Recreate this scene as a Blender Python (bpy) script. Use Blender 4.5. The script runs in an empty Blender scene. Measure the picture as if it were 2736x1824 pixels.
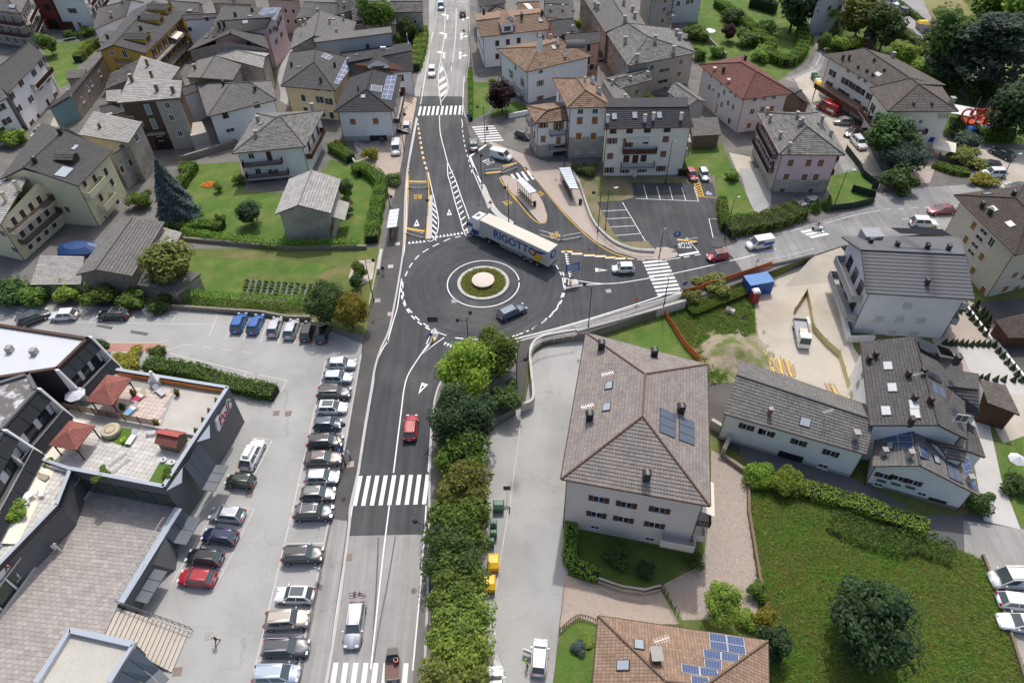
import bpy, math, random
from mathutils import Vector, Matrix
random.seed(7)
S = bpy.context.scene
COL = S.collection
R = math.radians

# ---------------------------------------------------------------- camera, sky, sun, exposure
STATION = Vector((0, 0, 69.4))                       # the drone hovers 69.4 m above the crossing
cam = bpy.data.cameras.new('Camera'); cam.lens = 24; cam.sensor_width = 36
cam.clip_start = 1; cam.clip_end = 8000
co = bpy.data.objects.new('Camera', cam); COL.objects.link(co)
m = Matrix(((0.99973, 0.023223, 0.0), (-0.016424, 0.707046, -0.706977), (-0.016418, 0.706786, 0.707237))).to_4x4()
m.translation = STATION; co.matrix_world = m
S.camera = co
SUN_EL, SUN_AZ = 58.0, 8.0                           # high sun ahead of the drone, a little to the east
W = bpy.data.worlds.new('World'); S.world = W; W.use_nodes = True
nt = W.node_tree
sky = nt.nodes.new('ShaderNodeTexSky'); sky.sky_type = 'NISHITA'; sky.sun_disc = False
sky.sun_elevation = R(SUN_EL); sky.sun_rotation = R(SUN_AZ); sky.air_density = 0.85; sky.dust_density = 4.0; sky.ozone_density = 0.5
bg = nt.nodes['Background']; nt.links.new(sky.outputs[0], bg.inputs[0]); bg.inputs[1].default_value = 0.15
sl = bpy.data.lights.new('Sun', 'SUN'); sl.energy = 2.25; sl.angle = R(1.5); sl.color = (1, .975, .935)
so = bpy.data.objects.new('Sun', sl); COL.objects.link(so)
d = Vector((math.sin(R(SUN_AZ)) * math.cos(R(SUN_EL)), math.cos(R(SUN_AZ)) * math.cos(R(SUN_EL)), math.sin(R(SUN_EL))))
so.rotation_euler = d.to_track_quat('Z', 'Y').to_euler(); so.location = (0, 0, 120)
S.view_settings.view_transform = 'Standard'; S.view_settings.look = 'None'
S.view_settings.exposure = 0.13; S.view_settings.gamma = 1
S.render.engine = 'CYCLES'; S.cycles.use_denoising = True
S.cycles.max_bounces = 8; S.cycles.diffuse_bounces = 5; S.cycles.transparent_max_bounces = 8

# ---------------------------------------------------------------- helpers
def tag(o, label=None, cat=None, group=None, kind=None):
    if label: o['label'] = label
    if cat: o['category'] = cat
    if group: o['group'] = group
    if kind: o['kind'] = kind
    return o
def empty(name, loc=(0, 0, 0), rz=0, label=None, cat=None, group=None):
    o = bpy.data.objects.new(name, None); COL.objects.link(o); o.empty_display_size = .3
    o.location = loc; o.rotation_euler = (0, 0, rz)
    return tag(o, label, cat, group)
def link(name, me, parent=None, loc=(0, 0, 0), rz=0):
    o = bpy.data.objects.new(name, me); COL.objects.link(o); o.parent = parent
    o.location = loc; o.rotation_euler = (0, 0, rz)
    return o
V = lambda *a: Vector(a if len(a) > 1 else a[0])
def v3(p, z=0): return Vector((p[0], p[1], p[2] if len(p) > 2 else z))

class MB:
    """collects faces and links them as one mesh object"""
    def __init__(s): s.v = []; s.f = []; s.m = []; s.uv = []; s.sm = []
    def poly(s, pts, mi=0, uv=None, sm=False):
        n = len(s.v); s.v += [tuple(p) for p in pts]; s.f.append(tuple(range(n, n + len(pts)))); s.m.append(mi); s.sm.append(sm)
        s.uv += uv if uv else [(0, 0)] * len(pts)
        return s
    def faces(s, pts, fs, mi=0, sm=False):
        n = len(s.v); s.v += [tuple(p) for p in pts]
        for f in fs:
            s.f.append(tuple(n + i for i in f)); s.m.append(mi); s.uv += [(0, 0)] * len(f); s.sm.append(sm)
        return s
    def hexa(s, b, t, mi=0, mt=None):
        """bottom ring b and top ring t of equal length (counter-clockwise from above)"""
        n = len(b); pts = list(b) + list(t)
        s.faces(pts, [tuple(reversed(range(n)))] + [(i, (i + 1) % n, n + (i + 1) % n, n + i) for i in range(n)], mi)
        s.faces([pts[n + i] for i in range(n)], [tuple(range(n))], mi if mt is None else mt)
        return s
    def box(s, x0, y0, z0, x1, y1, z1, mi=0, mt=None):
        q = ((x0, y0), (x1, y0), (x1, y1), (x0, y1))
        return s.hexa([(x, y, z0) for x, y in q], [(x, y, z1) for x, y in q], mi, mt)
    def obox(s, c, ux, uy, uz, mi=0):
        c = Vector(c); ux = Vector(ux); uy = Vector(uy); uz = Vector(uz)
        q = ((-1, -1), (1, -1), (1, 1), (-1, 1))
        return s.hexa([c + ux * a + uy * b - uz for a, b in q], [c + ux * a + uy * b + uz for a, b in q], mi)
    def bar(s, p0, p1, w, h, mi=0):
        """a square bar from p0 to p1, w wide, h high"""
        p0 = Vector(p0); p1 = Vector(p1); d = p1 - p0; L = d.length
        if L < 1e-6: return s
        d /= L; up = Vector((0, 0, 1)) if abs(d.z) < .95 else Vector((0, 1, 0))
        side = d.cross(up).normalized(); up = side.cross(d)
        return s.obox((p0 + p1) / 2, d * (L / 2), -side * (w / 2), up * (h / 2), mi)
    def tube(s, p0, p1, r0, r1=None, n=8, mi=0, caps=True, sm=True):
        p0 = Vector(p0); p1 = Vector(p1); d = (p1 - p0).normalized(); r1 = r0 if r1 is None else r1
        a = d.orthogonal().normalized(); b = d.cross(a)
        c = [a * math.cos(2 * math.pi * i / n) + b * math.sin(2 * math.pi * i / n) for i in range(n)]
        pts = [p0 + q * r0 for q in c] + [p1 + q * r1 for q in c]
        s.faces(pts, [(i, (i + 1) % n, n + (i + 1) % n, n + i) for i in range(n)], mi, sm)
        if caps:
            s.faces([p0 + q * r0 for q in c], [tuple(reversed(range(n)))], mi)
            s.faces([p1 + q * r1 for q in c], [tuple(range(n))], mi)
        return s
    def path(s, pts, r, n=6, mi=0):
        for a, b in zip(pts, pts[1:]): s.tube(a, b, r, r, n, mi)
        return s
    def lathe(s, prof, n=12, mi=0, c=(0, 0, 0), sm=True):
        c = Vector(c); k = len(prof); pts = []
        for r, z in prof:
            pts += [c + Vector((r * math.cos(2 * math.pi * i / n), r * math.sin(2 * math.pi * i / n), z)) for i in range(n)]
        fs = [(j * n + i, j * n + (i + 1) % n, (j + 1) * n + (i + 1) % n, (j + 1) * n + i) for j in range(k - 1) for i in range(n)]
        return s.faces(pts, fs, mi, sm)
    def prism(s, xy, z0, z1, mi=0, mt=None):
        a = sum(p[0] * q[1] - q[0] * p[1] for p, q in zip(xy, list(xy[1:]) + [xy[0]]))
        xy = list(xy) if a > 0 else list(reversed(xy))
        return s.hexa([(p[0], p[1], z0) for p in xy], [(p[0], p[1], z1) for p in xy], mi, mt)
    def mesh(s, name, mats):
        me = bpy.data.meshes.new(name); me.from_pydata(s.v, [], s.f)
        for mm in (mats if isinstance(mats, (list, tuple)) else [mats]): me.materials.append(mm)
        me.polygons.foreach_set('material_index', s.m); me.polygons.foreach_set('use_smooth', s.sm)
        u = me.uv_layers.new(name='UVMap'); u.data.foreach_set('uv', [c for p in s.uv for c in p])
        me.update(); return me
    def build(s, name, mats, parent=None, loc=(0, 0, 0), rz=0):
        return link(name, s.mesh(name, mats), parent, loc, rz)

def text_mesh(txt, size, mat, extrude=0.0, shear=0.0, bold=0.0, sx=1.0):
    c = bpy.data.curves.new('lettering', 'FONT'); c.body = txt; c.size = size; c.extrude = extrude; c.shear = shear; c.offset = bold
    c.align_x = 'CENTER'; c.align_y = 'CENTER'; c.resolution_u = 3
    o = bpy.data.objects.new('lettering', c); COL.objects.link(o)
    dg = bpy.context.evaluated_depsgraph_get(); dg.update()
    me = bpy.data.meshes.new_from_object(o.evaluated_get(dg)); bpy.data.objects.remove(o); bpy.data.curves.remove(c)
    for v in me.vertices: v.co.x *= sx
    me.materials.clear(); me.materials.append(mat); return me
def put(name, me, parent, o, ex, ey, ez):
    """link mesh me with its axes along ex, ey, ez at o"""
    ob = bpy.data.objects.new(name, me); COL.objects.link(ob); ob.parent = parent
    M = Matrix((Vector(ex).normalized(), Vector(ey).normalized(), Vector(ez).normalized())).transposed().to_4x4(); M.translation = Vector(o)
    ob.matrix_basis = M; return ob

# ---------------------------------------------------------------- materials
def nd(t, typ, **k):
    n = t.nodes.new(typ)
    for a, b in k.items():
        if a.startswith('i_'):
            key = a[2:]; key = int(key) if key.isdigit() else key.replace('_', ' ')
            if hasattr(b, 'is_output'): t.links.new(b, n.inputs[key])
            else: n.inputs[key].default_value = b
        else: setattr(n, a, b)
    return n
def mth(t, op, a, b=None, c=None):
    n = t.nodes.new('ShaderNodeMath'); n.operation = op
    for i, x in enumerate((a, b, c)):
        if x is None: continue
        if hasattr(x, 'is_output'): t.links.new(x, n.inputs[i])
        else: n.inputs[i].default_value = x
    return n.outputs[0]
def mixc(t, f, a, b, blend='MIX'):
    n = t.nodes.new('ShaderNodeMix'); n.data_type = 'RGBA'; n.blend_type = blend
    for i, x in ((0, f), (6, a), (7, b)):
        if hasattr(x, 'is_output'): t.links.new(x, n.inputs[i])
        else: n.inputs[i].default_value = x if i == 0 else (tuple(x) + (1,) if len(x) == 3 else x)
    return n.outputs[2]
def ramp(t, f, p0, p1):
    n = t.nodes.new('ShaderNodeMapRange'); n.inputs[1].default_value = p0; n.inputs[2].default_value = p1
    t.links.new(f, n.inputs[0]); return n.outputs[0]
def new_mat(name):
    mt = bpy.data.materials.new(name); mt.use_nodes = True
    return mt, mt.node_tree, mt.node_tree.nodes['Principled BSDF']
def noise(t, co, scale, detail=4, rough=.6):
    n = nd(t, 'ShaderNodeTexNoise', i_Scale=scale, i_Detail=detail, i_Roughness=rough)
    t.links.new(co, n.inputs['Vector']); return n.outputs[0]
def c3(c): return tuple(c) if isinstance(c, (list, tuple)) else (c, c, c)
def surf(name, col, rough=.85, var=.15, scale=.6, fine=.1, fscale=12, col2=None, cscale=.25, c0=.45, c1=.62, spec=.3, bump=0, bscale=30, local=False, metal=0, coat=0, spots=0, tracks=None):
    """plain surface: blotches, fine speckle and optionally patches of a second colour"""
    mt, t, b = new_mat(name)
    co = nd(t, 'ShaderNodeTexCoord').outputs['Object'] if local else nd(t, 'ShaderNodeNewGeometry').outputs['Position']
    col = c3(col)
    base = col
    if col2 is not None: base = mixc(t, ramp(t, noise(t, co, cscale, 5), c0, c1), col, c3(col2))
    f = mth(t, 'ADD', mth(t, 'MULTIPLY', mth(t, 'SUBTRACT', noise(t, co, scale), .5), var * 3), 1)
    f = mth(t, 'ADD', f, mth(t, 'MULTIPLY', mth(t, 'SUBTRACT', noise(t, co, fscale, 3), .5), fine * 3))
    if spots:                                        # oil and rust spots, sealed cracks
        f = mth(t, 'MULTIPLY', f, mth(t, 'SUBTRACT', 1.0, mth(t, 'MULTIPLY', ramp(t, noise(t, co, .9, 6, .7), .62, .72), spots)))
        vo = nd(t, 'ShaderNodeTexVoronoi', feature='DISTANCE_TO_EDGE', i_Scale=.11); wv = nd(t, 'ShaderNodeTexNoise', i_Scale=.7); t.links.new(co, wv.inputs[0]); av = nd(t, 'ShaderNodeVectorMath', operation='MULTIPLY_ADD', i_1=(2.5, 2.5, 0)); t.links.new(wv.outputs[1], av.inputs[0]); t.links.new(co, av.inputs[2]); t.links.new(av.outputs[0], vo.inputs[0])
        f = mth(t, 'MULTIPLY', f, mth(t, 'SUBTRACT', 1.0, mth(t, 'MULTIPLY', mth(t, 'LESS_THAN', vo.outputs[0], .004), spots * .6)))
    if tracks:                                       # tyre-polished tracks: rings round the roundabout, strips along the roads
        sp = nd(t, 'ShaderNodeSeparateXYZ', i_0=co); dx, dy = mth(t, 'SUBTRACT', sp.outputs[0], -4.3), mth(t, 'SUBTRACT', sp.outputs[1], 82.5); di = mth(t, 'SQRT', mth(t, 'ADD', mth(t, 'MULTIPLY', dx, dx), mth(t, 'MULTIPLY', dy, dy)))
        n1 = noise(t, nd(t, 'ShaderNodeCombineXYZ', i_0=mth(t, 'MULTIPLY', di, 1.1), i_1=mth(t, 'MULTIPLY', mth(t, 'ARCTAN2', dy, dx), 1.2)).outputs[0], 1.6, 5); n2 = noise(t, nd(t, 'ShaderNodeCombineXYZ', i_0=mth(t, 'MULTIPLY', sp.outputs[0], 1.0), i_1=mth(t, 'MULTIPLY', sp.outputs[1], .05)).outputs[0], 1.3, 4)
        ir = mth(t, 'LESS_THAN', di, 13.0); mx_ = mth(t, 'ADD', mth(t, 'MULTIPLY', n1, ir), mth(t, 'MULTIPLY', n2, mth(t, 'SUBTRACT', 1.0, ir))); f = mth(t, 'MULTIPLY', f, mth(t, 'ADD', 1.0, mth(t, 'MULTIPLY', mth(t, 'SUBTRACT', mx_, .5), tracks)))
    cb = nd(t, 'ShaderNodeCombineColor'); [t.links.new(f, cb.inputs[i]) for i in range(3)]
    t.links.new(mixc(t, 1.0, base, cb.outputs[0], 'MULTIPLY'), b.inputs['Base Color'])
    b.inputs['Roughness'].default_value = rough; b.inputs['Specular IOR Level'].default_value = spec; b.inputs['Metallic'].default_value = metal
    if coat: b.inputs['Coat Weight'].default_value = coat; b.inputs['Coat Roughness'].default_value = .05
    if bump:
        bp = nd(t, 'ShaderNodeBump', i_Strength=bump, i_Distance=.03); t.links.new(noise(t, co, bscale, 4), bp.inputs['Height']); t.links.new(bp.outputs[0], b.inputs['Normal'])
    return mt
def tiles_mat(name, col, tw=.3, th=.36, var=.25, col2=None, wave=.5, patch=.25, line=.45, rough=.85, stag=0.0):
    """roof covering in courses: each tile has its own shade, joints are darker and recessed, shadow lines of the courses are painted in (UV in metres)"""
    mt, t, b = new_mat(name)
    uv = nd(t, 'ShaderNodeUVMap').outputs[0]; sp = nd(t, 'ShaderNodeSeparateXYZ', i_0=uv)
    y = sp.outputs[1]; row = mth(t, 'FLOOR', y)
    x = mth(t, 'ADD', mth(t, 'DIVIDE', sp.outputs[0], tw), mth(t, 'MULTIPLY', mth(t, 'MODULO', row, 2.0), stag))
    cx = nd(t, 'ShaderNodeCombineXYZ', i_0=mth(t, 'FLOOR', x), i_1=row)
    wn = nd(t, 'ShaderNodeTexWhiteNoise', noise_dimensions='2D'); t.links.new(cx.outputs[0], wn.inputs[0])
    base = mixc(t, ramp(t, noise(t, uv, .5, 4), .42, .62), c3(col), c3(col2)) if col2 is not None else c3(col)
    fx = mth(t, 'FRACT', x); ed = mth(t, 'ABSOLUTE', mth(t, 'SUBTRACT', fx, .5))
    jn = ramp(t, ed, .36, .5)
    f = mth(t, 'ADD', mth(t, 'MULTIPLY', mth(t, 'SUBTRACT', wn.outputs[0], .5), var * 2), 1)
    f = mth(t, 'ADD', f, mth(t, 'MULTIPLY', mth(t, 'SUBTRACT', noise(t, uv, .35, 5), .5), patch * 3))
    f = mth(t, 'MULTIPLY', f, mth(t, 'SUBTRACT', 1.0, mth(t, 'MULTIPLY', jn, line)))
    f = mth(t, 'MULTIPLY', f, mth(t, 'SUBTRACT', 1.0, mth(t, 'MULTIPLY', ramp(t, mth(t, 'FRACT', y), .7, .98), line)))  # shadow line along each course edge, put into the colour
    cb = nd(t, 'ShaderNodeCombineColor'); [t.links.new(f, cb.inputs[i]) for i in range(3)]
    t.links.new(mixc(t, 1.0, base, cb.outputs[0], 'MULTIPLY'), b.inputs['Base Color'])
    b.inputs['Roughness'].default_value = rough; b.inputs['Specular IOR Level'].default_value = .3
    h = mth(t, 'SUBTRACT', mth(t, 'COSINE', mth(t, 'MULTIPLY', mth(t, 'SUBTRACT', fx, .5), math.pi)), mth(t, 'FRACT', y))
    bp = nd(t, 'ShaderNodeBump', i_Strength=wave, i_Distance=.05); t.links.new(h, bp.inputs['Height']); t.links.new(bp.outputs[0], b.inputs['Normal'])
    return mt
def leaf_mat(name, col, var=.35, tip=None, trans=.42):
    mt, t, b = new_mat(name)
    g = nd(t, 'ShaderNodeNewGeometry'); rnd = g.outputs['Random Per Island']
    oi = nd(t, 'ShaderNodeObjectInfo').outputs['Random']
    c = mixc(t, rnd, tuple(x * (1 - var) for x in col), tip or tuple(min(1, x * (1 + var)) for x in (col[0] * 1.15, col[1], col[2] * .8)))
    hs = nd(t, 'ShaderNodeHueSaturation', i_Color=c, i_Hue=mth(t, 'ADD', mth(t, 'MULTIPLY', oi, .03), .485), i_Value=mth(t, 'ADD', mth(t, 'MULTIPLY', oi, .3), .85))
    t.links.new(hs.outputs[0], b.inputs['Base Color']); b.inputs['Roughness'].default_value = .65; b.inputs['Specular IOR Level'].default_value = .25
    tr = nd(t, 'ShaderNodeBsdfTranslucent'); t.links.new(hs.outputs[0], tr.inputs[0])
    mx = nd(t, 'ShaderNodeMixShader', i_0=trans); t.links.new(b.outputs[0], mx.inputs[1]); t.links.new(tr.outputs[0], mx.inputs[2])
    t.links.new(mx.outputs[0], t.nodes['Material Output'].inputs[0]); return mt
def gloss(name, col, rough=.25, metal=0, coat=0, spec=.5):
    mt, t, b = new_mat(name); b.inputs['Base Color'].default_value = c3(col) + (1,); b.inputs['Roughness'].default_value = rough
    b.inputs['Metallic'].default_value = metal; b.inputs['Specular IOR Level'].default_value = spec
    if coat: b.inputs['Coat Weight'].default_value = coat; b.inputs['Coat Roughness'].default_value = .06
    return mt
def grid_mat(name, col, cell, line_col, lw=.04, rough=.2, spec=.5, var=0.0):
    """flat sheet with a regular grid of thin lines (UV in metres)"""
    mt, t, b = new_mat(name); uv = nd(t, 'ShaderNodeUVMap').outputs[0]; sp = nd(t, 'ShaderNodeSeparateXYZ', i_0=uv); fs = []
    for i in (0, 1):
        e = mth(t, 'ABSOLUTE', mth(t, 'SUBTRACT', mth(t, 'FRACT', mth(t, 'DIVIDE', sp.outputs[i], cell[i])), .5))
        fs.append(mth(t, 'GREATER_THAN', e, .5 - lw / cell[i]))
    c = mixc(t, mth(t, 'MAXIMUM', fs[0], fs[1]), c3(col), c3(line_col))
    t.links.new(c, b.inputs['Base Color']); b.inputs['Roughness'].default_value = rough; b.inputs['Specular IOR Level'].default_value = spec
    return mt
def crazy_mat(name, cols, scale, joint=.3, jw=.06):
    """irregular stone paving"""
    mt, t, b = new_mat(name); p = nd(t, 'ShaderNodeNewGeometry').outputs['Position']
    v1 = nd(t, 'ShaderNodeTexVoronoi', i_Scale=scale); v2 = nd(t, 'ShaderNodeTexVoronoi', feature='DISTANCE_TO_EDGE', i_Scale=scale)
    t.links.new(p, v1.inputs[0]); t.links.new(p, v2.inputs[0])
    sp = nd(t, 'ShaderNodeSeparateColor'); t.links.new(v1.outputs['Color'], sp.inputs[0])
    c = mixc(t, sp.outputs[0], cols[0], cols[1]); c = mixc(t, mth(t, 'MULTIPLY', sp.outputs[1], .6), c, cols[2])
    c = mixc(t, mth(t, 'LESS_THAN', v2.outputs[0], jw), c, c3(joint)); t.links.new(c, b.inputs['Base Color']); b.inputs['Roughness'].default_value = .85
    bp = nd(t, 'ShaderNodeBump', i_Strength=.4, i_Distance=.03); t.links.new(ramp(t, v2.outputs[0], 0, jw * 2), bp.inputs['Height']); t.links.new(bp.outputs[0], b.inputs['Normal'])
    return mt

M = dict(
    asphalt=surf('new_asphalt', (.058, .062, .067), .8, .12, .25, .1, 14, col2=(.085, .087, .09), cscale=.09, bump=.15, tracks=1.3),
    asphalt_mid=surf('worn_asphalt', (.23, .23, .228), .85, .12, .2, .08, 9, col2=(.31, .305, .295), cscale=.12, spots=.3, tracks=.8),
    asphalt_old=surf('bleached_asphalt', (.335, .325, .31), .88, .09, .18, .08, 9, col2=(.28, .275, .262), cscale=.15, bump=.1, spots=.25, tracks=.7),
    asphalt_patch=surf('patched_asphalt', (.13, .132, .135), .85, .14, .3, .08, 10),
    walk_dark=surf('dark_pavement', (.088, .084, .083), .85, .14, .35, .1, 12, col2=(.11, .105, .1), cscale=.2),
    carpark=surf('car_park_asphalt', (.395, .395, .38), .9, .08, .15, .12, 6, col2=(.33, .33, .32), cscale=.1, bump=.1, spots=.22),
    kerb=surf('kerb_stone', (.50, .49, .47), .85, .12, .8),
    concrete=surf('pale_concrete', (.52, .51, .48), .85, .1, .5, .05, 8),
    concrete_dirty=surf('stained_concrete', (.36, .35, .32), .88, .2, .6, .1, 8),
    village=surf('stone_lane', (.19, .18, .165), .9, .15, .3, .15, 5, col2=(.14, .135, .125), cscale=.2),
    paint=surf('road_paint', (.80, .80, .79), .7, .04, .6, .05, 10),
    paint_worn=surf('worn_road_paint', (.62, .61, .59), .8, .12, .8, .15, 6),
    paint_y=surf('yellow_road_paint', (.70, .42, .035), .7, .08, .8, .08, 8),
    paint_red=surf('red_bay_paint', (.44, .24, .2), .88, .12, .5, .1, 6),
    lawn=surf('lawn', (.085, .155, .026), .9, .25, .35, .35, 5, col2=(.14, .18, .045), cscale=.25),
    lawn_dark=surf('dark_lawn', (.07, .125, .022), .9, .22, .35, .3, 7, col2=(.10, .14, .03), cscale=.25),  # a darker green than the plain lawn
    rough_grass=surf('rough_grass_soil', (.12, .155, .04), .95, .25, .4, .3, 5, col2=(.2, .165, .08), cscale=.18, c0=.5, c1=.7),
    meadow=surf('meadow_soil', (.085, .15, .035), .95, .3, .3, .35, 3, col2=(.22, .2, .08), cscale=.15),
    dry_field=surf('mown_field', (.27, .25, .11), .95, .15, .2, .2, 4, col2=(.2, .2, .08), cscale=.1),
    bare=surf('bare_verge', (.24, .195, .125), .95, .2, .5, .25, 5, col2=(.13, .15, .05), cscale=.25),
    soil=surf('garden_soil', (.21, .16, .11), .95, .2, .6, .2, 6),
    sheet=surf('mulch_film', (.13, .135, .15), .6, .12, 1.0),
    gravel=surf('pale_gravel', (.50, .46, .39), .95, .12, .25, .15, 9, col2=(.42, .37, .3), cscale=.1),
    roof_gravel=surf('roof_gravel', (.50, .48, .43), .95, .12, .4, .3, 14),
    pavers_pink=surf('pink_grit_paving', (.44, .37, .32), .9, .08, .5, .25, 7),
    crazy=crazy_mat('crazy_paving', ((.36, .28, .235), (.29, .24, .215), (.38, .31, .24)), 3.6, (.42, .38, .34)),
    sett=crazy_mat('porphyry_setts', ((.44, .33, .27), (.36, .29, .25), (.5, .4, .3)), 4.5, (.4, .36, .32), .05),
    glass=gloss('window_glass', (.03, .035, .04), .08, spec=.6),
    glass_sky=gloss('skylight_glass', (.35, .4, .44), .08, spec=.8),
    white=gloss('white_paint', .78, .45), grey=gloss('grey_paint', .3, .5), dark=gloss('dark_metal', .035, .45), black=gloss('plain_black', .02, .5),  # black also fills openings, where it stands in for shade
    steel=gloss('galvanised_steel', (.5, .51, .52), .4, .6), rail=gloss('pale_railing', (.72, .72, .70), .5),
    copper=surf('brown_gutter', (.085, .05, .035), .6, .1), pipe=gloss('brown_pipe', (.07, .04, .03), .5),
    wood=surf('brown_timber', (.095, .047, .03), .8, .2, 2, local=True), wood_l=surf('honey_timber', (.36, .17, .055), .75, .15, 2, local=True),
    wood_g=surf('weathered_timber', (.2, .15, .11), .9, .2, 2, local=True), wood_p=surf('pale_planks', (.44, .33, .2), .85, .15, 1.5, local=True),
    green_sh=gloss('green_shutter', (.02, .06, .045), .6), red=gloss('red_paint', (.4, .03, .025), .5), blue=gloss('blue_sign', (.015, .09, .36), .4),
    yellow=gloss('yellow_plastic', (.85, .52, .02), .45), orange=gloss('orange_mesh', (.62, .16, .045), .8), green_pl=gloss('green_plastic', (.06, .16, .09), .5),
    terracotta=surf('terracotta', (.25, .13, .085), .85, .15, 1, local=True), tyre=gloss('tyre_rubber', .018, .85), rim=gloss('wheel_rim', (.45, .46, .47), .35, .7),
    cream_canvas=gloss('cream_canvas', (.78, .72, .6), .8), bark=surf('bark', (.12, .09, .065), .95, .2, 3, local=True), dirt=surf('spoil_soil', (.34, .29, .21), .95, .2, .6, .25, 5, col2=(.13, .16, .05), cscale=.3),
)

# ---------------------------------------------------------------- the lie of the land
LOW=-1.5
_lay={}
def sheet(name,pts,z,mat,parent=None):
 _lay[z]=_lay.get(z,0)+1;z+=.00037*_lay[z]+z*.0013
 o=MB().poly([(p[0],p[1],(p[2] if len(p)>2 else 0)+z) for p in ccw(pts)]).build(name,mat,parent)
 if parent is None:tag(o,kind='structure')
 return o
def ccw(pts):
 a=sum(p[0]*q[1]-q[0]*p[1] for p,q in zip(pts,list(pts[1:])+[pts[0]]))
 return list(pts) if a>0 else list(reversed(pts))
def smooth(pts,k=6):
 P=[v3(p) for p in pts];out=[]
 for i in range(len(P)-1):
  a,b,c,e=P[max(i-1,0)],P[i],P[i+1],P[min(i+2,len(P)-1)]
  for j in range(k):
   t=j/k;out.append(.5*((2*b)+(c-a)*t+(2*a-5*b+4*c-e)*t*t+(3*b-a-3*c+e)*t**3))
 return out+[P[-1]]
def offsets(P,w):
 """left and right edge points of a strip w wide along polyline P"""
 Lf,Rt=[],[]
 for i,p in enumerate(P):
  d=(P[min(i+1,len(P)-1)]-P[max(i-1,0)]);d.z=0;d.normalize();n=Vector((-d.y,d.x,0))
  Lf.append(p+n*w/2);Rt.append(p-n*w/2)
 return Lf,Rt
def strip(pts,w,z,mat,name,parent=None,k=6,b=None):
 P=smooth(pts,k) if k>1 else [v3(p) for p in pts];Lf,Rt=offsets(P,w);b=b or MB()
 up=Vector((0,0,z))
 for i in range(len(P)-1):b.poly([Rt[i]+up,Rt[i+1]+up,Lf[i+1]+up,Lf[i]+up])
 return b.build(name,mat,parent)
def wall_strip(pts,w,z0,z1,mat,name,parent=None,k=1,kind=None,label=None,cat=None,cap=None):
 """an upright wall or kerb along a polyline; z are heights above each point"""
 P=smooth(pts,k) if k>1 else [v3(p) for p in pts];Lf,Rt=offsets(P,w);b=MB();A=Vector((0,0,z0));B=Vector((0,0,z1))
 for i in range(len(P)-1):
  b.faces([Rt[i]+A,Rt[i+1]+A,Lf[i+1]+A,Lf[i]+A,Rt[i]+B,Rt[i+1]+B,Lf[i+1]+B,Lf[i]+B],
    [(0,1,5,4),(2,3,7,6),(4,5,6,7)]+([(3,0,4,7)] if i==0 else [])+([(1,2,6,5)] if i==len(P)-2 else []))
 o=b.build(name,mat,parent)
 return tag(o,label,cat,kind=kind)
sheet('ground',[(-1500,-400),(1500,-400),(1500,2500),(-1500,2500)],LOW-.01,M['rough_grass'])
edge=[(-5.7,14.9),(-5.6,23.2),(-4.9,38.8),(-4.7,52),(-2.3,55.3),(.3,57.2),(.7,67.9),(1.1,69.1),(3.3,69.7),(5.4,70.3),(10.7,70.7),(14.3,72.2),(26.3,77.1),(35,80.9),(49.1,87.4),(54.4,89.7),(60.8,91.4),(74.8,93.3),(87.2,94.3)]
terrace=edge+[(400,110),(1200,300),(1200,2000),(-1200,2000),(-1200,-300),(-10.0,-300)]
o=MB().prism(terrace,-6,0).build('village_ground',M['village']);tag(o,kind='structure')
road=sheet('road',[(-19.3,148.1),(-19.4,138),(-19.4,118.2),(-18.8,105.7),(-17.8,92.7),(-17.7,84),(-17.8,77.4),(-18,72.1),(-18.7,68.6),(-19.1,64.8),(-19.1,60.2),(-19.1,54.5),(-19,47.7),(-19.2,42.7),(-18.9,39.1),(-10.4,39.1),(-10.4,47.4),(-10.6,54.3),(-10.5,58.8),(-10.1,61.5),(-8.9,63.9),(-7,66.1),(-4.1,67.7),(.2,69.1),(3.8,70.4),(9.9,72.7),(25.9,78.9),(37,82.7),(36.2,87.6),(34.9,90.6),(33.7,91.8),(34.7,93),(36.3,92.7),(37.9,109.7),(22.6,110.4),(22.6,105.3),(15.7,104),(12.9,107.8),(3.6,116.3),(1.7,118.6),(-4,125.6),(-6.2,125.3),(-7.8,129.9),(-9,137.5),(-9.8,147.4)],.010,M['asphalt'])
sheet('old_road',[(-19.7,209.4),(-18.9,183.6),(-19.3,148.1),(-9.8,147.4),(-9.7,154.5),(-9.1,169.2),(-10.4,208.8),(3,330),(-30,330)],.006,M['asphalt_old'])
sheet('lower_road',[(-18.9,39.1),(-18.7,23.5),(-19.5,0),(-9.5,0),(-10.3,23.3),(-10.4,39.1)],.006,M['asphalt_old'])
sheet('east_road',[(36.2,87.6),(37,82.7),(41.7,85.2),(49.1,87.4),(54.4,89.7),(60.8,91.4),(74.8,93.3),(87.2,94.3),(160,104),(160,140),(94.7,108),(73.9,106.4),(66.9,104.9),(65,107.1),(67.1,122.8),(68.7,137.6),(73,155.9),(75.2,159.4),(78.4,166.8),(79.9,173.5),(80.4,182.3),(78.4,180.7),(77.5,172.2),(75.6,165.7),(71.3,157.7),(63.8,152.5),(66.8,149.4),(65.3,135.8),(63.1,111.6),(64.3,101.5),(54.4,97.2),(50,95.5),(42.5,93.3),(36.2,92.4),(34.7,93),(33.7,91.8),(34.9,90.6)],.007,M['asphalt_mid'])
sheet('car_park',[(-89.4,80.3),(-51.6,78.4),(-40.3,75.9),(-29.4,73.9),(-21.6,69.6),(-21.4,67.4),(-21.3,59.1),(-21.2,51),(-21.6,45.5),(-21.2,41.4),(-22.1,23.6),(-23,0),(-120,0),(-120,70)],.005,M['carpark'])
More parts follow.
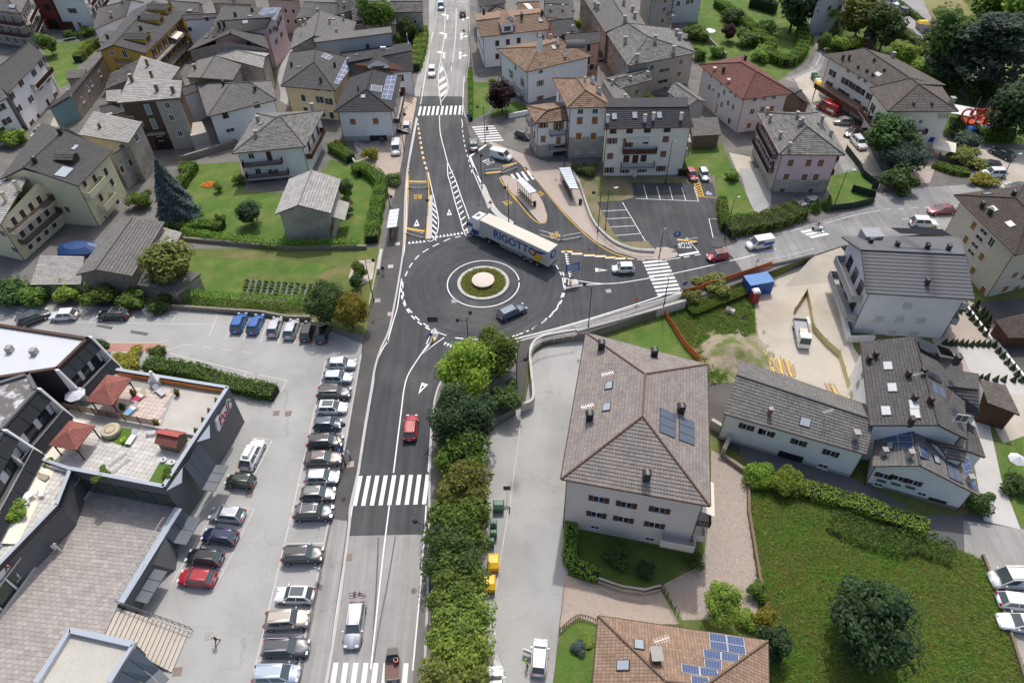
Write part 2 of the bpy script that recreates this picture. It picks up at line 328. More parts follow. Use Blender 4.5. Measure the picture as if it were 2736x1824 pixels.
sheet('pavement',[(-20.9,148),(-21,144.2),(-20.9,124.3),(-21,116.9),(-21.2,110.4),(-21.1,103.6),(-21,98.3),(-21,92.7),(-21.1,88.6),(-21.1,82.6),(-21.2,79),(-21.5,75.1),(-21.4,72.2),(-21.6,69.6),(-21.4,67.4),(-21.3,59.1),(-21.2,51),(-21.4,45.5),(-21.1,41.3),(-19.3,41),(-19.2,42.7),(-19,47.7),(-19.1,54.5),(-19.1,60.2),(-19.1,64.8),(-18.7,68.6),(-18,72.1),(-17.8,77.4),(-17.7,84),(-17.8,92.7),(-18.8,105.7),(-19.4,118.2),(-19.4,138),(-19.5,147.9)],.009,M['walk_dark'])
sheet('pavement',[(-21.1,41.3),(-19.3,41),(-18.7,23.5),(-19.5,0),(-22,0),(-21.1,23.6)],.012,M['asphalt_old'])
sheet('pavement',[(-19.8,209.4),(-21.7,209.6),(-20.3,189.7),(-20.8,175.2),(-20.9,148),(-19.5,147.9),(-18.9,183.6)],.011,M['carpark'])
sheet('forecourt',[(-20.8,114.7),(-20.8,124.2),(-21.2,130.6),(-23.4,131.7),(-28.6,126.8),(-31.6,128.8),(-30.5,124.2),(-28.1,121.5),(-30.4,120.3),(-29.2,115),(-23.9,114.3),(-22.5,109.2),(-21,107.3),(-21.1,111.4)],.013,M['sett'])
for n,k,P in (('lane','carpark',[(-47,143.4),(-50.8,147.4),(-51.6,151.3),(-55,162.9),(-54.6,176.2),(-52.9,181.9),(-50.6,173.2),(-50.7,158.9),(-50.5,154.2),(-46.5,142.8)]),
    ('yard','lawn',[(-119.4,179.9),(-117.3,184.2),(-106.8,185.8),(-104.6,180.5),(-106.2,170.9),(-104.5,165.6),(-103.4,158.1),(-105,157)]),
    ('yard','gravel',[(-96.6,132.3),(-100,145),(-94.2,136.5),(-95.1,132.2)])):
 sheet(n,P,.008,M[k])
for n,k,P in (('lawn','lawn',[(-58.1,96.2),(-60.1,105.2),(-62.4,117.1),(-61.2,120.6),(-53,121.2),(-48.9,110.4),(-37.7,109.2),(-35.7,118.3),(-32,119),(-29,116.9),(-25,112.4),(-24.2,107.9),(-23.5,93.4),(-28.5,92.2),(-48.2,94.8)]),
    ('lawn','lawn',[(-35,121.4),(-29.8,117.8),(-29.4,115),(-34.3,115.2),(-35.7,118.1)]),
    ('vegetable_garden','rough_grass',[(-56.5,93.2),(-21.2,92.4),(-21.1,87.5),(-21.2,78),(-21.4,71.3),(-29.5,74.2),(-40.3,76.2),(-51.7,78.7),(-56.9,80.2),(-53.9,85.4)]),
    ('lawn','lawn',[(-52.9,91),(-34.4,89.1),(-27.7,87.5),(-32.8,84.6),(-39.4,86.1),(-42.6,85),(-42.3,79.7),(-49.5,80.2),(-51.8,85.3)]),
    ('garden_path','gravel',[(-25.7,88.8),(-22.1,89.2),(-21.9,84.2),(-23.5,82.7),(-25.8,84.3)]),
    ('lawn','lawn',[(-7.9,154.9),(-1.9,153.9),(-2.4,147.7),(-4.1,139.7),(-7.2,136.8),(-7.9,145.2)]),
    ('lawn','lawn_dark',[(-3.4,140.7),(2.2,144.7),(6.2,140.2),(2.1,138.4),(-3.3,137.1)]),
    ('lawn','lawn',[(35.5,124.8),(43,124),(42.9,114.6),(41.5,112),(31.8,112.4),(33.5,119.2)]),
    ('verge','bare',[(12.5,113.5),(14.4,106.5),(15.8,104.3),(22.6,105.3),(22.8,110.3),(34.3,109.8),(31.8,112.3),(18.2,113.2)]),
    ('garden','lawn',[(38.2,109.7),(36.4,94),(44.3,94.3),(45.5,98.6),(43.2,99.7),(43,110.6),(42.9,114.6),(39.6,114.7)]),
    ('garden','lawn',[(49,191.6),(54.6,204.6),(78.9,203),(82.1,183.4),(73.7,164.5),(62.6,151.8),(57.4,151),(45.6,161.1)]),
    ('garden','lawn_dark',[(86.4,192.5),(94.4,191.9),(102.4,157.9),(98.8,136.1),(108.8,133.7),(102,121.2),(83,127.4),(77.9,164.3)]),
    ('lawn','lawn',[(97.4,133.3),(108.8,133.7),(102,121.2),(91.7,121.7)]),
    ('lawn','lawn',[(60,111),(65.8,113),(66.8,106.9),(64,101.9),(57.5,101.5),(57.9,105.4)]),
    ('mown_field','dry_field',[(117.1,200.5),(127.7,199.8),(124.2,180.8),(121.5,156.9),(108.8,133.7),(106.3,157.7)]),
    ('meadow','meadow',[(127.7,199.8),(124.2,180.8),(121.5,156.9),(220,160),(300,330),(110,330)]),
    ('car_park','asphalt_old',[(98,201.7),(117.1,200.5),(108.6,170.4),(114.2,143.6),(111.4,138.5),(107.2,139.8),(103.5,160.3),(102.2,182.2)]),
    ('car_park','gravel',[(90.5,118.4),(93.4,119.9),(100.6,118.7),(175,118),(92.8,104.5),(88.8,106.1),(89,112.8)]),
    ('terrace_paving','pavers_pink',[(78,119.8),(85,120.3),(81.3,113.9),(77.4,108),(73.1,107.5)]),
    ('yard','gravel',[(43.5,120.4),(47.2,118.6),(46.5,111.7),(43.3,111.9)]),
    ('path','carpark',[(44,114.5),(48.2,114.3),(48.7,109.6),(46.5,102),(43.1,99.3),(43.1,105.3)]),
    ('alley','walk_dark',[(31.5,147),(36.6,145.7),(34.7,140.9),(30.8,140.6)])):
 sheet(n,P,.014 if k!='gravel' else .016,M[k])
sheet('drive',[(66.4,152.7),(72.8,157.2),(70.3,146.7),(70.8,142.3),(71.5,136),(71.9,124),(70.9,117.5),(70.1,110.7),(66.2,110.9),(66.1,118.6),(66.6,127.4),(66.6,134.2),(66.4,142.5),(65.8,147.5)],.0125,M['gravel'])
sheet('path',[(12.2,114.7),(17.4,109.4),(17.2,108.3),(20.5,104.8),(19.4,104.5),(16.1,107.6)],.018,M['gravel'])
sheet('path',[(17.4,110.2),(23,109.5),(22.6,105.3),(20.3,104.8),(17.6,107.5)],.019,M['soil'])
def low(n,k,P,z=.004):return sheet(n,P,z,M[k])
low('lane','carpark',[(.4,58,-1.5),(1.5,58.4,-1.5),(2.3,63.4,-1.5),(2.8,68,-1.5),(4.7,69.6,-1.5),(11,71.3,-1.5),(18.6,65.4,-1.5),(17.8,53.2,-1.5),(10.9,41.4,-1.5),(7.3,41,-1.5),(5.3,34.1,-1.5),(3.8,23.5,-1.5),(2.5,10,LOW),(-5,10,LOW),(-3.4,23.7,-1.5),(-2.9,35.8,-1.5),(-2.3,45.3,-1.5),(-.9,53.7,-1.5)])
low('verge','carpark',[(.4,58,-1.5),(-.9,53.7,-1.5),(-2.3,45.3,-1.5),(-2.9,35.8,-1.5),(-3.4,23.7,-1.5),(-6,10,LOW),(-10,10,LOW),(-6.2,23.7,-1.5),(-5.3,39.6,-1.5),(-5.1,53.9,-1.5)],.002)
low('courtyard','sett',[(5.3,34.6,-1.5),(8.6,33.5,-1.5),(13.4,32.3,-1.5),(15.3,32.7,-1.5),(16.7,29,-1.5),(8.1,29.2,-1.5),(6.3,30,-1.5),(4.2,28.7,-1.5),(4.9,33.4,-1.5)])
low('courtyard','crazy',[(15.5,33.2,-1.5),(19.2,34.9,-1.5),(21,37,-1.5),(22.9,42.6,-1.5),(24.8,50.8,-1.5),(25.9,49.8,-1.5),(28.2,46.7,-1.5),(26.9,41.7,-1.5),(26.9,41,-1.5),(26,33.9,-1.5),(25.7,31.7,-1.5),(24.8,29.9,-1.5),(19.3,29.4,-1.5),(17,29.4,-1.5)])
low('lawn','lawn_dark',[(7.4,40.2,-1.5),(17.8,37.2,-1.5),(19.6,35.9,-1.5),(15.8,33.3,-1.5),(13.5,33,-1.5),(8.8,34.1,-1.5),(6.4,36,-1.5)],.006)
low('lawn','lawn',[(8.3,29.2,-1.5),(6.3,29.6,-1.5),(4.2,28.4,-1.5),(3.2,23.5,-1.5),(3,21.2,-1.5),(8.5,21.1,-1.5),(7.9,23.4,-1.5)],.006)
low('lawn','lawn',[(9.9,71.6,-1.5),(12.5,72.1,-1.5),(22.9,75.9,-1.5),(26.7,65.3,-1.5),(19.6,63.7,-1.5)])
meadow=[(28.8,47.6,-1.5),(29.5,46.8,-1.5),(32,44.4,-1.5),(40.7,40.1,-1.5),(46.2,37.8,-1.5),(51.3,35,-1.5),(50.4,30.6,-1.5),(49.1,23.1,-1.5),(38,16,LOW),(21,16,LOW),(24.2,23.1,-1.5),(25.9,32.6,-1.5),(27.1,40.4,-1.5)]
low('meadow','meadow',meadow,.005)
low('side_road','asphalt_patch',[(26,56.5,-1.5),(27.8,50.5,-1.5),(29.4,48.2,-1.5),(32,44.4,-1.5),(40.7,40.1,-1.5),(46.2,37.8,-1.5),(51.3,35,-1.5),(54.5,32.9,-1.5),(90,24,LOW),(90,31,LOW),(57.7,38.8,-1.5),(53.7,40.9,-1.5),(47.1,40.8,-1.5),(42.3,45.3,-1.5),(33.7,50,-1.5),(27.4,55.8,-1.5)],.003)
low('side_road','asphalt_old',[(51.4,40.1,-1.5),(57.7,38.8,-1.5),(90,31,LOW),(90,24,LOW),(54.5,32.9,-1.5),(51.3,35,-1.5),(49.6,36.1,-1.5)],.007)
low('parking','concrete_dirty',[(51.3,35,-1.5),(50.4,30.6,-1.5),(49.1,23.1,-1.5),(44,14,LOW),(62,14,LOW),(66,29,LOW),(54.6,33.2,-1.5)],.009)
low('yard','walk_dark',[(26.1,62.7,-1.5),(30.6,61.7,-1.5),(28.2,49.8,-1.5),(25.6,52.6,-1.5),(25.4,56.5,-1.5)],.011)
low('building_yard','gravel',[(37.5,78.6,-1.5),(38.9,82.7,-1.5),(49.8,88.1,-1.5),(55.4,90.9,-1.5),(55.9,86.5,-1.5),(53.3,82.2,-1.5),(50.8,78.1,-1.5),(49.1,67.8,-1.5),(49.7,64.4,-1.5),(44.5,56.3,-1.5),(36.8,60.4,-1.5),(31,63.3,-1.5),(35.8,71,-1.5)])
low('rough_slope','rough_grass',[(23.2,75.9,-1.5),(26.7,78,-1.5),(39.2,83.8,-1.5),(35.8,71,-1.5),(30.8,62.5,-1.5),(27.2,61.1,-1.5),(26.3,65.6,-1.5)])
low('courtyard','pavers_pink',[(60.9,69.2,-1.5),(69.7,77.5,-1.5),(71.5,76.4,-1.5),(69.5,63,-1.5),(61.1,61.6,-1.5)])
low('courtyard','concrete',[(64.2,68.2,-1.5),(70.6,67.1,-1.5),(69.6,60.5,-1.5),(66.3,54.6,-1.5),(62.8,59.2,-1.5)],.006)
low('courtyard','gravel',[(62.3,59.2,-1.5),(68.5,58.6,-1.5),(62,46.6,-1.5),(61.6,51.2,-1.5)],.007)
low('driveway','concrete',[(58.4,54.8,-1.5),(61.7,54.7,-1.5),(58.6,45.5,-1.5),(57.3,38.8,-1.5),(53.7,40,-1.5),(56.1,46.8,-1.5)],.008)
low('parking','walk_dark',[(70.4,77,-1.5),(82.4,78,-1.5),(76.1,67,-1.5),(69.1,62.2,-1.5),(70.5,70.7,-1.5)],.005)
low('lawn','lawn',[(61.3,50.6,-1.5),(64.8,51.8,-1.5),(58.7,40.7,-1.5),(57.8,39.6,-1.5),(58.9,46.1,-1.5)],.009)
o=MB().poly([(49,87.1,0),(54.5,89.5,0),(56.4,83.2,-1.5),(43.1,81.5,-1.5)]).build('yard_ramp',M['gravel']);tag(o,kind='structure')
o=MB().poly([(.9,69.1,.02),(4,70.3,.02),(2.2,67.6,-.4),(.7,65.8,-.4)]).poly([(.7,65.8,-.4),(2.2,67.6,-.4),(1.4,58.4,-1.44),(.4,58,-1.44)]).build('footpath',M['walk_dark']);tag(o,kind='structure')
o=MB().poly([(26.5,77.3,-.02),(35.8,81.3,-.02),(49.1,87.4,-.02),(44.1,84.9,-1.5),(35.8,80.1,-1.5),(27.7,76.2,-1.5)]).build('road_bank',M['rough_grass']);tag(o,kind='structure')
# ---------------------------------------------------------------- kerbs,islands,paved areas
def raised(name,pts,h,top,side='kerb',k=4,z=0,close=True):
 P=smooth(list(pts)+[pts[0]],k)[:-1] if k>1 else [v3(p) for p in pts]
 o=MB().prism([(p.x,p.y) for p in P],z,z+h,0,1).build(name,[M[side],M[top]]);return tag(o,kind='structure')
for P,w in (([(-19.4,138),(-19.4,118.2),(-18.8,105.7),(-17.8,92.7),(-17.7,84),(-17.8,77.4),(-18,72.1),(-18.7,68.6),(-19.1,64.8),(-19.1,60.2),(-19.1,54.5),(-19,47.7),(-19.2,42.7),(-18.9,39.1),(-18.6,23.8),(-19.6,5)],.28),
   ([(-9.2,23.3),(-9.6,35.2),(-10.3,47.4),(-10.5,54.3),(-10.4,58.8),(-9.9,61.5),(-8.7,63.9),(-6.9,66.1),(-4,67.7),(.4,69.1),(3.8,70.4)],.25),
   ([(3.8,70.4),(9.9,72.7),(26.7,79.1)],.2),
   ([(-9.8,147.4),(-9.1,138.5),(-8,137.1)],.2),
   ([(-21.4,67.4),(-21.3,59.1),(-21.2,51),(-21.6,45.5),(-21.4,40.8),(-21.6,23.6)],.18),
   ([(.9,57.4,-1.5),(.7,54.2,-1.5),(-.1,48.2,-1.5),(-.8,42.4,-1.5),(-.8,42.9,-1.5),(-1.9,36.2,-1.5),(-3.4,25.7,-1.5),(-3.6,23.7,-1.5)],.15),
   ([(-19.2,209.4),(-18.7,189.6),(-19,175.1),(-19.2,151.6)],.15),([(-10.1,208.8),(-8.9,169.2),(-9.5,154.5)],.15)):
 wall_strip(P,w,0,.12,M['kerb'],'kerb',k=4,kind='structure')
raised('pavement',[(3.6,116.3),(5,112.6),(9.5,101.7),(12.2,96.2),(14.5,92.3),(17.4,89.5),(20.6,87.7),(22.4,87.3),(25.3,87.3),(27.1,87.9),(27.5,88.6),(27.2,89.8),(25.9,90.5),(24.2,90.4),(23.7,89.2),(21.1,89.5),(17.8,91.3),(15.7,94.5),(14.6,98.1),(13.8,102.6),(13.1,108.1),(12.2,115.1),(12.3,118),(7.9,118.2),(4.2,120.7),(.3,123.7),(-1.1,123.8),(3,116.8)],.12,'pavers_pink',k=1)
raised('pavement',[(-4,126.1),(-3.3,126.8),(.1,123.7),(1.7,121),(4.2,117.5),(3,116.4),(1.7,119.5),(-1.2,123.3)],.135,'pavers_pink',k=1)
raised('bus_island',[(-1.4,113.2),(-.6,113.8),(1,112.8),(4.3,108.8),(6,105),(6.6,100.1),(6.1,98.3),(5.2,98.4),(2.5,104.3),(-.2,109.3),],.13,'pavers_pink')
raised('traffic_island',[(-5.3,110.8),(-4.4,110.6),(-3.2,105.7),(-1.5,101.5),(.8,98.5),(-.4,98),(-2.2,100.4),(-4,104.6)],.13,'concrete')
raised('traffic_island',[(-14.5,107.7),(-13.9,107.5),(-13.2,94.7),(-13.5,94.2),(-14.1,94.4)],.13,'concrete',k=1)
raised('traffic_island',[(9.1,82.6),(10.4,82.7),(10.6,81.7),(10.2,81.4),(9,81.3)],.15,'concrete')
raised('traffic_island',[(-11.6,72.1),(-11.2,72.3),(-10.7,71.1),(-11.2,69.7),(-11.7,69.6),(-11.7,70.7)],.15,'concrete')
raised('traffic_island',[(-7.3,96.8),(-6.6,97),(-6.4,95.7),(-7.3,95.5)],.15,'concrete')
raised('verge',[(22.8,110.2),(22.6,105.3),(20.2,104.4),(15.8,104.1),(17.9,93.9),(18.8,92.2),(23.2,92.3),(23.4,91.1),(23.9,90.7),(23.8,90.1),(21.7,90.1),(18.2,91.6),(16.1,94.6),(14.8,98.4),(14.1,103.6),(13.5,109.9),(12.9,113.5),(18.2,113.2)],.1,'bare',k=1)
raised('pavement',[(33.5,90.7),(33.6,91.6),(34.5,92.6),(36.3,93),(37.5,92.4),(37.8,91.4),(34.3,90.1)],.12,'walk_dark')
CX,CY=-4.3,82.48
def ring(r,n=64,c=(CX,CY)):return [(c[0]+r*math.cos(2*math.pi*i/n),c[1]+r*math.sin(2*math.pi*i/n)) for i in range(n)]
isl=empty('roundabout_island',(CX,CY,0),0,'round island of dry grass ringed by pale kerb stones in the roundabout','traffic island')
n=44
for i in range(n):
 a0,a1=2*math.pi*(i+.03)/n,2*math.pi*(i+.97)/n
 if i==0:
  q=[(4.1*math.cos(a0),4.1*math.sin(a0)),(4.1*math.cos(a1),4.1*math.sin(a1)),(3.58*math.cos(a1),3.58*math.sin(a1)),(3.58*math.cos(a0),3.58*math.sin(a0))]
  ks=MB().hexa([(x,y,0) for x,y in q],[(x*.995,y*.995,.2) for x,y in q]).mesh('kerb_stone',M['concrete'])
 link('kerb_stone',ks,isl,rz=2*math.pi*i/n)
MB().prism(ring(3.6,48,(0,0)),0,.17).build('planting_bed',M['rough_grass'],isl)
dm=MB()
for i in range(24):
 a0,a1=2*math.pi*i/24,2*math.pi*(i+1)/24;P=[]
 for r,z in ((1.78,.55),(1.78,.75),(1.2,.86),(.5,.91),(.01,.92)):P.append([(r*math.cos(a),r*math.sin(a),z) for a in (a0,a1)])
 for p,q in zip(P,P[1:]):dm.poly([p[0],p[1],q[1],q[0]],sm=True)
dm.tube((0,0,.1),(0,0,.6),.9,1.3,16)
dm.build('stone_disc',surf('pink_stone',(.66,.58,.5),.75,.1,.8,.08,6),isl)
# ---------------------------------------------------------------- road markings (all painted on the road)
ZM=.022
def mline(pts,w=.15,k=5,mat='paint',z=ZM):return strip(pts,w,z,M[mat],'painted_line',road,k)
def mdash(pts,w,on,off,mat='paint',k=6,z=ZM,start=.0):
 P=smooth(pts,k);acc=start;seg=[];b=None
 d=[0]
 for a,c in zip(P,P[1:]):d.append(d[-1]+(c-a).length)
 def at(t):
  for i in range(len(P)-1):
   if d[i+1]>=t:return P[i].lerp(P[i+1],(t-d[i])/max(1e-6,d[i+1]-d[i]))
  return P[-1]
 t=start
 while t+on*.5<d[-1]:
  strip([at(t),at(min(t+on/2,d[-1])),at(min(t+on,d[-1]))],w,z,M[mat],'painted_dash',road,1);t+=on+off
def mpoly(pts,name='painted_marking',mat='paint',z=ZM,parent=None):return MB().poly([(p[0],p[1],z) for p in ccw(pts)]).build(name,M[mat],parent or road)
def zebra(a,b,ln,n,w=.5,mat='paint',skip=(),z=ZM):
 """n stripes centred between a and b, each ln long along the direction of travel"""
 a=v3(a);b=v3(b);ax=(b-a).normalized();ay=Vector((-ln[1],ln[0],0)) if False else Vector((ln[0],ln[1],0))
 for i in range(n):
  if i in skip:continue
  c=a.lerp(b,i/(n-1));q=[c-ax*w/2-ay/2,c+ax*w/2-ay/2,c+ax*w/2+ay/2,c-ax*w/2+ay/2]
  mpoly([(p.x,p.y) for p in q],'crossing_stripe',mat,z)
zebra((-18.7,45),(-10.6,45),(.15,4.1),9)
zebra((-18,23.4),(-11.1,23.2),(0,4.0),8)
zebra((-18.9,140.9),(-10.2,140.9),(.1,4.2),10)
zebra((23.4,86.9),(24.4,79),(3.9,.5),10)
zebra((51,94.3),(52,92.8),(3.3,.9),3,.6)
zebra((1.2,112.7),(4.2,113.9),(-1.1,3.2),4)
zebra((-5,133.2),(-3.1,127.2),(4.6,.4),7,.5)
def teeth(a,b,n,h,side):
 a=v3(a);b=v3(b);d=(b-a)/n;nn=Vector((-d.y,d.x,0)).normalized()*h*side
 for i in range(n):
  p=a+d*(i+.1);q=a+d*(i+.9);mpoly([p,q,(p+q)/2+nn],'give_way_tooth')
teeth((-12.6,94.6),(-7.8,95.6),8,.75,1)
teeth((-17.2,93.1),(-14.1,93.5),5,.7,1)
teeth((9.3,83.3),(9,90.2),11,.6,-1)
teeth((-9.7,69.6),(-7.5,68.3),5,.7,-1)
def tri(a,b,c,f=.42):
 P=[v3(a),v3(b),v3(c)];ce=(P[0]+P[1]+P[2])/3;ce=ce*.9+P[2]*.1;Q=[ce+(p-ce)*f for p in P];bb=MB();up=Vector((0,0,ZM))
 for i in range(3):bb.poly([P[i]+up,P[(i+1) % 3]+up,Q[(i+1) % 3]+up,Q[i]+up])
 bb.build('yield_triangle',M['paint'],road)
tri((-11,101.2),(-10.1,101.3),(-10.7,103.2))
tri((-16.6,98.1),(-15.6,98.2),(-16.2,100.2))
tri((13.6,85.6),(13.6,84.6),(15.6,84.9))
tri((-12.4,61.9),(-11.5,61.5),(-12.7,59.8))
P=ring(5.65,72);mline([*P,P[0],P[1]],.17,1)
for i in range(37):
 a=178+i*7.6
 if 228<a<287 or 366<a<470:pass
 if 233<a<283 or 372<a<462 or a>470:continue
 rr=12.85;mpoly([(CX+r_*math.cos(R(q)),CY+r_*math.sin(R(q))) for r_,q in ((rr-.12,a-2.1),(rr+.12,a-2.1),(rr+.12,a+2.1),(rr-.12,a+2.1))],'painted_dash')
mdash([(-16.8,84.6),(-16.3,86.9),(-15.6,88.8),(-14.9,90.1),(-13.9,91.3),(-12.7,92.4),(-11.1,93.6),(-10,94.4),(-8.3,94.9)],.2,1.3,.9,k=5)
mdash([(-17,83),(-16.8,80.8),(-16.1,77.8),(-15.1,76.2),(-14.3,75),(-13.2,73.7),(-12.1,72.7),(-11.6,72.3)],.2,1.2,.9,k=5)
mdash([(7.4,86.5),(7.8,85.2),(8.1,84)],.2,1.0,.7,k=3)
mdash([(8,79.7),(7.5,77.9),(6.9,76.4),(6.1,75.1),(5.3,74.1),(4.2,72.9),(3.1,71.9),(1.7,71.1),(-.1,70.4)],.2,1.2,.9,k=4)
mdash([(-8.2,70.4),(-7.2,70.2),(-5.6,70),(-4.1,70)],.2,1.2,1.3,k=3)
mline([(-19.3,137.9),(-19.2,134.4),(-19.3,120.7),(-19.3,117.3),(-19.2,114.9),(-18.8,109.4),(-17.9,97.4),(-17.6,92.6),(-17.6,89.9)],.15,5,'paint',.02)
mline([(-17.3,84.1),(-17.3,80.8),(-17.3,77.2),(-17.6,74),(-18,69.4),(-17.9,70.2),(-18.6,68),(-19.1,65.1),(-19,62.2),(-19,59.8),(-19,54.5),(-18.9,47.3)],.16)
mline([(-18.9,42.9),(-19,42.5),(-18.9,38.7),(-18.8,31.3),(-18.6,24.8)],.15)
mline([(-14.7,42.9),(-14.7,42.4),(-14.7,36.8),(-14.6,29.9),(-14.5,24.7)],.15)
mline([(-10.4,42.8),(-10.4,42.3),(-10.3,34.3),(-10.4,24.5)],.15)
mline([(-11.7,69.7),(-12.3,68.6),(-13.5,65.8),(-14.4,63.3),(-14.7,60.7),(-14.7,57),(-14.7,53),(-14.7,47.4)],.16)
mline([(-11.7,69.5),(-12.7,67.3),(-11.2,69.1),(-9.8,70.5),],.16,1)
mline([(-11.8,72.1),(-9.5,70.9),],.16,1);mline([(-11.6,72.2),(-12.3,69.2)],.16,1)
mline([(-10.5,47.4),(-10.6,54.3)],.15,1);mline([(-10.4,58.8),(-10.1,60.7),(-9.8,61.5)],.18,2)
mline([(-19,185.1),(-19,163.5),(-19,144.1)],.15);mline([(-9.8,158),(-9.6,138.4)],.15,1);mline([(-10.6,207),(-13.7,207.2),(-13.5,202.3),(-16,202.5),],.25,1)
mline([(-9.7,136.9),(-9.3,133.9)],.15,1)
mdash([(-9.5,133.9),(-8.6,125.5),(-7.6,119.3),(-6.9,115.2),(-6.3,114)],.15,1.0,1.0)
mline([(-16.6,202.5),(-15.8,181.9),(-15.9,167.2),],.14);mline([(-13.7,207.2),(-12.9,184),(-12.9,165.7)],.14)
mdash([(-13,163.8),(-13,156.9)],.14,3,3,k=3)
mline([(-15.9,167.2),(-16,160.2),(-15.6,153.5),(-14.4,143.4)],.15);mline([(-15.9,167.2),(-14.4,160.1),(-13.5,154.6),(-13.4,149.4),(-14.5,145)],.15)
mline([(-14.5,138.7),(-13.9,131.2),(-12.7,124.3),(-11.8,119.5),(-10.8,115.7),(-10,112.9),(-8.7,107.1),(-7.4,101.7),(-6,95.3),],.16)
mline([(-11.8,119.5),(-11.5,114.6),(-10.9,111.8),(-9.7,105.3),(-8.5,99.7),(-7.5,95.2),(-6,95.3)],.16,2)
mline([(-6.9,116.4),(-5.5,110.8),(-3.6,103),],.15)
mline([(-15.3,115.5),(-13.6,106.6),(-12.7,101.9),(-12.3,98.5),(-12.5,95.6),(-13,94),(-13.5,93.7),(-14,94),],.15)
mline([(-.4,69.6),(7.5,72.2),(16.5,75.7),(23.1,78.5)],.2);mline([(-.4,68.8),(7.5,71.5),(18.6,76.1),(25.9,78.9)],.14,3,'kerb')
mline([(23.5,78.7),(26.7,79.5),(33.1,81.7),(41.6,84.8)],.16)
mline([(8.2,83.3),(8.3,80.7),],.16,1);mline([(8.2,83.3),(11,82.4),(14.1,81.7),(17.3,81.8),(22.6,82.9)],.16);mline([(8.3,80.7),(11.1,81.4),(14.8,81.6)],.16)
mline([(25,83.5),(30.3,85),(38.1,87.4),(42.9,89.1),(43.8,89.4)],.15);mline([(19.1,87.8),(21.9,87.3)],.15,1);mline([(24.5,87.1),(27.7,87.7)],.15,1)
mdash([(28.3,87.8),(29.9,88.2),(32,88.6)],.18,1.0,.9)
mline([(42.4,92.7),(49.9,94.9)],.13,1,'paint_worn');mline([(54.2,96.2),(59.5,98.2),(64.9,99.6)],.13,3,'paint_worn')
mdash([(65.8,99.9),(70,100.1),(74.1,100.3),(78.9,100.5)],.13,1.2,1.2,'paint_worn');mdash([(67.6,96.9),(71.7,97.2),(76.5,97.5)],.13,1.5,1.5,'paint_worn')
mline([(79.3,183),(78.8,176.3),(77.9,169.3),(76.3,164.7),(73.6,159.7),],.14,5,'paint_worn',.03);mdash([(73.1,159),(70.1,155.5),(66.3,153.3)],.14,.8,.6,'paint_worn',z=.03)
mline([(39.2,89.1),(43.3,90.6),],.01,1)
def hatch(quads):
 for q in quads:mpoly(q,'hatch_bar')
L=[(-15.7,155.9),(-15.4,152.3),(-14.9,148.9),(-16,160.8)];
hatch([[(-15.8,155.9),(-14.4,158.2),(-14.1,156.7),(-15.7,154.1)],[(-15.5,152.3),(-13.8,154.9),(-13.6,153.1),(-15.2,150.5)],[(-14.9,148.8),(-13.6,151.1),(-13.6,149.4),(-14.7,147.2)],[(-15.8,160.8),(-15.6,164.6),(-14.9,161.7),(-15.7,159.5)]])
for t in [i/11 for i in range(12)]:
 a=v3((-11.3,115.3)).lerp(v3((-7.8,96.5)),t);b=v3((-10.6,116.1)).lerp(v3((-7.1,97.6)),t);w=Vector((0,-.5,0))
 hatch([[a,b,b+w,a+w]])
for t in [i/6 for i in range(7)]:
 a=v3((-13.8,105.5)).lerp(v3((-13.2,95.4)),t);b=v3((-13.2,104.2)).lerp(v3((-12.5,94.6)),t);w=Vector((0,-.55,0))
 if t>.0:b=v3((-12.8,103.7)).lerp(v3((-12.4,94.3)),t)
 hatch([[a,b,b+w,a+w]])
def arrow(c,ang,turn,s=1.0):
 """a lane arrow about 4 m long: straight stem with heads; turn = 'l', 'r', 'sr'"""
 c=v3(c);ca,sa=math.cos(ang),math.sin(ang)
 def T(pts):return [(c.x+(x*ca-y*sa)*s,c.y+(x*sa+y*ca)*s) for x,y in pts]
 if turn=='sr':
  mpoly(T([(-.2,-2),(.2,-2),(.2,1.1),(-.2,1.1)]),'lane_arrow');mpoly(T([(-.55,1.1),(.55,1.1),(0,2.3)]),'lane_arrow',z=.0225)
  mpoly(T([(.2,-.9),(.9,-.3),(.9,.1),(.2,-.4)]),'lane_arrow');mpoly(T([(.85,-.9),(1.7,-.1),(.85,.6)]),'lane_arrow',z=.0225)
 else:
  f=-1 if turn=='l' else 1
  mpoly(T([(-.2,-2),(.2,-2),(.2,.9),(-.2,.9)]),'lane_arrow');mpoly(T([(.2*f,.4),(-.2*f,.9),(.9*f,1.5),(.9*f,1.0)]),'lane_arrow',z=.0225);mpoly(T([(.8*f,.5),(.8*f,2.1),(1.8*f,1.4)]),'lane_arrow',z=.023)
for y in (150,317,488):arrow((-15.6,196.1) if y==150 else ((-15.4,182.9) if y==317 else (-15.2,170.6)),math.pi*0,'l',1.15)
for p in ((-11.3,195),(-11.3,182),(-11.2,169.9)):arrow(p,0,'sr',1.1)
def word(txt,c,right,h,mat='paint_y',sx=1.0):
 """painted word; right = direction in which the word reads"""
 r=(v3(right)-v3(c)).normalized();me=text_mesh(txt,h*1.35,M[mat],bold=.012,sx=sx);up=Vector((-r.y,r.x,0))
 return put('painted_word',me,road,v3(c)+Vector((0,0,ZM+.002)),r,up,(0,0,1))
word('BUS',(-16.6,107.4),(-17.8,107.4),1.5,sx=.42)
word('BUS',(-.2,104.7),(.8,105.3),1.5,sx=.42)
word('BUS',(5.7,107.3),(6.7,107.9),1.5,sx=.42)
word('BUS',(7.7,94.6),(8.6,94.8),1.6,sx=.46)
word('STOP',(-3.5,119.1),(-2.4,119.9),2.0,'paint',.36)
word('STOP',(29,91.1),(27.8,91.1),1.7,'paint',.4)
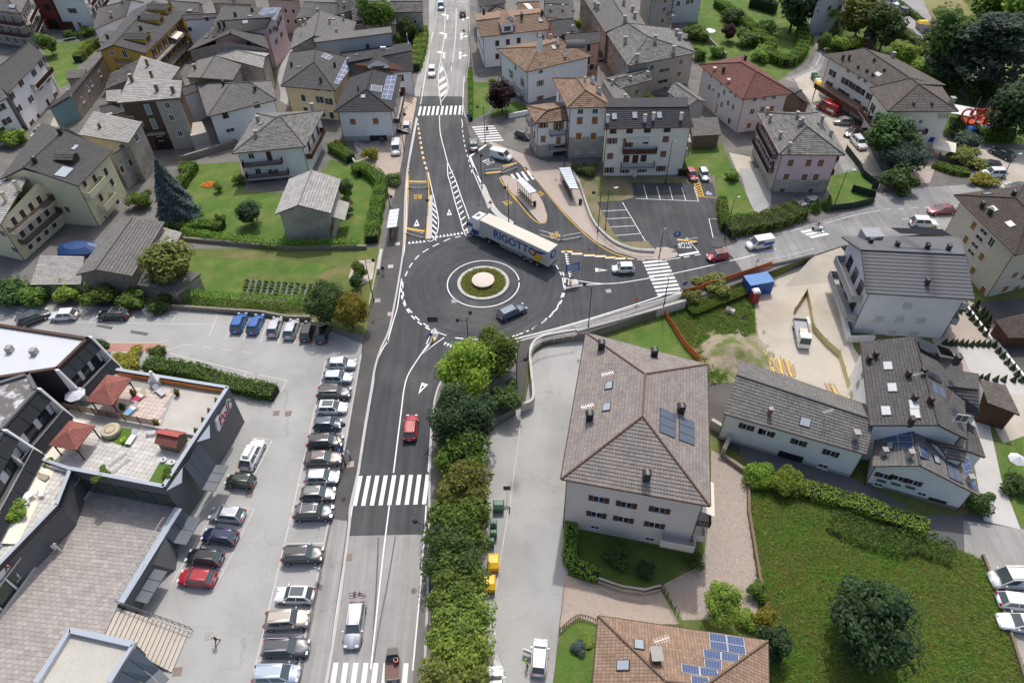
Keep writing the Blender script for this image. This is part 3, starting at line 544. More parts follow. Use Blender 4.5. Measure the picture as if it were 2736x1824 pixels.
mline([(-4.3,125.6),(-7.5,121.2),],.5,1);mline([(-7.5,121.2),(-5.8,114)],.45,1);mline([(-6.7,117.2),(-5.1,111.5)],.3,1)
mline([(27.6,88.3),(31,89.1)],.5,1);mline([(31,89.1),(29.7,93.1)],.12,1)
Y='paint_y'
mline([(-19,114.9),(-18.4,107.5),(-17.8,98.1),(-17.6,92.8)],.14,4,Y,.026);mline([(-15.4,115.5),(-14.6,107.4),(-14.2,94.4)],.16,3,Y)
mdash([(-19.2,137.4),(-18.1,129.6),(-16.8,121.4),(-15.3,114.7)],.3,1.0,1.0,Y,k=5);mdash([(-19.2,137.4),(-17.9,129.5),(-16.6,121.4),(-15.1,114.7)],.16,1.0,1.0,'paint',k=5,z=.026)
mdash([(-19.2,118.2),(-19,114.6),(-19.1,115.7)],.14,.7,.6,Y,k=3)
for a,b in (((-18.7,112.6),(-15.4,112.4)),((-17.7,97.6),(-14.6,96.6)),((-4.3,114.9),(-1.4,115.3)),((-1,117.2),(1.7,118.3)),((28.1,92.6),(31.2,91.9))):
 mline([a,b],.45 if a[1]<120 else .6,1,Y)
mline([(1.1,120.6),(3,116.8),(4,113.6),(5,112.6),(9.5,101.4),(12.2,95.9),(14.5,92),(17.3,89.1),(20.6,87.5)],.16,3,Y)
mline([(-.3,110.1),(2,104.1),(3.9,99.9),(5.2,98.2),(5.8,98.1),(6.3,98.4),(6.6,100.1),(6.4,101.9),(5.8,103.3),],.16,4,Y)
mline([(-1.5,113.3),(-1.3,111.7),(1.4,105.2)],.16,3,Y);mline([(-4.3,110.3),(-3,105.1),(-1.4,100.8),(.4,97.4)],.14,3,Y)
for p in [(9.4,90.1),(11,89.5),(13,89),(14.8,88.7),(16.4,88.3),(17.9,88)]:
 mpoly([(p[0]-.9,p[1]-.05),(p[0]+.9,p[1]-.12),(p[0]+.9,p[1]+.12),(p[0]-.9,p[1]+.18)],'painted_dash',Y)
 mpoly([(p[0]-.9,p[1]-.3),(p[0]+.9,p[1]-.37),(p[0]+.9,p[1]-.12),(p[0]-.9,p[1]-.05)],'painted_dash')
for q in ([(23,105.1),(34,103.8)],[(25,109.4),(25,104.9)],[(27.4,109),(27.3,104.7)],[(29.7,108.8),(29.5,104.4)],[(31.9,108.5),(31.8,104.1)],[(34.2,108.5),(34,103.6)],
  [(20.4,104),(22.7,92.4)],[(16.5,101.4),(20.8,101.6)],[(17,99),(21.1,99.2)],[(17.4,96.6),(21.6,96.8)],[(17.9,94.1),(22.1,94.5)],[(36.4,98.1),(34.7,98.4),(34.2,92.9)]):
 mline(q,.12,1)
mline([(34.3,105.3),(37.3,104.8)],.14,1,Y);mline([(34.5,109.8),(34.3,105.3)],.14,1,Y);mline([(35.5,109.8),(35.3,105.3)],.14,1,Y)
for i in range(6):
 a=v3((34.4,109.1)).lerp(v3((34.4,105.3)),i/5.0);b=v3((35.5,109.8)).lerp(v3((35.3,105.9)),i/5.0);mline([a,b],.22,1,Y,.028)
mpoly([(36,106.8),(36.8,106.9),(36.7,105.9),(35.9,105.8)],'blue_bay_sign','blue')
def wheelchair(c,s,parent):
 b=MB();c=v3(c);z=.026
 for i in range(10):
  a0,a1=R(150+i*24),R(150+(i+1)*24)
  b.poly([c+Vector((math.cos(a)*r_*s,math.sin(a)*r_*s-.15*s,z)) for a,r_ in ((a0,.5),(a0,.36),(a1,.36),(a1,.5))][::-1])
 b.poly([c+Vector((x*s,y*s,z)) for x,y in ((-.15,-.1),(.0,-.1),(.0,.75),(-.15,.75))]);b.poly([c+Vector((x*s,y*s,z)) for x,y in ((-.1,.1),(.45,.1),(.7,-.5),(.55,-.5),(.35,0),(-.1,0))])
 return b.build('wheelchair_symbol',M['paint'],parent)
wheelchair((36.4,106.3),.9,road)
BAY='paint_worn'
for q in ([(-26.3,66.5),(-25.9,42.2)],[(-25.9,41.7),(-25.9,28.5),(-25.9,24.8)],[(-26.1,56.2),(-21.6,56.2)],[(-26.1,53.6),(-21.6,53.6)],[(-26.1,51),(-21.8,51)],[(-26,48.5),(-21.7,48.4)],[(-25.9,46),(-21.5,45.9)],[(-26,43.4),(-21.6,43.4)],
  [(-26,40.8),(-21.6,40.8)],[(-26,38.3),(-21.5,38.3)],[(-25.9,35.8),(-21.5,35.7)],[(-25.9,33.3),(-21.5,33.2)],[(-25.8,28.3),(-21.4,28.2)],[(-25.8,25.8),(-21.3,25.6)],
  [(-22.3,64),(-21.7,64)],[(-22.3,61.4),(-21.7,61.4)],[(-35.7,64.2),(-30.9,62.8),(-31.3,60.8)],[(-49,68.6),(-34.6,63.8)],[(-43.1,66.5),(-43.5,64.7)],[(-36.9,64.5),(-37.2,63.2)],
  [(-69.5,75.5),(-69.5,76.1)],[(-66,75.6),(-44.4,74.4)],[(-63.3,77.8),(-63.2,75.6)],[(-57.1,77.8),(-57,75.4)],[(-50.8,77.5),(-50.8,75.1)],[(-44.4,76.6),(-44.3,71.8)],[(-41.7,73.1),(-41.7,71.2)],[(-39,72.4),(-39,70.7)],
  [(-36.5,75.4),(-36.4,70.3)],[(-33.9,74.9),(-33.8,69.9)],[(-31.5,74.2),(-31.4,69.8)],
  [(-33,53.2),(-30.6,52.8),(-31.6,47.6)],[(-35.1,41.3),(-30.9,40.3),(-30.4,42.8),(-31.9,43.1)],[(-35.4,38.7),(-31.3,37.8),(-30.9,40.3)],[(-35.9,36.3),(-31.8,35.4),(-31.3,37.8)],[(-36.6,34),(-32.3,33.1),(-31.8,35.4)],[(-37,34.1),(-35.2,41.9)]):
 mline(q,.11,1,BAY,.02)
sheet('painted_bay',[(-59.1,71),(-51.5,70.7),(-49.6,70),(-50.9,68.9),(-58.2,69.1)],.016,M['paint_red'],road)
for q in ([(-59.7,71.1),(-51.6,70.8),(-50.2,71.3)],[(-58,69.1),(-50,68.9),(-47.5,70.3)],):mline(q,.1,1,BAY,.02)
mdash([(-47.5,70.3),(-43.2,69.5),(-37.1,68.3)],.1,1.5,1.5,BAY,z=.02)
for q in ([(-61.8,75),(-59.3,74.4),(-59.4,73.8),(-62.1,74.6)],[(-56.3,73.6),(-53.5,72.9),(-53.6,72.3),(-56.3,73)]):mpoly(q,'asphalt_patch','asphalt_patch',.012)
for q in ([(-3,31.9,-1.49),(-3.3,28.8,-1.49),(-1.7,24.9,-1.49),(-1.5,23.6,-1.49)],):strip(q,.12,.01,M['paint_worn'],'painted_line',road,4)
for q in ([(-2.8,28.4,-1.49),(-2.4,28.7,-1.49),(-2.3,27.6,-1.49)],[(-3.2,26.2,-1.49),(-2.8,26.5,-1.49),(-1.6,24.9,-1.49),(-1.7,24.6,-1.49)]):MB().poly([(p[0],p[1],LOW+.02) for p in ccw(q)]).build('hatch_bar',M['paint_worn'],road)
strip([(-15.5,38.9),(-15.1,34.5),(-14.7,28.5),(-14.6,26.3)],.16,.014,M['asphalt_patch'],'tar_seam',road,3);strip([(-13.6,38.9),(-13.8,34.2),(-14.2,28.4),(-14.3,25)],.14,.0145,M['asphalt_patch'],'tar_seam',road,3)
M['cover']=surf('rusty_iron',(.24,.19,.155),.85,.2,2)
for p,k in (((-29.5,57),'terracotta'),((-20.1,48.8),'pavers_pink'),((-18.5,36.5),'terracotta'),((-31.4,28.3),'concrete_dirty'),((-33.4,24.9),'terracotta'),((-18.2,75.8),'pavers_pink'),((-20.5,78.9),'concrete_dirty'),((-8.7,78.4),'concrete_dirty'),((-19.4,87.2),'concrete'),((15.1,79.9),'concrete_dirty'),((-18.9,93.2),'concrete'),((-31.5,44.8),'terracotta'),((-31.1,57.1),'terracotta')):
 b=MB();b.box(-.42,-.42,.012,.42,.42,.024);b.box(-.3,-.3,.024,.3,.3,.028);o=b.build('manhole_cover',M['cover' if k=='terracotta' else k],road,(p[0],p[1],0),.1)
# ---------------------------------------------------------------- houses:library
def tm(n,c,**k):M[n]=tiles_mat(n,c,**k)
tm('t_grey',(.10,.098,.096),tw=.3,th=.38,var=.14,patch=.14,line=.35)
tm('t_dark',(.056,.056,.06),tw=.3,th=.38,var=.15,patch=.15,line=.35)
tm('t_mid',(.175,.17,.16),tw=.34,th=.4,var=.15,patch=.16,line=.4)
tm('t_slate',(.225,.22,.208),stag=.5,tw=.45,th=.42,var=.22,patch=.22,line=.5,col2=(.16,.157,.15))
tm('t_pale',(.40,.39,.365),stag=.5,tw=.5,th=.45,var=.12,patch=.14,line=.35,col2=(.34,.33,.31))
tm('t_taupe',(.285,.252,.228),tw=.3,th=.4,var=.12,patch=.14,line=.4,col2=(.255,.228,.21))
tm('t_brown',(.285,.19,.125),tw=.3,th=.38,var=.28,patch=.15,line=.4,col2=(.23,.16,.115))
tm('t_brown2',(.30,.205,.145),tw=.3,th=.4,var=.16,patch=.12,line=.45)
tm('t_oldbrown',(.125,.11,.098),tw=.3,th=.38,var=.2,patch=.2,line=.35)
tm('t_red',(.17,.075,.062),tw=.3,th=.38,var=.15,patch=.12,line=.35)
tm('t_deep',(.085,.07,.06),tw=.3,th=.38,var=.18,patch=.16,line=.4)
tm('t_redsh',(.27,.10,.08),tw=.5,th=.3,var=.12,patch=.1,line=.2,wave=.2)
tm('t_stone',(.17,.165,.155),stag=.5,tw=.7,th=.55,var=.4,patch=.3,line=.6,col2=(.11,.105,.1))
tm('t_metal',(.13,.135,.145),tw=9,th=.4,var=.04,patch=.05,line=.35,rough=.5)
def wm(n,c,**k):M[n]=surf(n,c,**{**dict(rough=.9,var=.07,scale=.5,fine=.03,fscale=6,spec=.2),**k})
wm('w_white',(.84,.835,.82));wm('w_cream',(.82,.79,.68));wm('w_beige',(.7,.62,.51));wm('w_pinkbeige',(.74,.665,.615));wm('w_yellow',(.76,.62,.38));wm('w_ochre',(.56,.33,.075))
wm('w_paleyellow',(.72,.68,.45));wm('w_pink',(.70,.52,.53));wm('w_salmon',(.7,.38,.28));wm('w_grey',(.48,.48,.47));wm('w_lightgrey',(.66,.66,.67));wm('w_bluegrey',(.60,.62,.66))
wm('w_brown',(.115,.082,.062));wm('w_teal',(.24,.36,.36));wm('w_red',(.24,.07,.06));wm('w_old',(.42,.38,.32),var=.16,col2=(.30,.27,.22),cscale=.4);wm('w_greige',(.45,.41,.355),var=.1)
wm('w_dirty',(.50,.46,.39),var=.1,col2=(.35,.31,.26),cscale=.25)
M['w_stone']=crazy_mat('rubble_stone',((.30,.26,.21),(.2,.18,.16),(.36,.31,.25)),2.6,(.2,.18,.15),.05)
M['pv']=grid_mat('solar_cells',(.04,.07,.17),(.26,.26),(.22,.26,.36),.012,.2,.6)
M['pv_dark']=grid_mat('black_solar_cells',(.018,.02,.026),(.5,.5),(.05,.055,.06),.01,.2,.6)
M['pv_th']=gloss('solar_collector',(.11,.13,.17),.18,spec=.6)
M['pvframe']=gloss('aluminium_frame',(.62,.63,.64),.4,.4)
M['metalroof']=surf('grey_sheet_metal',(.30,.315,.33),.45,.05,.3,.02,4,spec=.5)
M['ridge']=surf('brown_ridge',(.2,.125,.095),.8,.12,1)
class House:pass
def lerp(a,b,t):return a+(b-a)*t
def inset_quad(P,o):
 n=len(P);out=[]
 for i in range(n):
  a,b,c=P[i-1],P[i],P[(i+1) % n]
  d1=(b-a);d1.z=0;d1.normalize();d2=(c-b);d2.z=0;d2.normalize()
  n1=Vector((-d1.y,d1.x,0));n2=Vector((-d2.y,d2.x,0));k=n1+n2;k/=max(.3,k.dot(n1));out.append(b+k*o)
 return out
def courses(b,P0,P1,R1,R0,pitch,lift=.05,mi=0):
 """roof slope from eave P0-P1 up to R0-R1 laid in courses, each lower edge proud of the one below"""
 e=(P1-P0).normalized();top=(R0+R1)/2;mid=(P0+P1)/2;L=(top-mid).length;n=max(2,int(L/pitch))
 nn=(P1-P0).cross(top-P0).normalized()
 if nn.z<0:nn=-nn
 up=nn*lift;prev=None
 for i in range(n):
  t0,t1=i/n,(i+1)/n;A,B=lerp(P0,R0,t0)+up,lerp(P1,R1,t0)+up;C,D=lerp(P1,R1,t1),lerp(P0,R0,t1)
  u=lambda p:(p-P0).dot(e);q=[A,B,C,D];uv=[(u(A),i+.001),(u(B),i+.001),(u(C),i+.999),(u(D),i+.999)]
  if (C-D).length<.02:q=[A,B,C];uv=uv[:3]
  b.poly(q,mi,uv);b.poly([A-up,B-up,B,A],mi,[(u(A),i+.95)]*4)
def house(name,label,quad,h,roof='hx',rise=None,over=.6,wall='w_white',tile='t_grey',z0=0,hipf=1.0,pitch=.38,cat='house',drop=None,group=None,base=None,ridge=True,gutter=True,slope=.42,th=.2,rm=None):
 H=House();P=[v3(p) for p in quad]
 for p in P:p.z=h
 c=sum(P,Vector())/4
 a2=sum(P[i].x*P[(i+1) % 4].y-P[(i+1) % 4].x*P[i].y for i in range(4))
 if a2<0:print('clockwise quad',label)
 H.root=empty(name,(c.x,c.y,z0),0,label,cat,group);H.o=Vector((c.x,c.y,z0));P=[p-H.o for p in P];hh=h-z0
 H.P=P;Wd=((P[1]-P[0]).length+(P[2]-P[3]).length)/2;Dp=((P[3]-P[0]).length+(P[2]-P[1]).length)/2
 sp=Dp if roof[1]=='x' else Wd
 if rise is None:rise=slope*sp/2
 H.h=hh;H.rise=rise;up=Vector((0,0,rise));H.z0=z0
 I=inset_quad(P,over) if over else [p.copy() for p in P];H.I=I
 F=[]
 if rm:rise=rm[0][2]-h;H.rise=rise;up=Vector((0,0,rise))
 RM=[v3(p)-H.o for p in rm] if rm else None
 if roof[0]=='h':
  if roof[1]=='x': a,b=(P[0]+P[3])/2,(P[1]+P[2])/2
  else:a,b=(P[0]+P[1])/2,(P[3]+P[2])/2
  L=(b-a).length;k=min(.5,sp/2*hipf/L);R0,R1=RM or (lerp(a,b,k)+up,lerp(b,a,k)+up)
  F=[(P[0],P[1],R1,R0),(P[1],P[2],R1,R1),(P[2],P[3],R0,R1),(P[3],P[0],R0,R0)] if roof[1]=='x' else [(P[0],P[1],R0,R0),(P[1],P[2],R1,R0),(P[2],P[3],R1,R1),(P[3],P[0],R0,R1)]
  ridges=[(R0,R1)]+([(P[0],R0),(P[3],R0),(P[1],R1),(P[2],R1)] if roof[1]=='x' else [(P[0],R0),(P[1],R0),(P[2],R1),(P[3],R1)])
 elif roof[0]=='g':
  if roof[1]=='x': R0,R1=RM or ((P[0]+P[3])/2+up,(P[1]+P[2])/2+up);F=[(P[0],P[1],R1,R0),(P[2],P[3],R0,R1)]
  else:R0,R1=RM or ((P[0]+P[1])/2+up,(P[3]+P[2])/2+up);F=[(P[1],P[2],R1,R0),(P[3],P[0],R0,R1)]
  ridges=[(R0,R1)]
 elif roof[0]=='s':
  i='frbl'.index(roof[1]);Q=[P[(i+j) % 4] for j in range(4)];Q[2]=Q[2]+up;Q[3]=Q[3]+up;F=[tuple(Q)];ridges=[];R0,R1=Q[3],Q[2];H.low=i
 else:F=[];ridges=[]
 H.F=F;H.roofkind=roof
 wb=MB();drop_=drop or [0,0,0,0]
 for i in range(4):
  a,b_=I[i],I[(i+1) % 4];top=[]
  if roof[0]=='g' and ((roof[1]=='x' and i in (1,3)) or (roof[1]=='y' and i in (0,2))):
   rr=R1 if i in (1,2) else R0;ab=b_-a;ab.z=0;tt=min(.9,max(.1,Vector((rr.x-a.x,rr.y-a.y,0)).dot(ab)/ab.length_squared));mid=lerp(a,b_,tt);top=[Vector((mid.x,mid.y,hh+rise-th-.02))]
  za=zb=hh-.02
  if roof[0]=='s':
   zz={(i_+H.low) % 4:(hh-th+rise*(over/max(.1,sp) if i_<2 else 1-over/max(.1,sp))) for i_ in range(4)};za,zb=zz[i],zz[(i+1) % 4]
  if roof[0]=='f': za=zb=hh
  q=[Vector((a.x,a.y,-drop_[i])),Vector((b_.x,b_.y,-drop_[i])),Vector((b_.x,b_.y,zb))]+top+[Vector((a.x,a.y,za))]
  wb.poly(q)
  if roof[0]=='f' and i==0:wb.poly([Vector((p.x,p.y,hh-.05)) for p in I])
 H.wall=wb.build('wall',M[wall],H.root)
 if base:
  bb=MB();Q=inset_quad(I,-.04)
  for i in range(4):bb.poly([Q[i],Q[(i+1) % 4],Q[(i+1) % 4],Q[i]]);
  bb=MB()
  for i in range(4):
   a,b_=Q[i],Q[(i+1) % 4];bb.poly([(a.x,a.y,-drop_[i]),(b_.x,b_.y,-drop_[i]),(b_.x,b_.y,base[1]),(a.x,a.y,base[1])])
  bb.build('plinth',M[base[0]],H.root)
 if F:
  rb=MB()
  for f in F:courses(rb,*f,pitch)
  H.roof=rb.build('roof',M[tile],H.root)
  sb=MB();dn=Vector((0,0,-th));eps=Vector((0,0,-.03))
  for f in F:
   q=[f[0],f[1],f[2],f[3]] if (f[2]-f[3]).length>.02 else [f[0],f[1],f[2]]
   if roof[0]!='h': sb.poly([p+dn for p in reversed(q)])
   sb.poly([f[0]+dn,f[1]+dn,f[1]+eps,f[0]+eps])
   if roof[0] in 'gs':
    sb.poly([f[1]+dn,f[2]+dn,f[2]+eps*.2,f[1]+eps*.2]);sb.poly([f[3]+dn,f[0]+dn,f[0]+eps*.2,f[3]+eps*.2])
   if roof[0]=='s': sb.poly([f[2]+dn,f[3]+dn,f[3]+eps*.2,f[2]+eps*.2])
  if roof[0]=='h': sb.poly([p+dn for p in reversed(P)])
  sb.build('soffit',M['wood' if tile in ('t_grey','t_dark','t_brown','t_red','t_deep','t_oldbrown','t_taupe') else 'wood_g'],H.roof)
  if ridge and ridges:
   cb=MB()
   for a,b_ in ridges:
    a=a+Vector((0,0,.05));b_=b_+Vector((0,0,.05));n=max(1,int((b_-a).length/.5))
    for j in range(n):cb.tube(lerp(a,b_,j/n),lerp(a,b_,(j+1)/n),.14,.11,6)
   cb.build('ridge_tiles',M['ridge'] if tile=='t_taupe' else M[tile],H.roof)
  if gutter:
   for f in F:
    e=(f[1]-f[0]).normalized();out=Vector((e.y,-e.x,0));g=MB()
    g.tube(f[0]+out*.07-Vector((0,0,.05)),f[1]+out*.07-Vector((0,0,.05)),.075,n=6);g.build('gutter',M['copper'] if wall not in ('w_lightgrey','w_bluegrey') else M['dark'],H.roof)
   if z0+hh<40 and roof[0] in 'hg':
    for i in (0,1):
     a=inset_quad(I,-.07)[i];MB().tube((a.x,a.y,0),(a.x,a.y,hh-.3),.055,n=6).build('downpipe',M['pipe'],H.root)
 HOUSES.append(H);return H
HOUSES=[]
def sight(H,p):
 """line of sight from the drone through the surveyed ground mark, in the house's own frame"""
 g=Vector((p[0],p[1],p[2] if len(p)>2 else 0));return STATION-H.o,(g-STATION).normalized()
def on_wall(H,i,p):
 o,d=sight(H,p);a,b=H.I[i],H.I[(i+1) % 4];e=(b-a);e.z=0;e.normalize();n=Vector((e.y,-e.x,0))
 t=(a-o).dot(n)/d.dot(n);q=o+d*t;return (q-a).dot(e),q.z
def wall_frame(H,i):
 a,b=H.I[i].copy(),H.I[(i+1) % 4].copy();a.z=b.z=0;e=(b-a);L=e.length;e.normalize();return a,e,Vector((e.y,-e.x,0)),L
def inside(q,poly):
 c=0;n=len(poly)
 for i in range(n):
  a,b=poly[i],poly[(i+1) % n];s_=(b.x-a.x)*(q.y-a.y)-(b.y-a.y)*(q.x-a.x)
  if s_<-1.0:return False
 return True
def on_roof(H,p):
 o,d=sight(H,p);best=None
 for f in H.F:
  n=(f[1]-f[0]).cross((f[2]+f[3])/2-f[0]).normalized()
  if n.z<0:n=-n
  if abs(d.dot(n))<1e-4:continue
  t=(f[0]-o).dot(n)/d.dot(n);q=o+d*t;ok=inside(q,[f[0],f[1],f[2],f[3]])
  sc=(ok,q.z)
  if best is None or sc>best[0]:
   e=(f[1]-f[0]).normalized();best=(sc,q,n,e,n.cross(e))
 if best is None:t=(H.h-o.z)/d.z;return o+d*t,Vector((0,0,1)),Vector((1,0,0)),Vector((0,1,0))
 return best[1:]
_win={}
def win_meshes(w,h,style,shc,frame):
 k=(round(w,2),round(h,2),style,shc,frame)
 if k in _win:return _win[k]
 f=MB();g=MB();s=MB();fw=.09
 f.box(-w/2-fw,0,-h/2-fw,-w/2,.05,h/2+fw);f.box(w/2,0,-h/2-fw,w/2+fw,.05,h/2+fw);f.box(-w/2,0,h/2,w/2,.05,h/2+fw)
 f.box(-w/2-.12,0,-h/2-.1,w/2+.12,.14,-h/2-.012)
 if style!='closed': f.box(-.035,.012,-h/2,.035,.04,h/2)
 g.box(-w/2,.0,-h/2,w/2,.012,h/2)
 if style=='open':
  s.box(-w/2,.02,-h/2,0,.07,h/2)
 elif style=='closed':
  s.box(-w/2+.01,.03,-h/2+.01,-.01,.07,h/2-.01)
  for i in range(3):s.box(-w/2+.06,.07,-h/2+.1+i*h/3,-.06,.085,-h/2+h/3-.05+i*h/3)
 _win[k]=(f.mesh('window',M[frame]),g.mesh('pane',M['glass']),s.mesh('shutter',M[shc]) if style in ('open','closed') else None);return _win[k]
def window_at(H,i,s,z,w=1.0,h=1.4,style='plain',shc='wood',frame='white'):
 a,e,n,L=wall_frame(H,i);c=a+e*s+n*.003;c.z=z;mf,mg,ms=win_meshes(w,h,style,shc,frame)
 ob=put('window',mf,H.root,c,e,n*1.0,(0,0,1)) if False else None
 ob=bpy.data.objects.new('window',mf);COL.objects.link(ob);ob.parent=H.root
 ob.location=c;ob.rotation_euler=(0,0,math.atan2(e.y,e.x)+math.pi)
 link('pane',mg,ob)
 if ms:
  for sd in (-1,1):
   so_=link('shutter',ms,ob)
   if style=='open': so_.location=((-w/2-.1) if sd<0 else (w+.1-.0),0,0);so_.location.x=-w/2-.02 if sd<0 else w+.02
   else:so_.location.x=0 if sd<0 else w/2
 return ob
def win(H,i,pts,w=1.0,h=1.4,style='plain',shc='wood',frame='white'):
 for p in pts:
  s,z=on_wall(H,i,p);a,e,n,L=wall_frame(H,i)
  s=min(max(s,w*.6),L-w*.6);window_at(H,i,s,z,w,h,style,shc,frame)
def wins(H,i,n,rows,w=1.0,h=1.4,style='plain',shc='wood',frame='white',m=.12,skip=0):
 """a regular facade: n columns, one row of windows at each height"""
 a,e,nn,L=wall_frame(H,i)
 for z in rows:
  for k in range(n):
   if skip and random.random()<skip:continue
   window_at(H,i,L*(m+(1-2*m)*(k+.5)/n),z,w,h,style if not isinstance(style,tuple) else random.choice(style),shc,frame)
def panel(H,i,pts,name,mat,d=.06,parent=None):
 """a rectangle on wall i spanned by two opposite marks (door, garage, sign, colour field)"""
 s0,z0=on_wall(H,i,pts[0]);s1,z1=on_wall(H,i,pts[1]);s0,s1=sorted((s0,s1));z0,z1=sorted((z0,z1));a,e,n,L=wall_frame(H,i)
 c=a+e*(s0+s1)/2+n*d/2;c.z=(z0+z1)/2
 return MB().obox(c,e*(s1-s0)/2,n*d/2,Vector((0,0,(z1-z0)/2))).build(name,M[mat],parent or H.root)
def door(H,i,s,w=1.1,h=2.1,mat='wood',z=0,d=.06):
 a,e,n,L=wall_frame(H,i);c=a+e*s+n*d/2;c.z=z+h/2
 o=MB().obox(c,e*w/2,n*d/2,Vector((0,0,h/2))).build('door',M[mat],H.root)
 MB().obox(c+n*.06+e*w*.36,e*.05,n*.03,Vector((0,0,.08))).build('door_handle',M['steel'],o);return o
def balcony(H,i,s0,s1,z,depth=1.2,kind='wood',hgt=1.0,slab='concrete'):
 a,e,n,L=wall_frame(H,i);a=a+Vector((0,0,z));up=Vector((0,0,1))
 b=MB().obox(a+e*(s0+s1)/2+n*depth/2-up*.08,e*(s1-s0)/2,n*depth/2,up*.08).build('balcony',M[slab],H.root)
 c=[a+e*s0+n*.05,a+e*s0+n*(depth-.06),a+e*s1+n*(depth-.06),a+e*s1+n*.05]
 mt={'wood': 'wood','dark': 'dark','panel': 'metalroof','darkpanel': 'wood','bars': 'dark','white': 'white','solid': None}[kind]
 if kind in ('panel','darkpanel','solid'):
  for p,q in zip(c,c[1:]):
   m_=M[mt] if mt else H.wall.data.materials[0]
   MB().obox((p+q)/2+up*(hgt/2+.01),(q-p)/2,(q-p).normalized().cross(up)*.04,up*hgt/2).build('parapet',m_,b)
 else:
  r=MB();
  for p,q in zip(c,c[1:]):
   r.bar(p+up*hgt,q+up*hgt,.07,.06);r.bar(p+up*.12,q+up*.12,.05,.05)
   k=max(2,int((q-p).length/(.22 if kind=='wood' else .3)))
   for j in range(k+1):
    t=lerp(p,q,j/k);r.bar(t+up*.1,t+up*hgt,.13 if kind=='wood' else .03,.04)
  r.build('railing',M[mt],b)
 return b
def balc(H,i,p0,p1,depth=1.2,kind='wood',hgt=1.0,slab='concrete'):
 s0,z=on_wall(H,i,p0);s1,z1=on_wall(H,i,p1);s0,s1=sorted((s0,s1));return balcony(H,i,s0,s1,(z+z1)/2,depth,kind,hgt,slab)
def chimney(H,p,w=.6,d=.6,h=1.1,kind='plaster',mat=None):
 q,n,e,s=on_roof(H,p);b=MB();z=q.z-.5;m0=M[mat] if mat else M[{'plaster': 'w_lightgrey','metal': 'dark','stone': 'w_greige','brick': 'terracotta'}[kind]]
 b.obox((q.x,q.y,z+(h+.5)/2),(w/2,0,0),(0,d/2,0),(0,0,(h+.5)/2));ch=b.build('chimney',m0,H.roof if hasattr(H,'roof') else H.root);zt=z+h+.5
 c=MB()
 if kind=='metal':
  for j in range(5):
   a0,a1=math.pi*j/5,math.pi*(j+1)/5;r=w*.62
   c.faces([(q.x+r*math.cos(a),q.y+yy,zt+.12+r*.7*math.sin(a)) for a in (a0,a1) for yy in (-d*.7,d*.7)],[(0,2,3,1)])
  for yy in (-1,1):
   for xx in (-1,1):c.box(q.x+xx*w*.45-.03,q.y+yy*d*.45-.03,zt,q.x+xx*w*.45+.03,q.y+yy*d*.45+.03,zt+.3)
  c.build('chimney_cowl',M['dark'],ch)
 else:
  for yy in (-1,1):
   for xx in (-1,1):c.box(q.x+xx*w*.38-.05,q.y+yy*d*.38-.05,zt,q.x+xx*w*.38+.05,q.y+yy*d*.38+.05,zt+.2)
  c.box(q.x-w*.65,q.y-d*.65,zt+.2,q.x+w*.65,q.y+d*.65,zt+.28);c.build('chimney_cap',M['concrete_dirty'],ch)
 return ch
def chims(H,pts,**k):
 for p in pts:chimney(H,p,**k)
def roof_frame(H,p):
 q,n,e,s=on_roof(H,p);return q,n,e,s
def skylight(H,pts,w=.8,h=1.2):
 for p in pts:
  q,n,e,s=on_roof(H,p);f=MB();c=q+n*.07
  f.obox(c,e*(w/2+.08),s*(h/2+.08),n*.07);o=f.build('skylight',M['dark'],H.roof)
  MB().obox(c+n*.08,e*w/2,s*h/2,n*.012).build('pane',M['glass_sky'],o)
def solar(H,p,nx,ny,w=1.0,h=1.6,mat='pv',gap=.04,frame=True,rot=False):
 """an array of nx by ny panels whose lower corner nearest the eave's start is at mark p"""
 q,n,e,s=on_roof(H,p);fr=.035
 for i in range(nx):
  for j in range(ny):
   o=q+e*(i*(w+gap))+s*(j*(h+gap))+n*.12;f=MB()
   f.obox(o+e*w/2+s*h/2,e*w/2,s*h/2,n*.025);pv=f.build('solar_panel',M['pvframe' if frame else 'dark'],H.roof)
   g=MB();r=.04;c=[o+e*r+s*r,o+e*(w-r)+s*r,o+e*(w-r)+s*(h-r),o+e*r+s*(h-r)]
   g.poly([x+n*.03 for x in c],0,[(0,0),(w-2*r,0),(w-2*r,h-2*r),(0,h-2*r)]);g.build('cells',M[mat],pv)
def solar4(H,pts,nx,ny,mat='pv',frame=True):
 """an array filling the four-cornered field marked on the roof"""
 Q=[on_roof(H,p) for p in pts];n=Q[0][1];c=[x[0]+n*.12 for x in Q]
 n=(c[1]-c[0]).cross(c[3]-c[0]).normalized();n=n if n.z>0 else -n
 bl=lambda u,v:lerp(lerp(c[0],c[1],u),lerp(c[3],c[2],u),v);g=.012
 for i in range(nx):
  for j in range(ny):
   q=[bl((i+a)/nx,(j+b_)/ny) for a,b_ in ((g,g),(1-g,g),(1-g,1-g),(g,1-g))];f=MB().hexa([p-n*.05 for p in q],q);pv=f.build('solar_panel',M['pvframe' if frame else 'dark'],H.roof)
   w,h=(q[1]-q[0]).length,(q[3]-q[0]).length;ce=sum(q,Vector())/4;qq=[ce+(p-ce)*.94+n*.006 for p in q]
   MB().poly(qq,0,[(0,0),(w,0),(w,h),(0,h)]).build('cells',M[mat],pv)
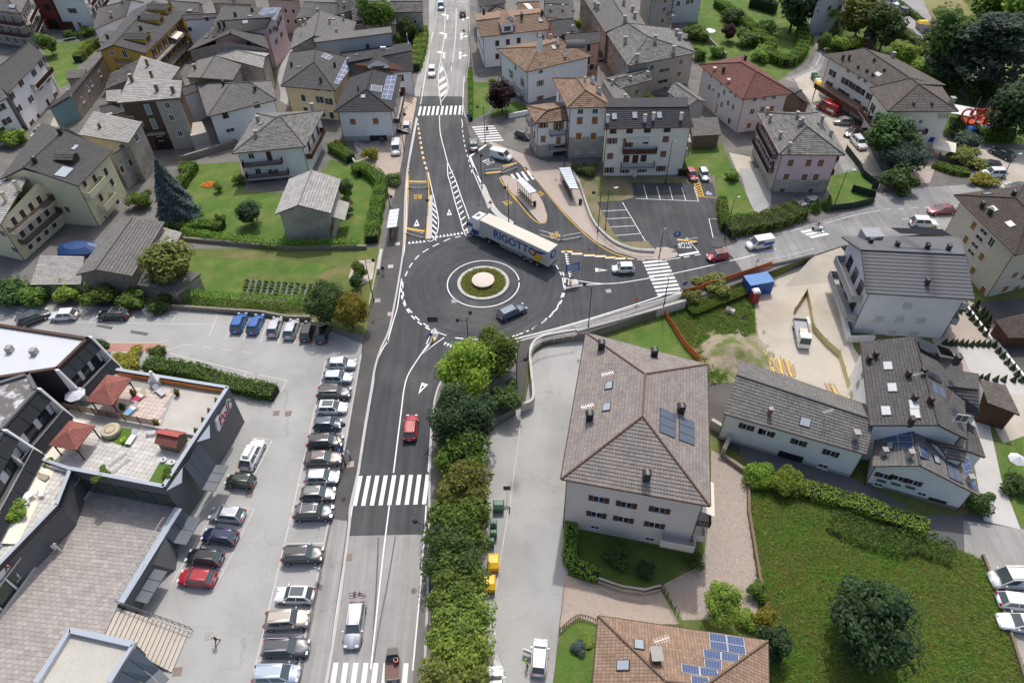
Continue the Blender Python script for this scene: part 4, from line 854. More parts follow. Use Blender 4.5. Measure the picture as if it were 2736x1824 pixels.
def aerial(H,p,h=2.0):
 q,n,e,s=on_roof(H,p);b=MB();b.tube(q,q+Vector((0,0,h)),.025,n=5);t=q+Vector((0,0,h));b.bar(t+Vector((-.7,-.2,0)),t+Vector((.7,.2,0)),.03,.03)
 for k in range(6):c=t+Vector((-.6+k*.24,-.17+k*.07,0));b.bar(c+Vector((-.1,.3,0)),c+Vector((.1,-.3,0)),.02,.02)
 b.build('aerial',M['steel'],H.roof)
def dormer(H,p,w=2.0,dlen=2.5,h=1.1,wall='w_white',tile='t_dark',rise=.45):
 """a small gabled dormer whose front foot stands at mark p"""
 q,n,e,s=on_roof(H,p);e=Vector((e.x,e.y,0)).normalized();back=Vector((-e.y,e.x,0));up=Vector((0,0,1));
 if back.dot(s)<0:back=-back
 a,b_=q-e*w/2-up*.3,q+e*w/2-up*.3;t=h+.3;d=MB()
 pts=[a,b_,b_+up*t,q+up*(h+rise),a+up*t];bk=[x+back*dlen for x in pts]
 d.poly(pts);d.poly([b_,bk[1],bk[2],pts[2]]);d.poly([bk[0],a,pts[4],bk[4]]);dm_=d.build('dormer',M[wall],H.roof)
 r=MB();o=e*.25;f=-back*.3;u_=up*.06
 courses(r,pts[2]+o+f-up*.08+u_,bk[2]+o-up*.08+u_,bk[3]+u_,pts[3]+f+u_,.38);courses(r,bk[4]-o-up*.08+u_,pts[4]-o+f-up*.08+u_,pts[3]+f+u_,bk[3]+u_,.38);r.build('dormer_roof',M[tile],dm_)
 g=MB();c=q+up*(h*.5)-back*.03;g.obox(c,e*w*.3,back*.02,up*h*.32);g.build('pane',M['glass'],dm_)
def awning(H,i,p0,p1,depth=1.6,dropz=.5,mat='cream_canvas',stripes=None):
 s0,z=on_wall(H,i,p0);s1,z1=on_wall(H,i,p1);s0,s1=sorted((s0,s1));z=(z+z1)/2;a,e,n,L=wall_frame(H,i);b=MB();k=max(1,int((s1-s0)/.35));up=Vector((0,0,1))
 for j in range(k):
  q0=a+e*lerp(s0,s1,j/k)+up*z;q1=a+e*lerp(s0,s1,(j+1)/k)+up*z;f0=q0+n*depth-up*dropz;f1=q1+n*depth-up*dropz;mi=j % 2 if stripes else 0
  b.faces([q0,q1,f1,f0,q0-up*.03,q1-up*.03,f1-up*.03,f0-up*.03],[(3,2,1,0),(4,5,6,7),(3,7,6,2)],mi);b.poly([f0,f1,f1-up*.2,f0-up*.2],mi)
 return b.build('awning',[M[mat],M[stripes or mat]],H.root)
# ---------------------------------------------------------------- houses around the crossing
h=house('apartment_house','big pinkish apartment house with taupe hipped tile roof and brown shutters',[(4.8,40.1,8.9),(19.5,36.5,8.9),(23.4,55.8,8.9),(9.4,61.7,8.9)],8.9,'hy',z0=LOW,over=.6,wall='w_pinkbeige',tile='t_taupe',rm=((13.7,45.5,12.2),(14.9,51.5,12.2)),pitch=.4)
win(h,0,[(9.7,43.1),(12.8,42.3),(16.5,41.5),(9.2,41.1),(12.2,40.4),(15.6,39.6)],1.1,1.0,'open');win(h,0,[(8.9,39.5),(14.8,37.9)],.9,.5);wins(h,3,5,(2.3,5.2,8),style='open',h=1.2);wins(h,1,4,(5.2,8),style='open',h=1.2);wins(h,2,4,(2.3,5.2,8),style='open',h=1.2)
chims(h,[(12.6,67.5),(19.8,65.8),(9.7,54.8),(21.6,55.7),(15.6,45.7)],kind='metal',w=.75,d=.55,h=.9);skylight(h,[(12.9,60.5),(12.2,56.8)],1.0,.8)
solar4(h,[(18.3,52.6),(20.1,51.5),(20.9,55.3),(19,56.5)],1,3,'pv_th',False);solar4(h,[(20.5,51.3),(22.3,50.3),(23,53.9),(21.2,55.1)],1,3,'pv_th',False);aerial(h,(12.5,60.4),2.2);aerial(h,(9.3,54.8),2.4)
s0=wall_frame(h,0)[3];balcony(h,0,s0-3.2,s0+.4,2.0,1.3,'solid',1.1);balcony(h,1,.2,4.5,5.0,1.6,'wood');balcony(h,1,.2,4.5,2.0,1.6,'solid',1.0);a_,e_,n_,L_=wall_frame(h,1);MB().hexa([a_+e_*s_+n_*d_+Vector((0,0,z)) for s_,d_,z in ((.4,.1,7.6),(.4,1.75,6.9),(4.6,1.75,6.9),(4.6,.1,7.6))],[a_+e_*s_+n_*d_+Vector((0,0,z)) for s_,d_,z in ((.4,.1,7.65),(.4,1.75,6.95),(4.6,1.75,6.95),(4.6,.1,7.65))]).build('awning',M['cream_canvas'],h.root)
h=house('house','brown tile roofed house with blue solar panels, cut by the bottom edge',[(5.4,15.1,4.2),(20.3,13.9,4.2),(23.2,24.9,4.2),(7.7,27.6,4.2)],4.2,'hx',z0=LOW,over=.8,wall='w_white',tile='t_brown2',slope=.5)
solar4(h,[(18.8,25.8),(22.2,25.1),(22.4,26.8),(19,27.4)],2,2);solar4(h,[(18,25),(21.3,24.4),(21.5,25.2),(18.1,25.8)],2,1);solar4(h,[(17.9,24.1),(19.5,23.8),(19.7,24.6),(18,24.9)],1,1);solar4(h,[(15.6,23.7),(19,23),(19.1,23.8),(15.7,24.5)],2,1);solar4(h,[(16.3,22.6),(18,22.3),(18.1,23.1),(16.4,23.4)],1,1)
skylight(h,[(11.9,26.4),(10.1,24.5)],.8,1.1);chimney(h,(13.3,25.1),.8,1.0,.9,'brick');aerial(h,(13.9,26.2),1.6)
h=house('house','low white house with brown shutters and an undulating grey tile roof along the side road',[(25.7,52.4,3.7),(40.7,45.9,3.7),(44.6,52.5,3.7),(29.9,61.2,3.7)],3.7,'gx',z0=LOW,over=.3,wall='w_white',tile='t_mid',rm=((28,57,5.5),(42.3,49.4,5.5)),base=('w_grey',.5))
win(h,0,[(29.5,53.1),(31.7,52.1),(31.8,52.1),(35.3,50.5),(38.7,48.8)],.9,.95,'open');win(h,0,[(37.1,46.9)],1.0,.7);panel(h,0,[(32.6,49.4),(34.7,47.5)],'carport_opening','black')  # carport panel is a flat black patch standing in for the shaded inside
skylight(h,[(37.1,53.6)],1.1,1.0);chims(h,[(32.9,55)],w=.4,d=.4,h=.9,kind='brick');chims(h,[(42.4,51)],w=.55,d=.6,h=.9,kind='stone');aerial(h,(39.5,53.8),1.8)
h=house('house','dark tiled house with black solar arrays and four skylights behind the low white house',[(41.5,48.6,5.6),(51.6,46.4,5.6),(56.7,58.2,5.6),(45.5,62.2,5.6)],5.6,'gy',z0=LOW,over=.5,wall='w_white',tile='t_grey',rm=((47.8,46.9,7.6),(51.2,61,7.6)))
skylight(h,[(51.4,62.9),(50.4,59),(48,55.1),(51.5,54.5),(52,56)],1.3,.9);chims(h,[(49.1,63.9),(50.3,64.7),(53.3,61),(55.4,61.4),(52.3,56.8),(54.2,56.4),(50.3,53.1)],kind='metal',w=.5,d=.5,h=.7,mat='wood');aerial(h,(52.8,59),2.4)
solar4(h,[(57.2,66),(58.9,63.8),(59.6,66.6),(57.7,68.4)],4,2,'pv_dark',False);solar4(h,[(59.5,64.8),(61.2,64),(61.1,65.8),(59.7,66.7)],3,1,'pv_dark',False);solar4(h,[(55.9,60.7),(57.2,59.5),(57.4,60.9),(56.3,62)],2,1,'pv_dark',False);solar4(h,[(55.4,58.1),(56.6,56.7),(57,58.7),(55.8,59.9)],2,1,'pv_th',False);solar4(h,[(54.3,53.4),(56.3,51.6),(57,54.9),(55,56.3)],4,2,'pv_dark',False)
win(h,3,[(46.2,59.8),(47.6,61.6),(44.5,57.7)],1.0,1.2);win(h,0,[(57.1,53.7)],1.2,1.0)
h=house('house','dark roofed gabled wing with garden porch beside the conifer ringed gravel yard',[(51.4,52.5,4.6),(55.6,50.4,4.6),(58.8,57,4.6),(53.3,58.5,4.6)],4.6,'gx',z0=LOW,over=.3,wall='w_white',tile='t_grey',rm=((50.3,53.7,6.6),(56,53.1,6.2)))
solar4(h,[(57,56),(59.6,54),(60,55.3),(57.7,59)],5,1,'pv_dark',False);chimney(h,(61.1,63.5),.6,.6,.7,'metal')
h=house('pergola','brown corrugated carport roof beside the conifer ringed gravel yard',[(59.4,54.1,2),(62.8,52.4,2),(63.6,57.3,2),(60.4,58,2)],2.0,'sr',z0=LOW,over=.3,wall='wood',tile='t_oldbrown',rise=.5,cat='carport',gutter=False)
h=house('house','white gabled house with blue solar panels and flower boxes at the side road bend',[(41.4,45,2.6),(51.7,40.8,2.6),(53.1,47.3,2.6),(44.1,50.3,2.6)],2.6,'gy',z0=LOW,over=.5,wall='w_white',tile='t_mid',rm=((45.3,43.4,4.9),(46.6,48.6,4.9)),base=('w_stone',.5))
solar4(h,[(45.7,50.2),(49.4,50),(50,52),(46.3,52.1)],2,2);solar4(h,[(47.1,49.1),(49,49.1),(49.3,50),(47.5,50.1)],1,1);solar4(h,[(49.4,48),(50.3,47.3),(50.8,49.2),(49.9,50)],1,2);solar4(h,[(51.3,44.9),(52.5,43.9),(53,46),(51.9,47.1)],2,1,'pv_th',False);solar4(h,[(53.2,43.4),(53.7,42.9),(55,47.9),(53.7,47.1)],1,5)
skylight(h,[(46.3,49.6),(51,47.5)],1.0,.6);chims(h,[(44.9,48.4),(47.9,48),(53.3,44.3)],w=.5,d=.5,h=.8,kind='stone')
win(h,0,[(43.8,45.4),(45.4,45),(46.9,44.4)],.9,.8,'open','wood');win(h,0,[(42.7,44.2),(47.2,42.8)],.8,.45);panel(h,0,[(47.9,42.4),(49.3,41.4)],'garage_opening','dark')  # garage opening is a dark sheet in place of the shade within
for p in [(43.3,44.8),(44.8,44.3),(46.3,43.8)]:
 s_,z_=on_wall(h,0,p);a,e,n_,L=wall_frame(h,0);MB().obox(a+e*s_+n_*.15+Vector((0,0,z_)),e*.5,n_*.12,(0,0,.1)).build('flower_box',M['green_pl'],h.root)
h=house('house','small dark roofed cross gable over the solar panel house',[(49.2,44.7,4.4),(50.9,44.2,4.4),(51.6,46,4.4),(47.8,47.3,4.4)],4.4,'gx',z0=LOW,over=.2,wall='w_white',tile='t_grey',slope=.5)
h=house('garage','low dark roofed annex between the two solar panel houses',[(53.1,46.7,2.4),(55,46,2.4),(56,50.5,2.4),(55.2,50.8,2.4)],2.4,'sr',z0=LOW,over=.2,wall='w_white',tile='t_grey',rise=.4,cat='garage')
h=house('apartment_house','modern light grey apartment house with ribbed grey metal roof and grey balconies',[(48.9,70.3,6.9),(62.9,68.5,6.9),(67.7,82.4,6.9),(50.1,83.1,6.9)],6.9,'gx',z0=LOW,over=.9,wall='w_bluegrey',tile='t_metal',rm=((49.5,76.3,9.6),(63.4,74.7,9.6)),pitch=.55)
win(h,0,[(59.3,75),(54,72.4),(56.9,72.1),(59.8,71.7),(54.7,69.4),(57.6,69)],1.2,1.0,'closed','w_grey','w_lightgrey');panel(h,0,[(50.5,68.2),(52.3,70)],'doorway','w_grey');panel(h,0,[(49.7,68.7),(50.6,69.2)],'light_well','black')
a_,e_,n_,L_=wall_frame(h,3);balcony(h,3,1.0,L_-1.0,5.2,1.6,'panel',1.1);balcony(h,3,1.0,L_-.2,2.2,1.6,'panel',1.1);balcony(h,1,1.0,5,5.2,1.4,'panel');balcony(h,1,1.0,5,2.2,1.4,'panel')
wins(h,3,3,(3.4,6.3),1.4,1.9,'plain',frame='dark');chims(h,[(68.2,88.6),(71.5,88.2),(59.6,90.4),(63.6,89.4),(64.3,79.9)],kind='metal',w=.5,d=.5,h=.6)
b_=MB();q,n1,e1,s1=on_roof(h,(60.2,91.8));b_.box(q.x-1.3,q.y-1,q.z-1,q.x+1.3,q.y+1.2,q.z+1.0);b_.build('roof_lantern',M['metalroof'],h.roof);solar4(h,[(65.6,92.8),(73.8,91.8),(73,93.7),(64.6,94.5)],6,1,'pv_dark',False);aerial(h,(59.7,89.7),1.6)
h=house('apartment_house','cream apartment house with dark brown tile roof at the road bend',[(71,92.2,7.8),(72.4,76.7,7.8),(82.3,79.8,7.8),(83.3,94.5,7.8)],7.8,'hx',z0=LOW,over=1.0,wall='w_beige',tile='t_deep',rise=2.2,drop=[1,1,1,1])
win(h,0,[(78.9,94.6),(75.7,90.8),(76,86.2),(72.9,82.8),(72.1,78.1)],.95,1.2,'closed','wood_l');win(h,0,[(79.5,89.9)],1.0,1.3);win(h,1,[(78.8,81.5),(75.6,78.3),(77.3,78.3),(80,81.1)],1.0,1.1,'closed','wood_l')
for p in [(79.7,92.8),(78.1,91.1),(76.4,89.2),(74.9,87.4)]:win(h,0,[p],1.5,.5,frame='w_lightgrey')
skylight(h,[(85.9,103.9),(85.1,94.7),(84.5,99.2)],1.2,.8);chims(h,[(82.9,100),(90.1,103.2),(83.2,97.9)],w=.5,d=.5,h=.7,kind='metal')
h=house('shed','brown roofed timber shed at the edge of the paved parking',[(69.6,67,.9),(75.3,66.9,.9),(76.3,71.8,.9),(69,69.9,.9)],.9,'sf',z0=LOW,over=.3,wall='wood',tile='t_deep',rise=.6,cat='shed')
h=house('house','pink house with grey slate pyramid roof and wooden balconies above the road',[(47,105.6,8),(58,104.8,8),(58.5,120.2,8),(47.2,121.1,8)],8.0,'hy',over=.8,wall='w_pink',tile='t_slate',rm=((52.7,110.6,10.4),(52.1,115.1,10.4)),base=('w_dirty',2.6))
win(h,0,[(54.3,116.1),(57.7,115.9),(60,115.8),(52,111.2),(55.3,110.9),(57.4,110.8)],1.0,1.3,'closed','terracotta');win(h,0,[(49.8,106.5),(54.9,106.3)],.95,1.2,'closed','terracotta')
a_,e_,n_,L_=wall_frame(h,3);[balcony(h,3,1.5,L_-1.5,z,1.1,'wood') for z in (2.9,5.6)];wins(h,3,4,(4,6.8),.95,1.5,'open','wood');wins(h,1,3,(4,6.8),.95,1.3,'closed','terracotta');[balcony(h,1,1,5,z,1.0,'wood') for z in (2.9,5.6)]
chims(h,[(55,132.8),(60.4,130.6),(61.2,131.3),(61,134),(65.6,132),(55,125.7),(55.6,121.4),(65.3,125.9),(55.2,136)],w=.45,d=.45,h=.9,kind='stone');solar4(h,[(64.2,128.5),(65.1,127.5),(65.3,131.1),(64.3,131.8)],2,1,'pv_dark');aerial(h,(63.1,132.4),2.6)
h=house('house','beige house with dark red tile roof and white framed windows',[(41.2,143.6,7.6),(46.3,127.2,7.6),(56.9,129.5,7.6),(51.3,147.6,7.6)],7.6,'hx',over=.8,wall='w_pinkbeige',tile='t_red',rm=((48.4,138.8,9.9),(50.3,134.4,9.9)))
win(h,0,[(46,149.2),(47.2,145.1),(48.8,146.6),(46.8,140.6),(48.4,141.3),(49,139.4)],.75,1.1);win(h,0,[(47.7,154.8),(49,150.8),(50.2,146.6),(50.8,144.6),(46.6,147.8)],.6,.6);win(h,0,[(46.7,133.3)],.8,1.1,'closed');panel(h,0,[(44.6,137),(46,140.9)],'door','wood')
win(h,1,[(52.5,137.2),(54.9,138)],.85,1.1);win(h,1,[(50.2,131.1),(52.3,131.5),(57,138.3)],.95,1.1,'closed','wood_l');win(h,1,[(54.5,142.6),(56.8,142.9),(56.7,143),(59,143.6)],.8,.6);chims(h,[(57.6,163.1),(51,157.1)],kind='metal',w=.55,d=.5,h=.9)
for p in [(49.1,157.9),(50.8,151.5)]:MB().lathe([(.01,0),(.25,.06),(.4,.2)],10,c=on_roof(h,p)[0]+Vector((0,0,.5))).tube(on_roof(h,p)[0],on_roof(h,p)[0]+Vector((0,0,.5)),.03,n=5).build('satellite_dish',M['white'],h.roof)
h=house('hotel','long cream hotel wing with dark tile roof, canopy and shuttered windows',[(68,145.3,8.4),(74,128.8,8.4),(86.8,129.6,8.4),(81.8,143.9,8.4)],8.4,'gx',over=.8,wall='w_cream',tile='t_oldbrown',rm=((75.1,142.6,10.6),(78.9,125.7,10.6)),cat='hotel')
win(h,3,[(70.4,143.9)],1.0,1.0);win(h,0,[(75.9,154.9),(73.1,149.1)],1.0,1.2,'open');win(h,0,[(77.2,150.6),(77.7,149.5),(78.4,147.3),(79,145.4),(79.8,142.6),(74.4,145.3),(74.9,143.7),(76,140.1)],.95,1.2,'open');win(h,0,[(79.9,155.9),(81,152.2),(81.8,150.4)],.7,.5)
chims(h,[(80.9,162.4),(82.4,162.4)],w=.4,d=.4,h=.8,kind='metal');chims(h,[(88.1,161.4),(82.8,157.6),(84,155.4),(84.5,153.2),(88,155.4),(91.3,149.9)],w=.4,d=.4,h=.35,kind='metal');skylight(h,[(86,153.7),(91.6,151.8)],1.3,.8);chimney(h,(92.8,162.4),.6,.6,1.0,'stone')
s0_,z0_=on_wall(h,0,(70.1,142.3));s1_,z1_=on_wall(h,0,(73.6,138.4));a_,e_,n_,L_=wall_frame(h,0)
MB().obox(a_+e_*8.5+n_*1.5+Vector((0,0,2.9)),e_*7.5,n_*1.5,(0,0,.12)).build('canopy',M['wood_g'],h.root);MB().obox(a_+e_*8.5+n_*3+Vector((0,0,3.0)),e_*7.6,n_*.06,(0,0,.5)).build('canopy_front',M['wood'],h.root)
for k in range(5):MB().bar(a_+e_*(1.5+k*3.5)+n_*2.9,a_+e_*(1.5+k*3.5)+n_*2.9+Vector((0,0,2.9)),.15,.15).build('canopy_post',M['wood'],h.root)
h=house('hotel','cream hotel front with dark pyramid roof, wooden balconies and painted lettering',[(71.5,129.1,8.4),(71.3,119.5,8.4),(84.1,118.8,8.4),(85.7,129.2,8.4)],8.4,'hx',over=.8,wall='w_cream',tile='t_oldbrown',rm=((78.3,128,10.7),(78.6,125.4,10.7)),cat='hotel')
chims(h,[(87.6,138.5),(91.4,138.3)],w=.4,d=.4,h=.3,kind='metal');chimney(h,(95.7,138.6),.7,.7,1.0,'stone')
win(h,1,[(83.4,131.1),(85.9,131.1),(79.9,126),(82.3,125.9)],.6,.6,shc='wood');panel(h,1,[(83,129),(85,131.6)],'balcony_door','green_sh');panel(h,1,[(79.6,123.4),(81.5,126.3)],'balcony_door','green_sh')
balc(h,1,(79.9,126.8),(84.7,126.6),1.0,'wood',.9);balc(h,1,(76.8,122),(81.5,121.7),1.0,'wood',.9);panel(h,1,[(83.7,122.8),(85.9,124.5)],'wall_poster','blue');panel(h,1,[(74.4,123.6),(76.5,125.1)],'wall_poster','blue');panel(h,1,[(77.1,120.5),(81.6,121.5)],'entrance_awning','red',.6)
win(h,0,[(78.4,137.4),(78.3,133.6),(76.3,135.2)],.9,1.6,'open');balc(h,0,(75.6,135.2),(76.7,133.2),1.2,'darkpanel',.9);balc(h,0,(75.4,131.1),(76.6,129.3),1.2,'darkpanel',.9);balc(h,0,(72.5,126.2),(73.6,124.3),1.2,'darkpanel',.9)
for t_,p in (('Family',(91.8,133.8)),('Hotel',(91.2,132.7))):
 s_,z_=on_wall(h,1,p);a_,e_,n_,L_=wall_frame(h,1);put('wall_lettering',text_mesh(t_,.85,M['dark'],shear=.2),h.root,a_+e_*s_+n_*.02+Vector((0,0,z_)),e_,(0,0,1),n_)
h=house('woodshed','small woodshed with corrugated roof beside the red roofed house',[(58.9,137.6,3),(61.6,135.1,3),(63,133.8,3),(61.2,141.8,3)],3.0,'gy',over=.3,wall='wood_g',tile='t_grey',cat='shed')
h=house('shed','small dark timber shed between the trees near the upper car park',[(87,167.7,2.6),(88.5,164.2,2.6),(93.4,173.7,2.6),(90.9,175.3,2.6)],2.6,'gy',over=.3,wall='wood',tile='t_grey',cat='shed')
h=house('house','pale blue grey house with flowered balconies behind the trees',[(76.6,176.9,9),(85.8,180.3,9),(93.1,196.1,9),(82.9,194.1,9)],9.0,'hx',over=.5,wall='w_bluegrey',tile='t_grey');win(h,0,[(89.2,195.7),(93.4,196.6)],1.1,1.3);balc(h,0,(93.5,200.7),(95.3,201),1.0,'dark');balc(h,0,(89.7,192.4),(91.2,192.7),1.0,'dark')
h=house('house','white three storey house with small brown hipped roof and arched doorway by the bus stop',[(5.3,119.6,7.6),(12,120.5,7.6),(11.8,128.1,7.6),(3.9,126.6,7.6)],7.6,'hx',over=.6,wall='w_white',tile='t_brown',rm=((7.6,121.9,8.9),(11.1,123.3,8.9)),base=('w_greige',2.6))
win(h,0,[(7.6,133.2)],.9,1.0,'open','wood_l');win(h,0,[(10.8,133)],1.0,1.8,'open','wood_l');win(h,0,[(7.3,127.5)],.95,1.3,'closed','wood_l');win(h,0,[(10.4,127.1)],.9,2.1,'closed','wood_l')
balc(h,0,(8.7,129.7),(12.9,129.7),1.1,'bars');balc(h,0,(8.3,123.8),(12.3,124),1.1,'bars');[balcony(h,3,.5,3.5,z,1.1,'bars') for z in (2.9,5.4)];wins(h,3,2,(3.9,6.4),.9,1.6,'closed','wood_l')
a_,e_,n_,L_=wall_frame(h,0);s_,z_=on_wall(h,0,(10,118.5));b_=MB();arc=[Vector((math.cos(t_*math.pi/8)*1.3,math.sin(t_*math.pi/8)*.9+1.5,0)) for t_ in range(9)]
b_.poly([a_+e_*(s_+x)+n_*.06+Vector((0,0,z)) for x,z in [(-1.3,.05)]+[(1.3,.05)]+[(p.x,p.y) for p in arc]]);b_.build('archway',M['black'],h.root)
h=house('house','tall white and grey tower house with brown hipped tile roof and honey shutters',[(11.2,119.1,10.7),(19.3,119.2,10.7),(17,131.7,10.7),(9.2,131.7,10.7)],10.7,'hy',over=.7,wall='w_white',tile='t_brown',rm=((14.7,122.5,12.4),(13.6,127.6,12.4)),base=('w_greige',4.4))
win(h,0,[(15.9,139),(19.1,139)],.9,.8,shc='wood');win(h,0,[(15.4,134.9),(18.6,134.9),(14.6,128.2),(17.6,128.1)],1.05,1.4,'closed','wood_l');win(h,0,[(13.9,122),(16.8,122.1)],.9,.6);chims(h,[(19.9,152.5),(20.8,147.5)],kind='metal',w=.9,d=.7,h=.9,mat='w_white');wins(h,3,3,(5.5,8.3),.9,1.2)
chimney(h,(18.2,153.5),.4,.4,.7,'plaster')
h=house('house','cream four storey house with dark tile roof, brown shutters and balconies',[(17.2,112.3,10),(33.2,112.2,10),(34.5,123.6,10),(18.9,123.9,10)],10.0,'gx',over=.6,wall='w_cream',tile='t_dark',rm=((17.8,116.1,12),(32.4,115.5,12)))
win(h,0,[(21.9,130.1),(25.3,130.1),(29,130.2),(33.1,130.2)],1.0,.75,frame='wood');win(h,0,[(21.2,126.1),(19.3,115),(22.3,114.9),(25.6,115),(29.2,115.1)],.9,1.15,'open','terracotta');win(h,0,[(32.1,126.3),(20.1,120.2),(30.6,120.5)],1.1,1.2,'closed','terracotta');win(h,0,[(23.2,119.4),(24.9,119.1),(26.6,119.5)],1.1,1.9,'closed','wood');win(h,0,[(24.3,125.2)],.9,1.7,'open','terracotta');win(h,0,[(28,125.8)],1.0,1.2,'closed','wood')
balc(h,0,(22.7,121.8),(29.3,121.7),1.1,'darkpanel',.95);balc(h,0,(21.7,116.4),(28,116.3),1.1,'bars',.95);awning(h,0,(24.2,127.5),(29.1,127.6),1.0,.35);skylight(h,[(22.9,136.3),(27.3,136.6),(32.5,136.4)],.8,1.2)
chims(h,[(21.2,134.2),(30.9,134.7),(29,134),(36.7,134.4)],w=.5,d=.5,h=1.0,mat='w_white');wins(h,1,3,(2,4.8,7.6),.9,1.2,'closed','terracotta');[balcony(h,1,1,5,z,1.0,'bars') for z in (3.4,6.2)];panel(h,0,[(23.4,112.7),(24.7,115.6)],'entrance_canopy','w_lightgrey',.5)
h=house('house','white house with broad brown hipped roof and pale shutters beside the purple tree',[(-1.9,154.9,7.4),(4.4,142.5,7.4),(19.2,149.9,7.4),(12.1,160.6,7.4)],7.4,'hy',over=.7,wall='w_white',tile='t_brown',rm=((7.3,149.9,9.6),(12.5,153.3,9.6)))
win(h,1,[(8.3,159.5)],.95,.6);win(h,1,[(7.9,153.3),(7.5,145.6)],.9,1.2,'open','wood_p');win(h,0,[(2.4,162),(1,159.9)],.8,.9);win(h,0,[(3.8,153.9),(3.5,146.4),(1.3,158.6),(.8,150.9)],.8,1.7,'open','wood_p');balc(h,0,(2.1,151.7),(4.4,148.4),1.0,'bars');balc(h,0,(1.8,144.4),(4.2,141.6),1.0,'bars')
chims(h,[(8.7,174.3),(13.4,175.8),(14.7,168.1)],w=.55,d=.55,h=1.0,mat='w_white',kind='metal');skylight(h,[(12.2,173.4)],.8,1.1);b_=MB()
q,n1,e1,s1=on_roof(h,(17.7,174.9))
for j in range(8):
 a0,a1=math.pi*j/8,math.pi*(j+1)/8;b_.faces([(q.x+yy,q.y+1.4*math.cos(a),q.z-.2+1.1*math.sin(a)) for a in (a0,a1) for yy in (-2,2)],[(0,1,3,2)],sm=True)
b_.build('barrel_dormer',M['t_mid'],h.roof)
h=house('house','white house with brown tile roof, cross dormers and dark shutters facing the upper road',[(-5.6,161.5,7.6),(10.7,165.2,7.6),(9.6,180,7.6),(-7.7,175.7,7.6)],7.6,'gx',over=.7,wall='w_white',tile='t_brown2',rm=((-6.6,165.2,9.8),(9.1,169.5,9.8)))
win(h,0,[(-2,176.9),(.7,177.6),(-2,168.9),(.6,169.5),(3.5,178.4),(9.5,179.3)],.95,1.3,'closed','wood');dormer(h,(.7,184),2.6,4,1.6,'w_white','t_brown2',.9);dormer(h,(1.3,188.2),2.6,4,1.4,'w_white','t_brown2',.9);skylight(h,[(9.7,192)],.9,1.1);chims(h,[(4.7,194),(10.3,196.1),(-5.7,198.4)],w=.6,d=.5,h=.9,kind='metal');wins(h,3,4,(3,5.8),.9,1.3,'closed')
h=house('house','salmon house with grey slate roof squeezed beside the long grey building',[(13.8,153.4,8.2),(21.5,155.3,8.2),(20.9,161.5,8.2),(13.1,160.8,8.2)],8.2,'gx',over=.4,wall='w_salmon',tile='t_grey',slope=.35);win(h,1,[(23.5,171.7)],.9,1.3);win(h,0,[(20.9,172.6),(20,164.9),(20.5,161.3)],1.0,1.5,'closed','dark');balc(h,0,(18.9,159.5),(21.4,160.6),1,'bars')
h=house('house','narrow house with long grey slate roof and chimneys behind the salmon house',[(11.2,159.5,8),(17.2,161.1,8),(14.5,169.5,8),(10.2,169.1,8)],8.0,'gx',over=.3,wall='w_salmon',tile='t_grey',slope=.4);chims(h,[(17.8,184.5),(11.7,178.8),(16.2,179.3)],w=.5,d=.5,h=.8)
h=house('house','long old grey building end with slate hipped roof and slit windows',[(26.3,144.8,7.2),(42.3,150.9,7.2),(38.5,165.3,7.2),(23.6,163.8,7.2)],7.2,'hy',over=.7,wall='w_greige',tile='t_slate',rm=((31.6,154.2,9.6),(28.3,162.2,9.6)))
win(h,0,[(34.8,160.4),(42.3,163.3)],.9,1.1,frame='w_lightgrey');win(h,0,[(40.5,156.5)],1.0,1.1,'closed','terracotta');win(h,0,[(37.5,158.8),(36.1,152.8)],2.4,.7,frame='w_greige');panel(h,0,[(34.8,146),(36.4,149.9)],'door','dark');win(h,3,[(25.7,166.5),(26.3,162.6),(27.9,166.7),(26.6,174.4),(28.5,161.8),(27.2,170.1),(25,174.8)],.8,1.2,'closed','wood_g')
chims(h,[(30.4,175.2),(38,175.5),(41.4,168.7),(31.8,164.5),(44.3,176.5),(44.1,179.1)],w=.7,d=.6,h=1.2,kind='stone');aerial(h,(32.1,181.7),2.4)
h=house('house','long old grey rear wing with pale slate roof and many small windows on the alley',[(23.4,163.1,7.4),(33.5,166.1,7.4),(30.8,194,7.4),(19.6,191.3,7.4)],7.4,'gy',over=.5,wall='w_old',tile='t_mid',rm=((28.4,162.5,9.6),(25.8,185.7,9.6)));win(h,3,[(20.5,197.2),(21.7,194.6),(22.6,190.4),(24,190.4),(24.7,187.1),(21.4,200.5),(22.9,199.6),(23.9,195.3),(24.6,191.9),(25.2,184)],.7,1.1,'closed','wood_g');chims(h,[(32.1,189),(35.1,191.3),(33.4,201.1),(35.2,196.2),(25.3,200.3),(25.9,198.9)],w=.7,d=.6,h=1.2,kind='stone')
h=house('house','tiny ruined house with broken stone slab roof in the alley',[(23.8,137.9,5.4),(31.2,141.8,5.4),(30.8,147.8,5.4),(21.3,142.9,5.4)],5.4,'gx',over=.3,wall='w_old',tile='t_stone',slope=.25,gutter=False);win(h,0,[(29.3,147.7)],.7,.8,frame='w_old');chims(h,[(28.8,154.1),(33.1,156.3)],w=.5,d=.5,h=.5,kind='stone')
h=house('outbuilding','lean-to outbuilding with plain grey sheet roof behind the tower house',[(22.1,130.4,5.2),(26.5,130.1,5.2),(24.2,138.9,5.2),(20.2,141.3,5.2)],5.2,'sr',over=.2,wall='w_old',tile='t_mid',rise=.8,cat='outbuilding',gutter=False);chims(h,[(26.2,144),(24.2,151.4)],w=.5,d=.5,h=.9,kind='stone')
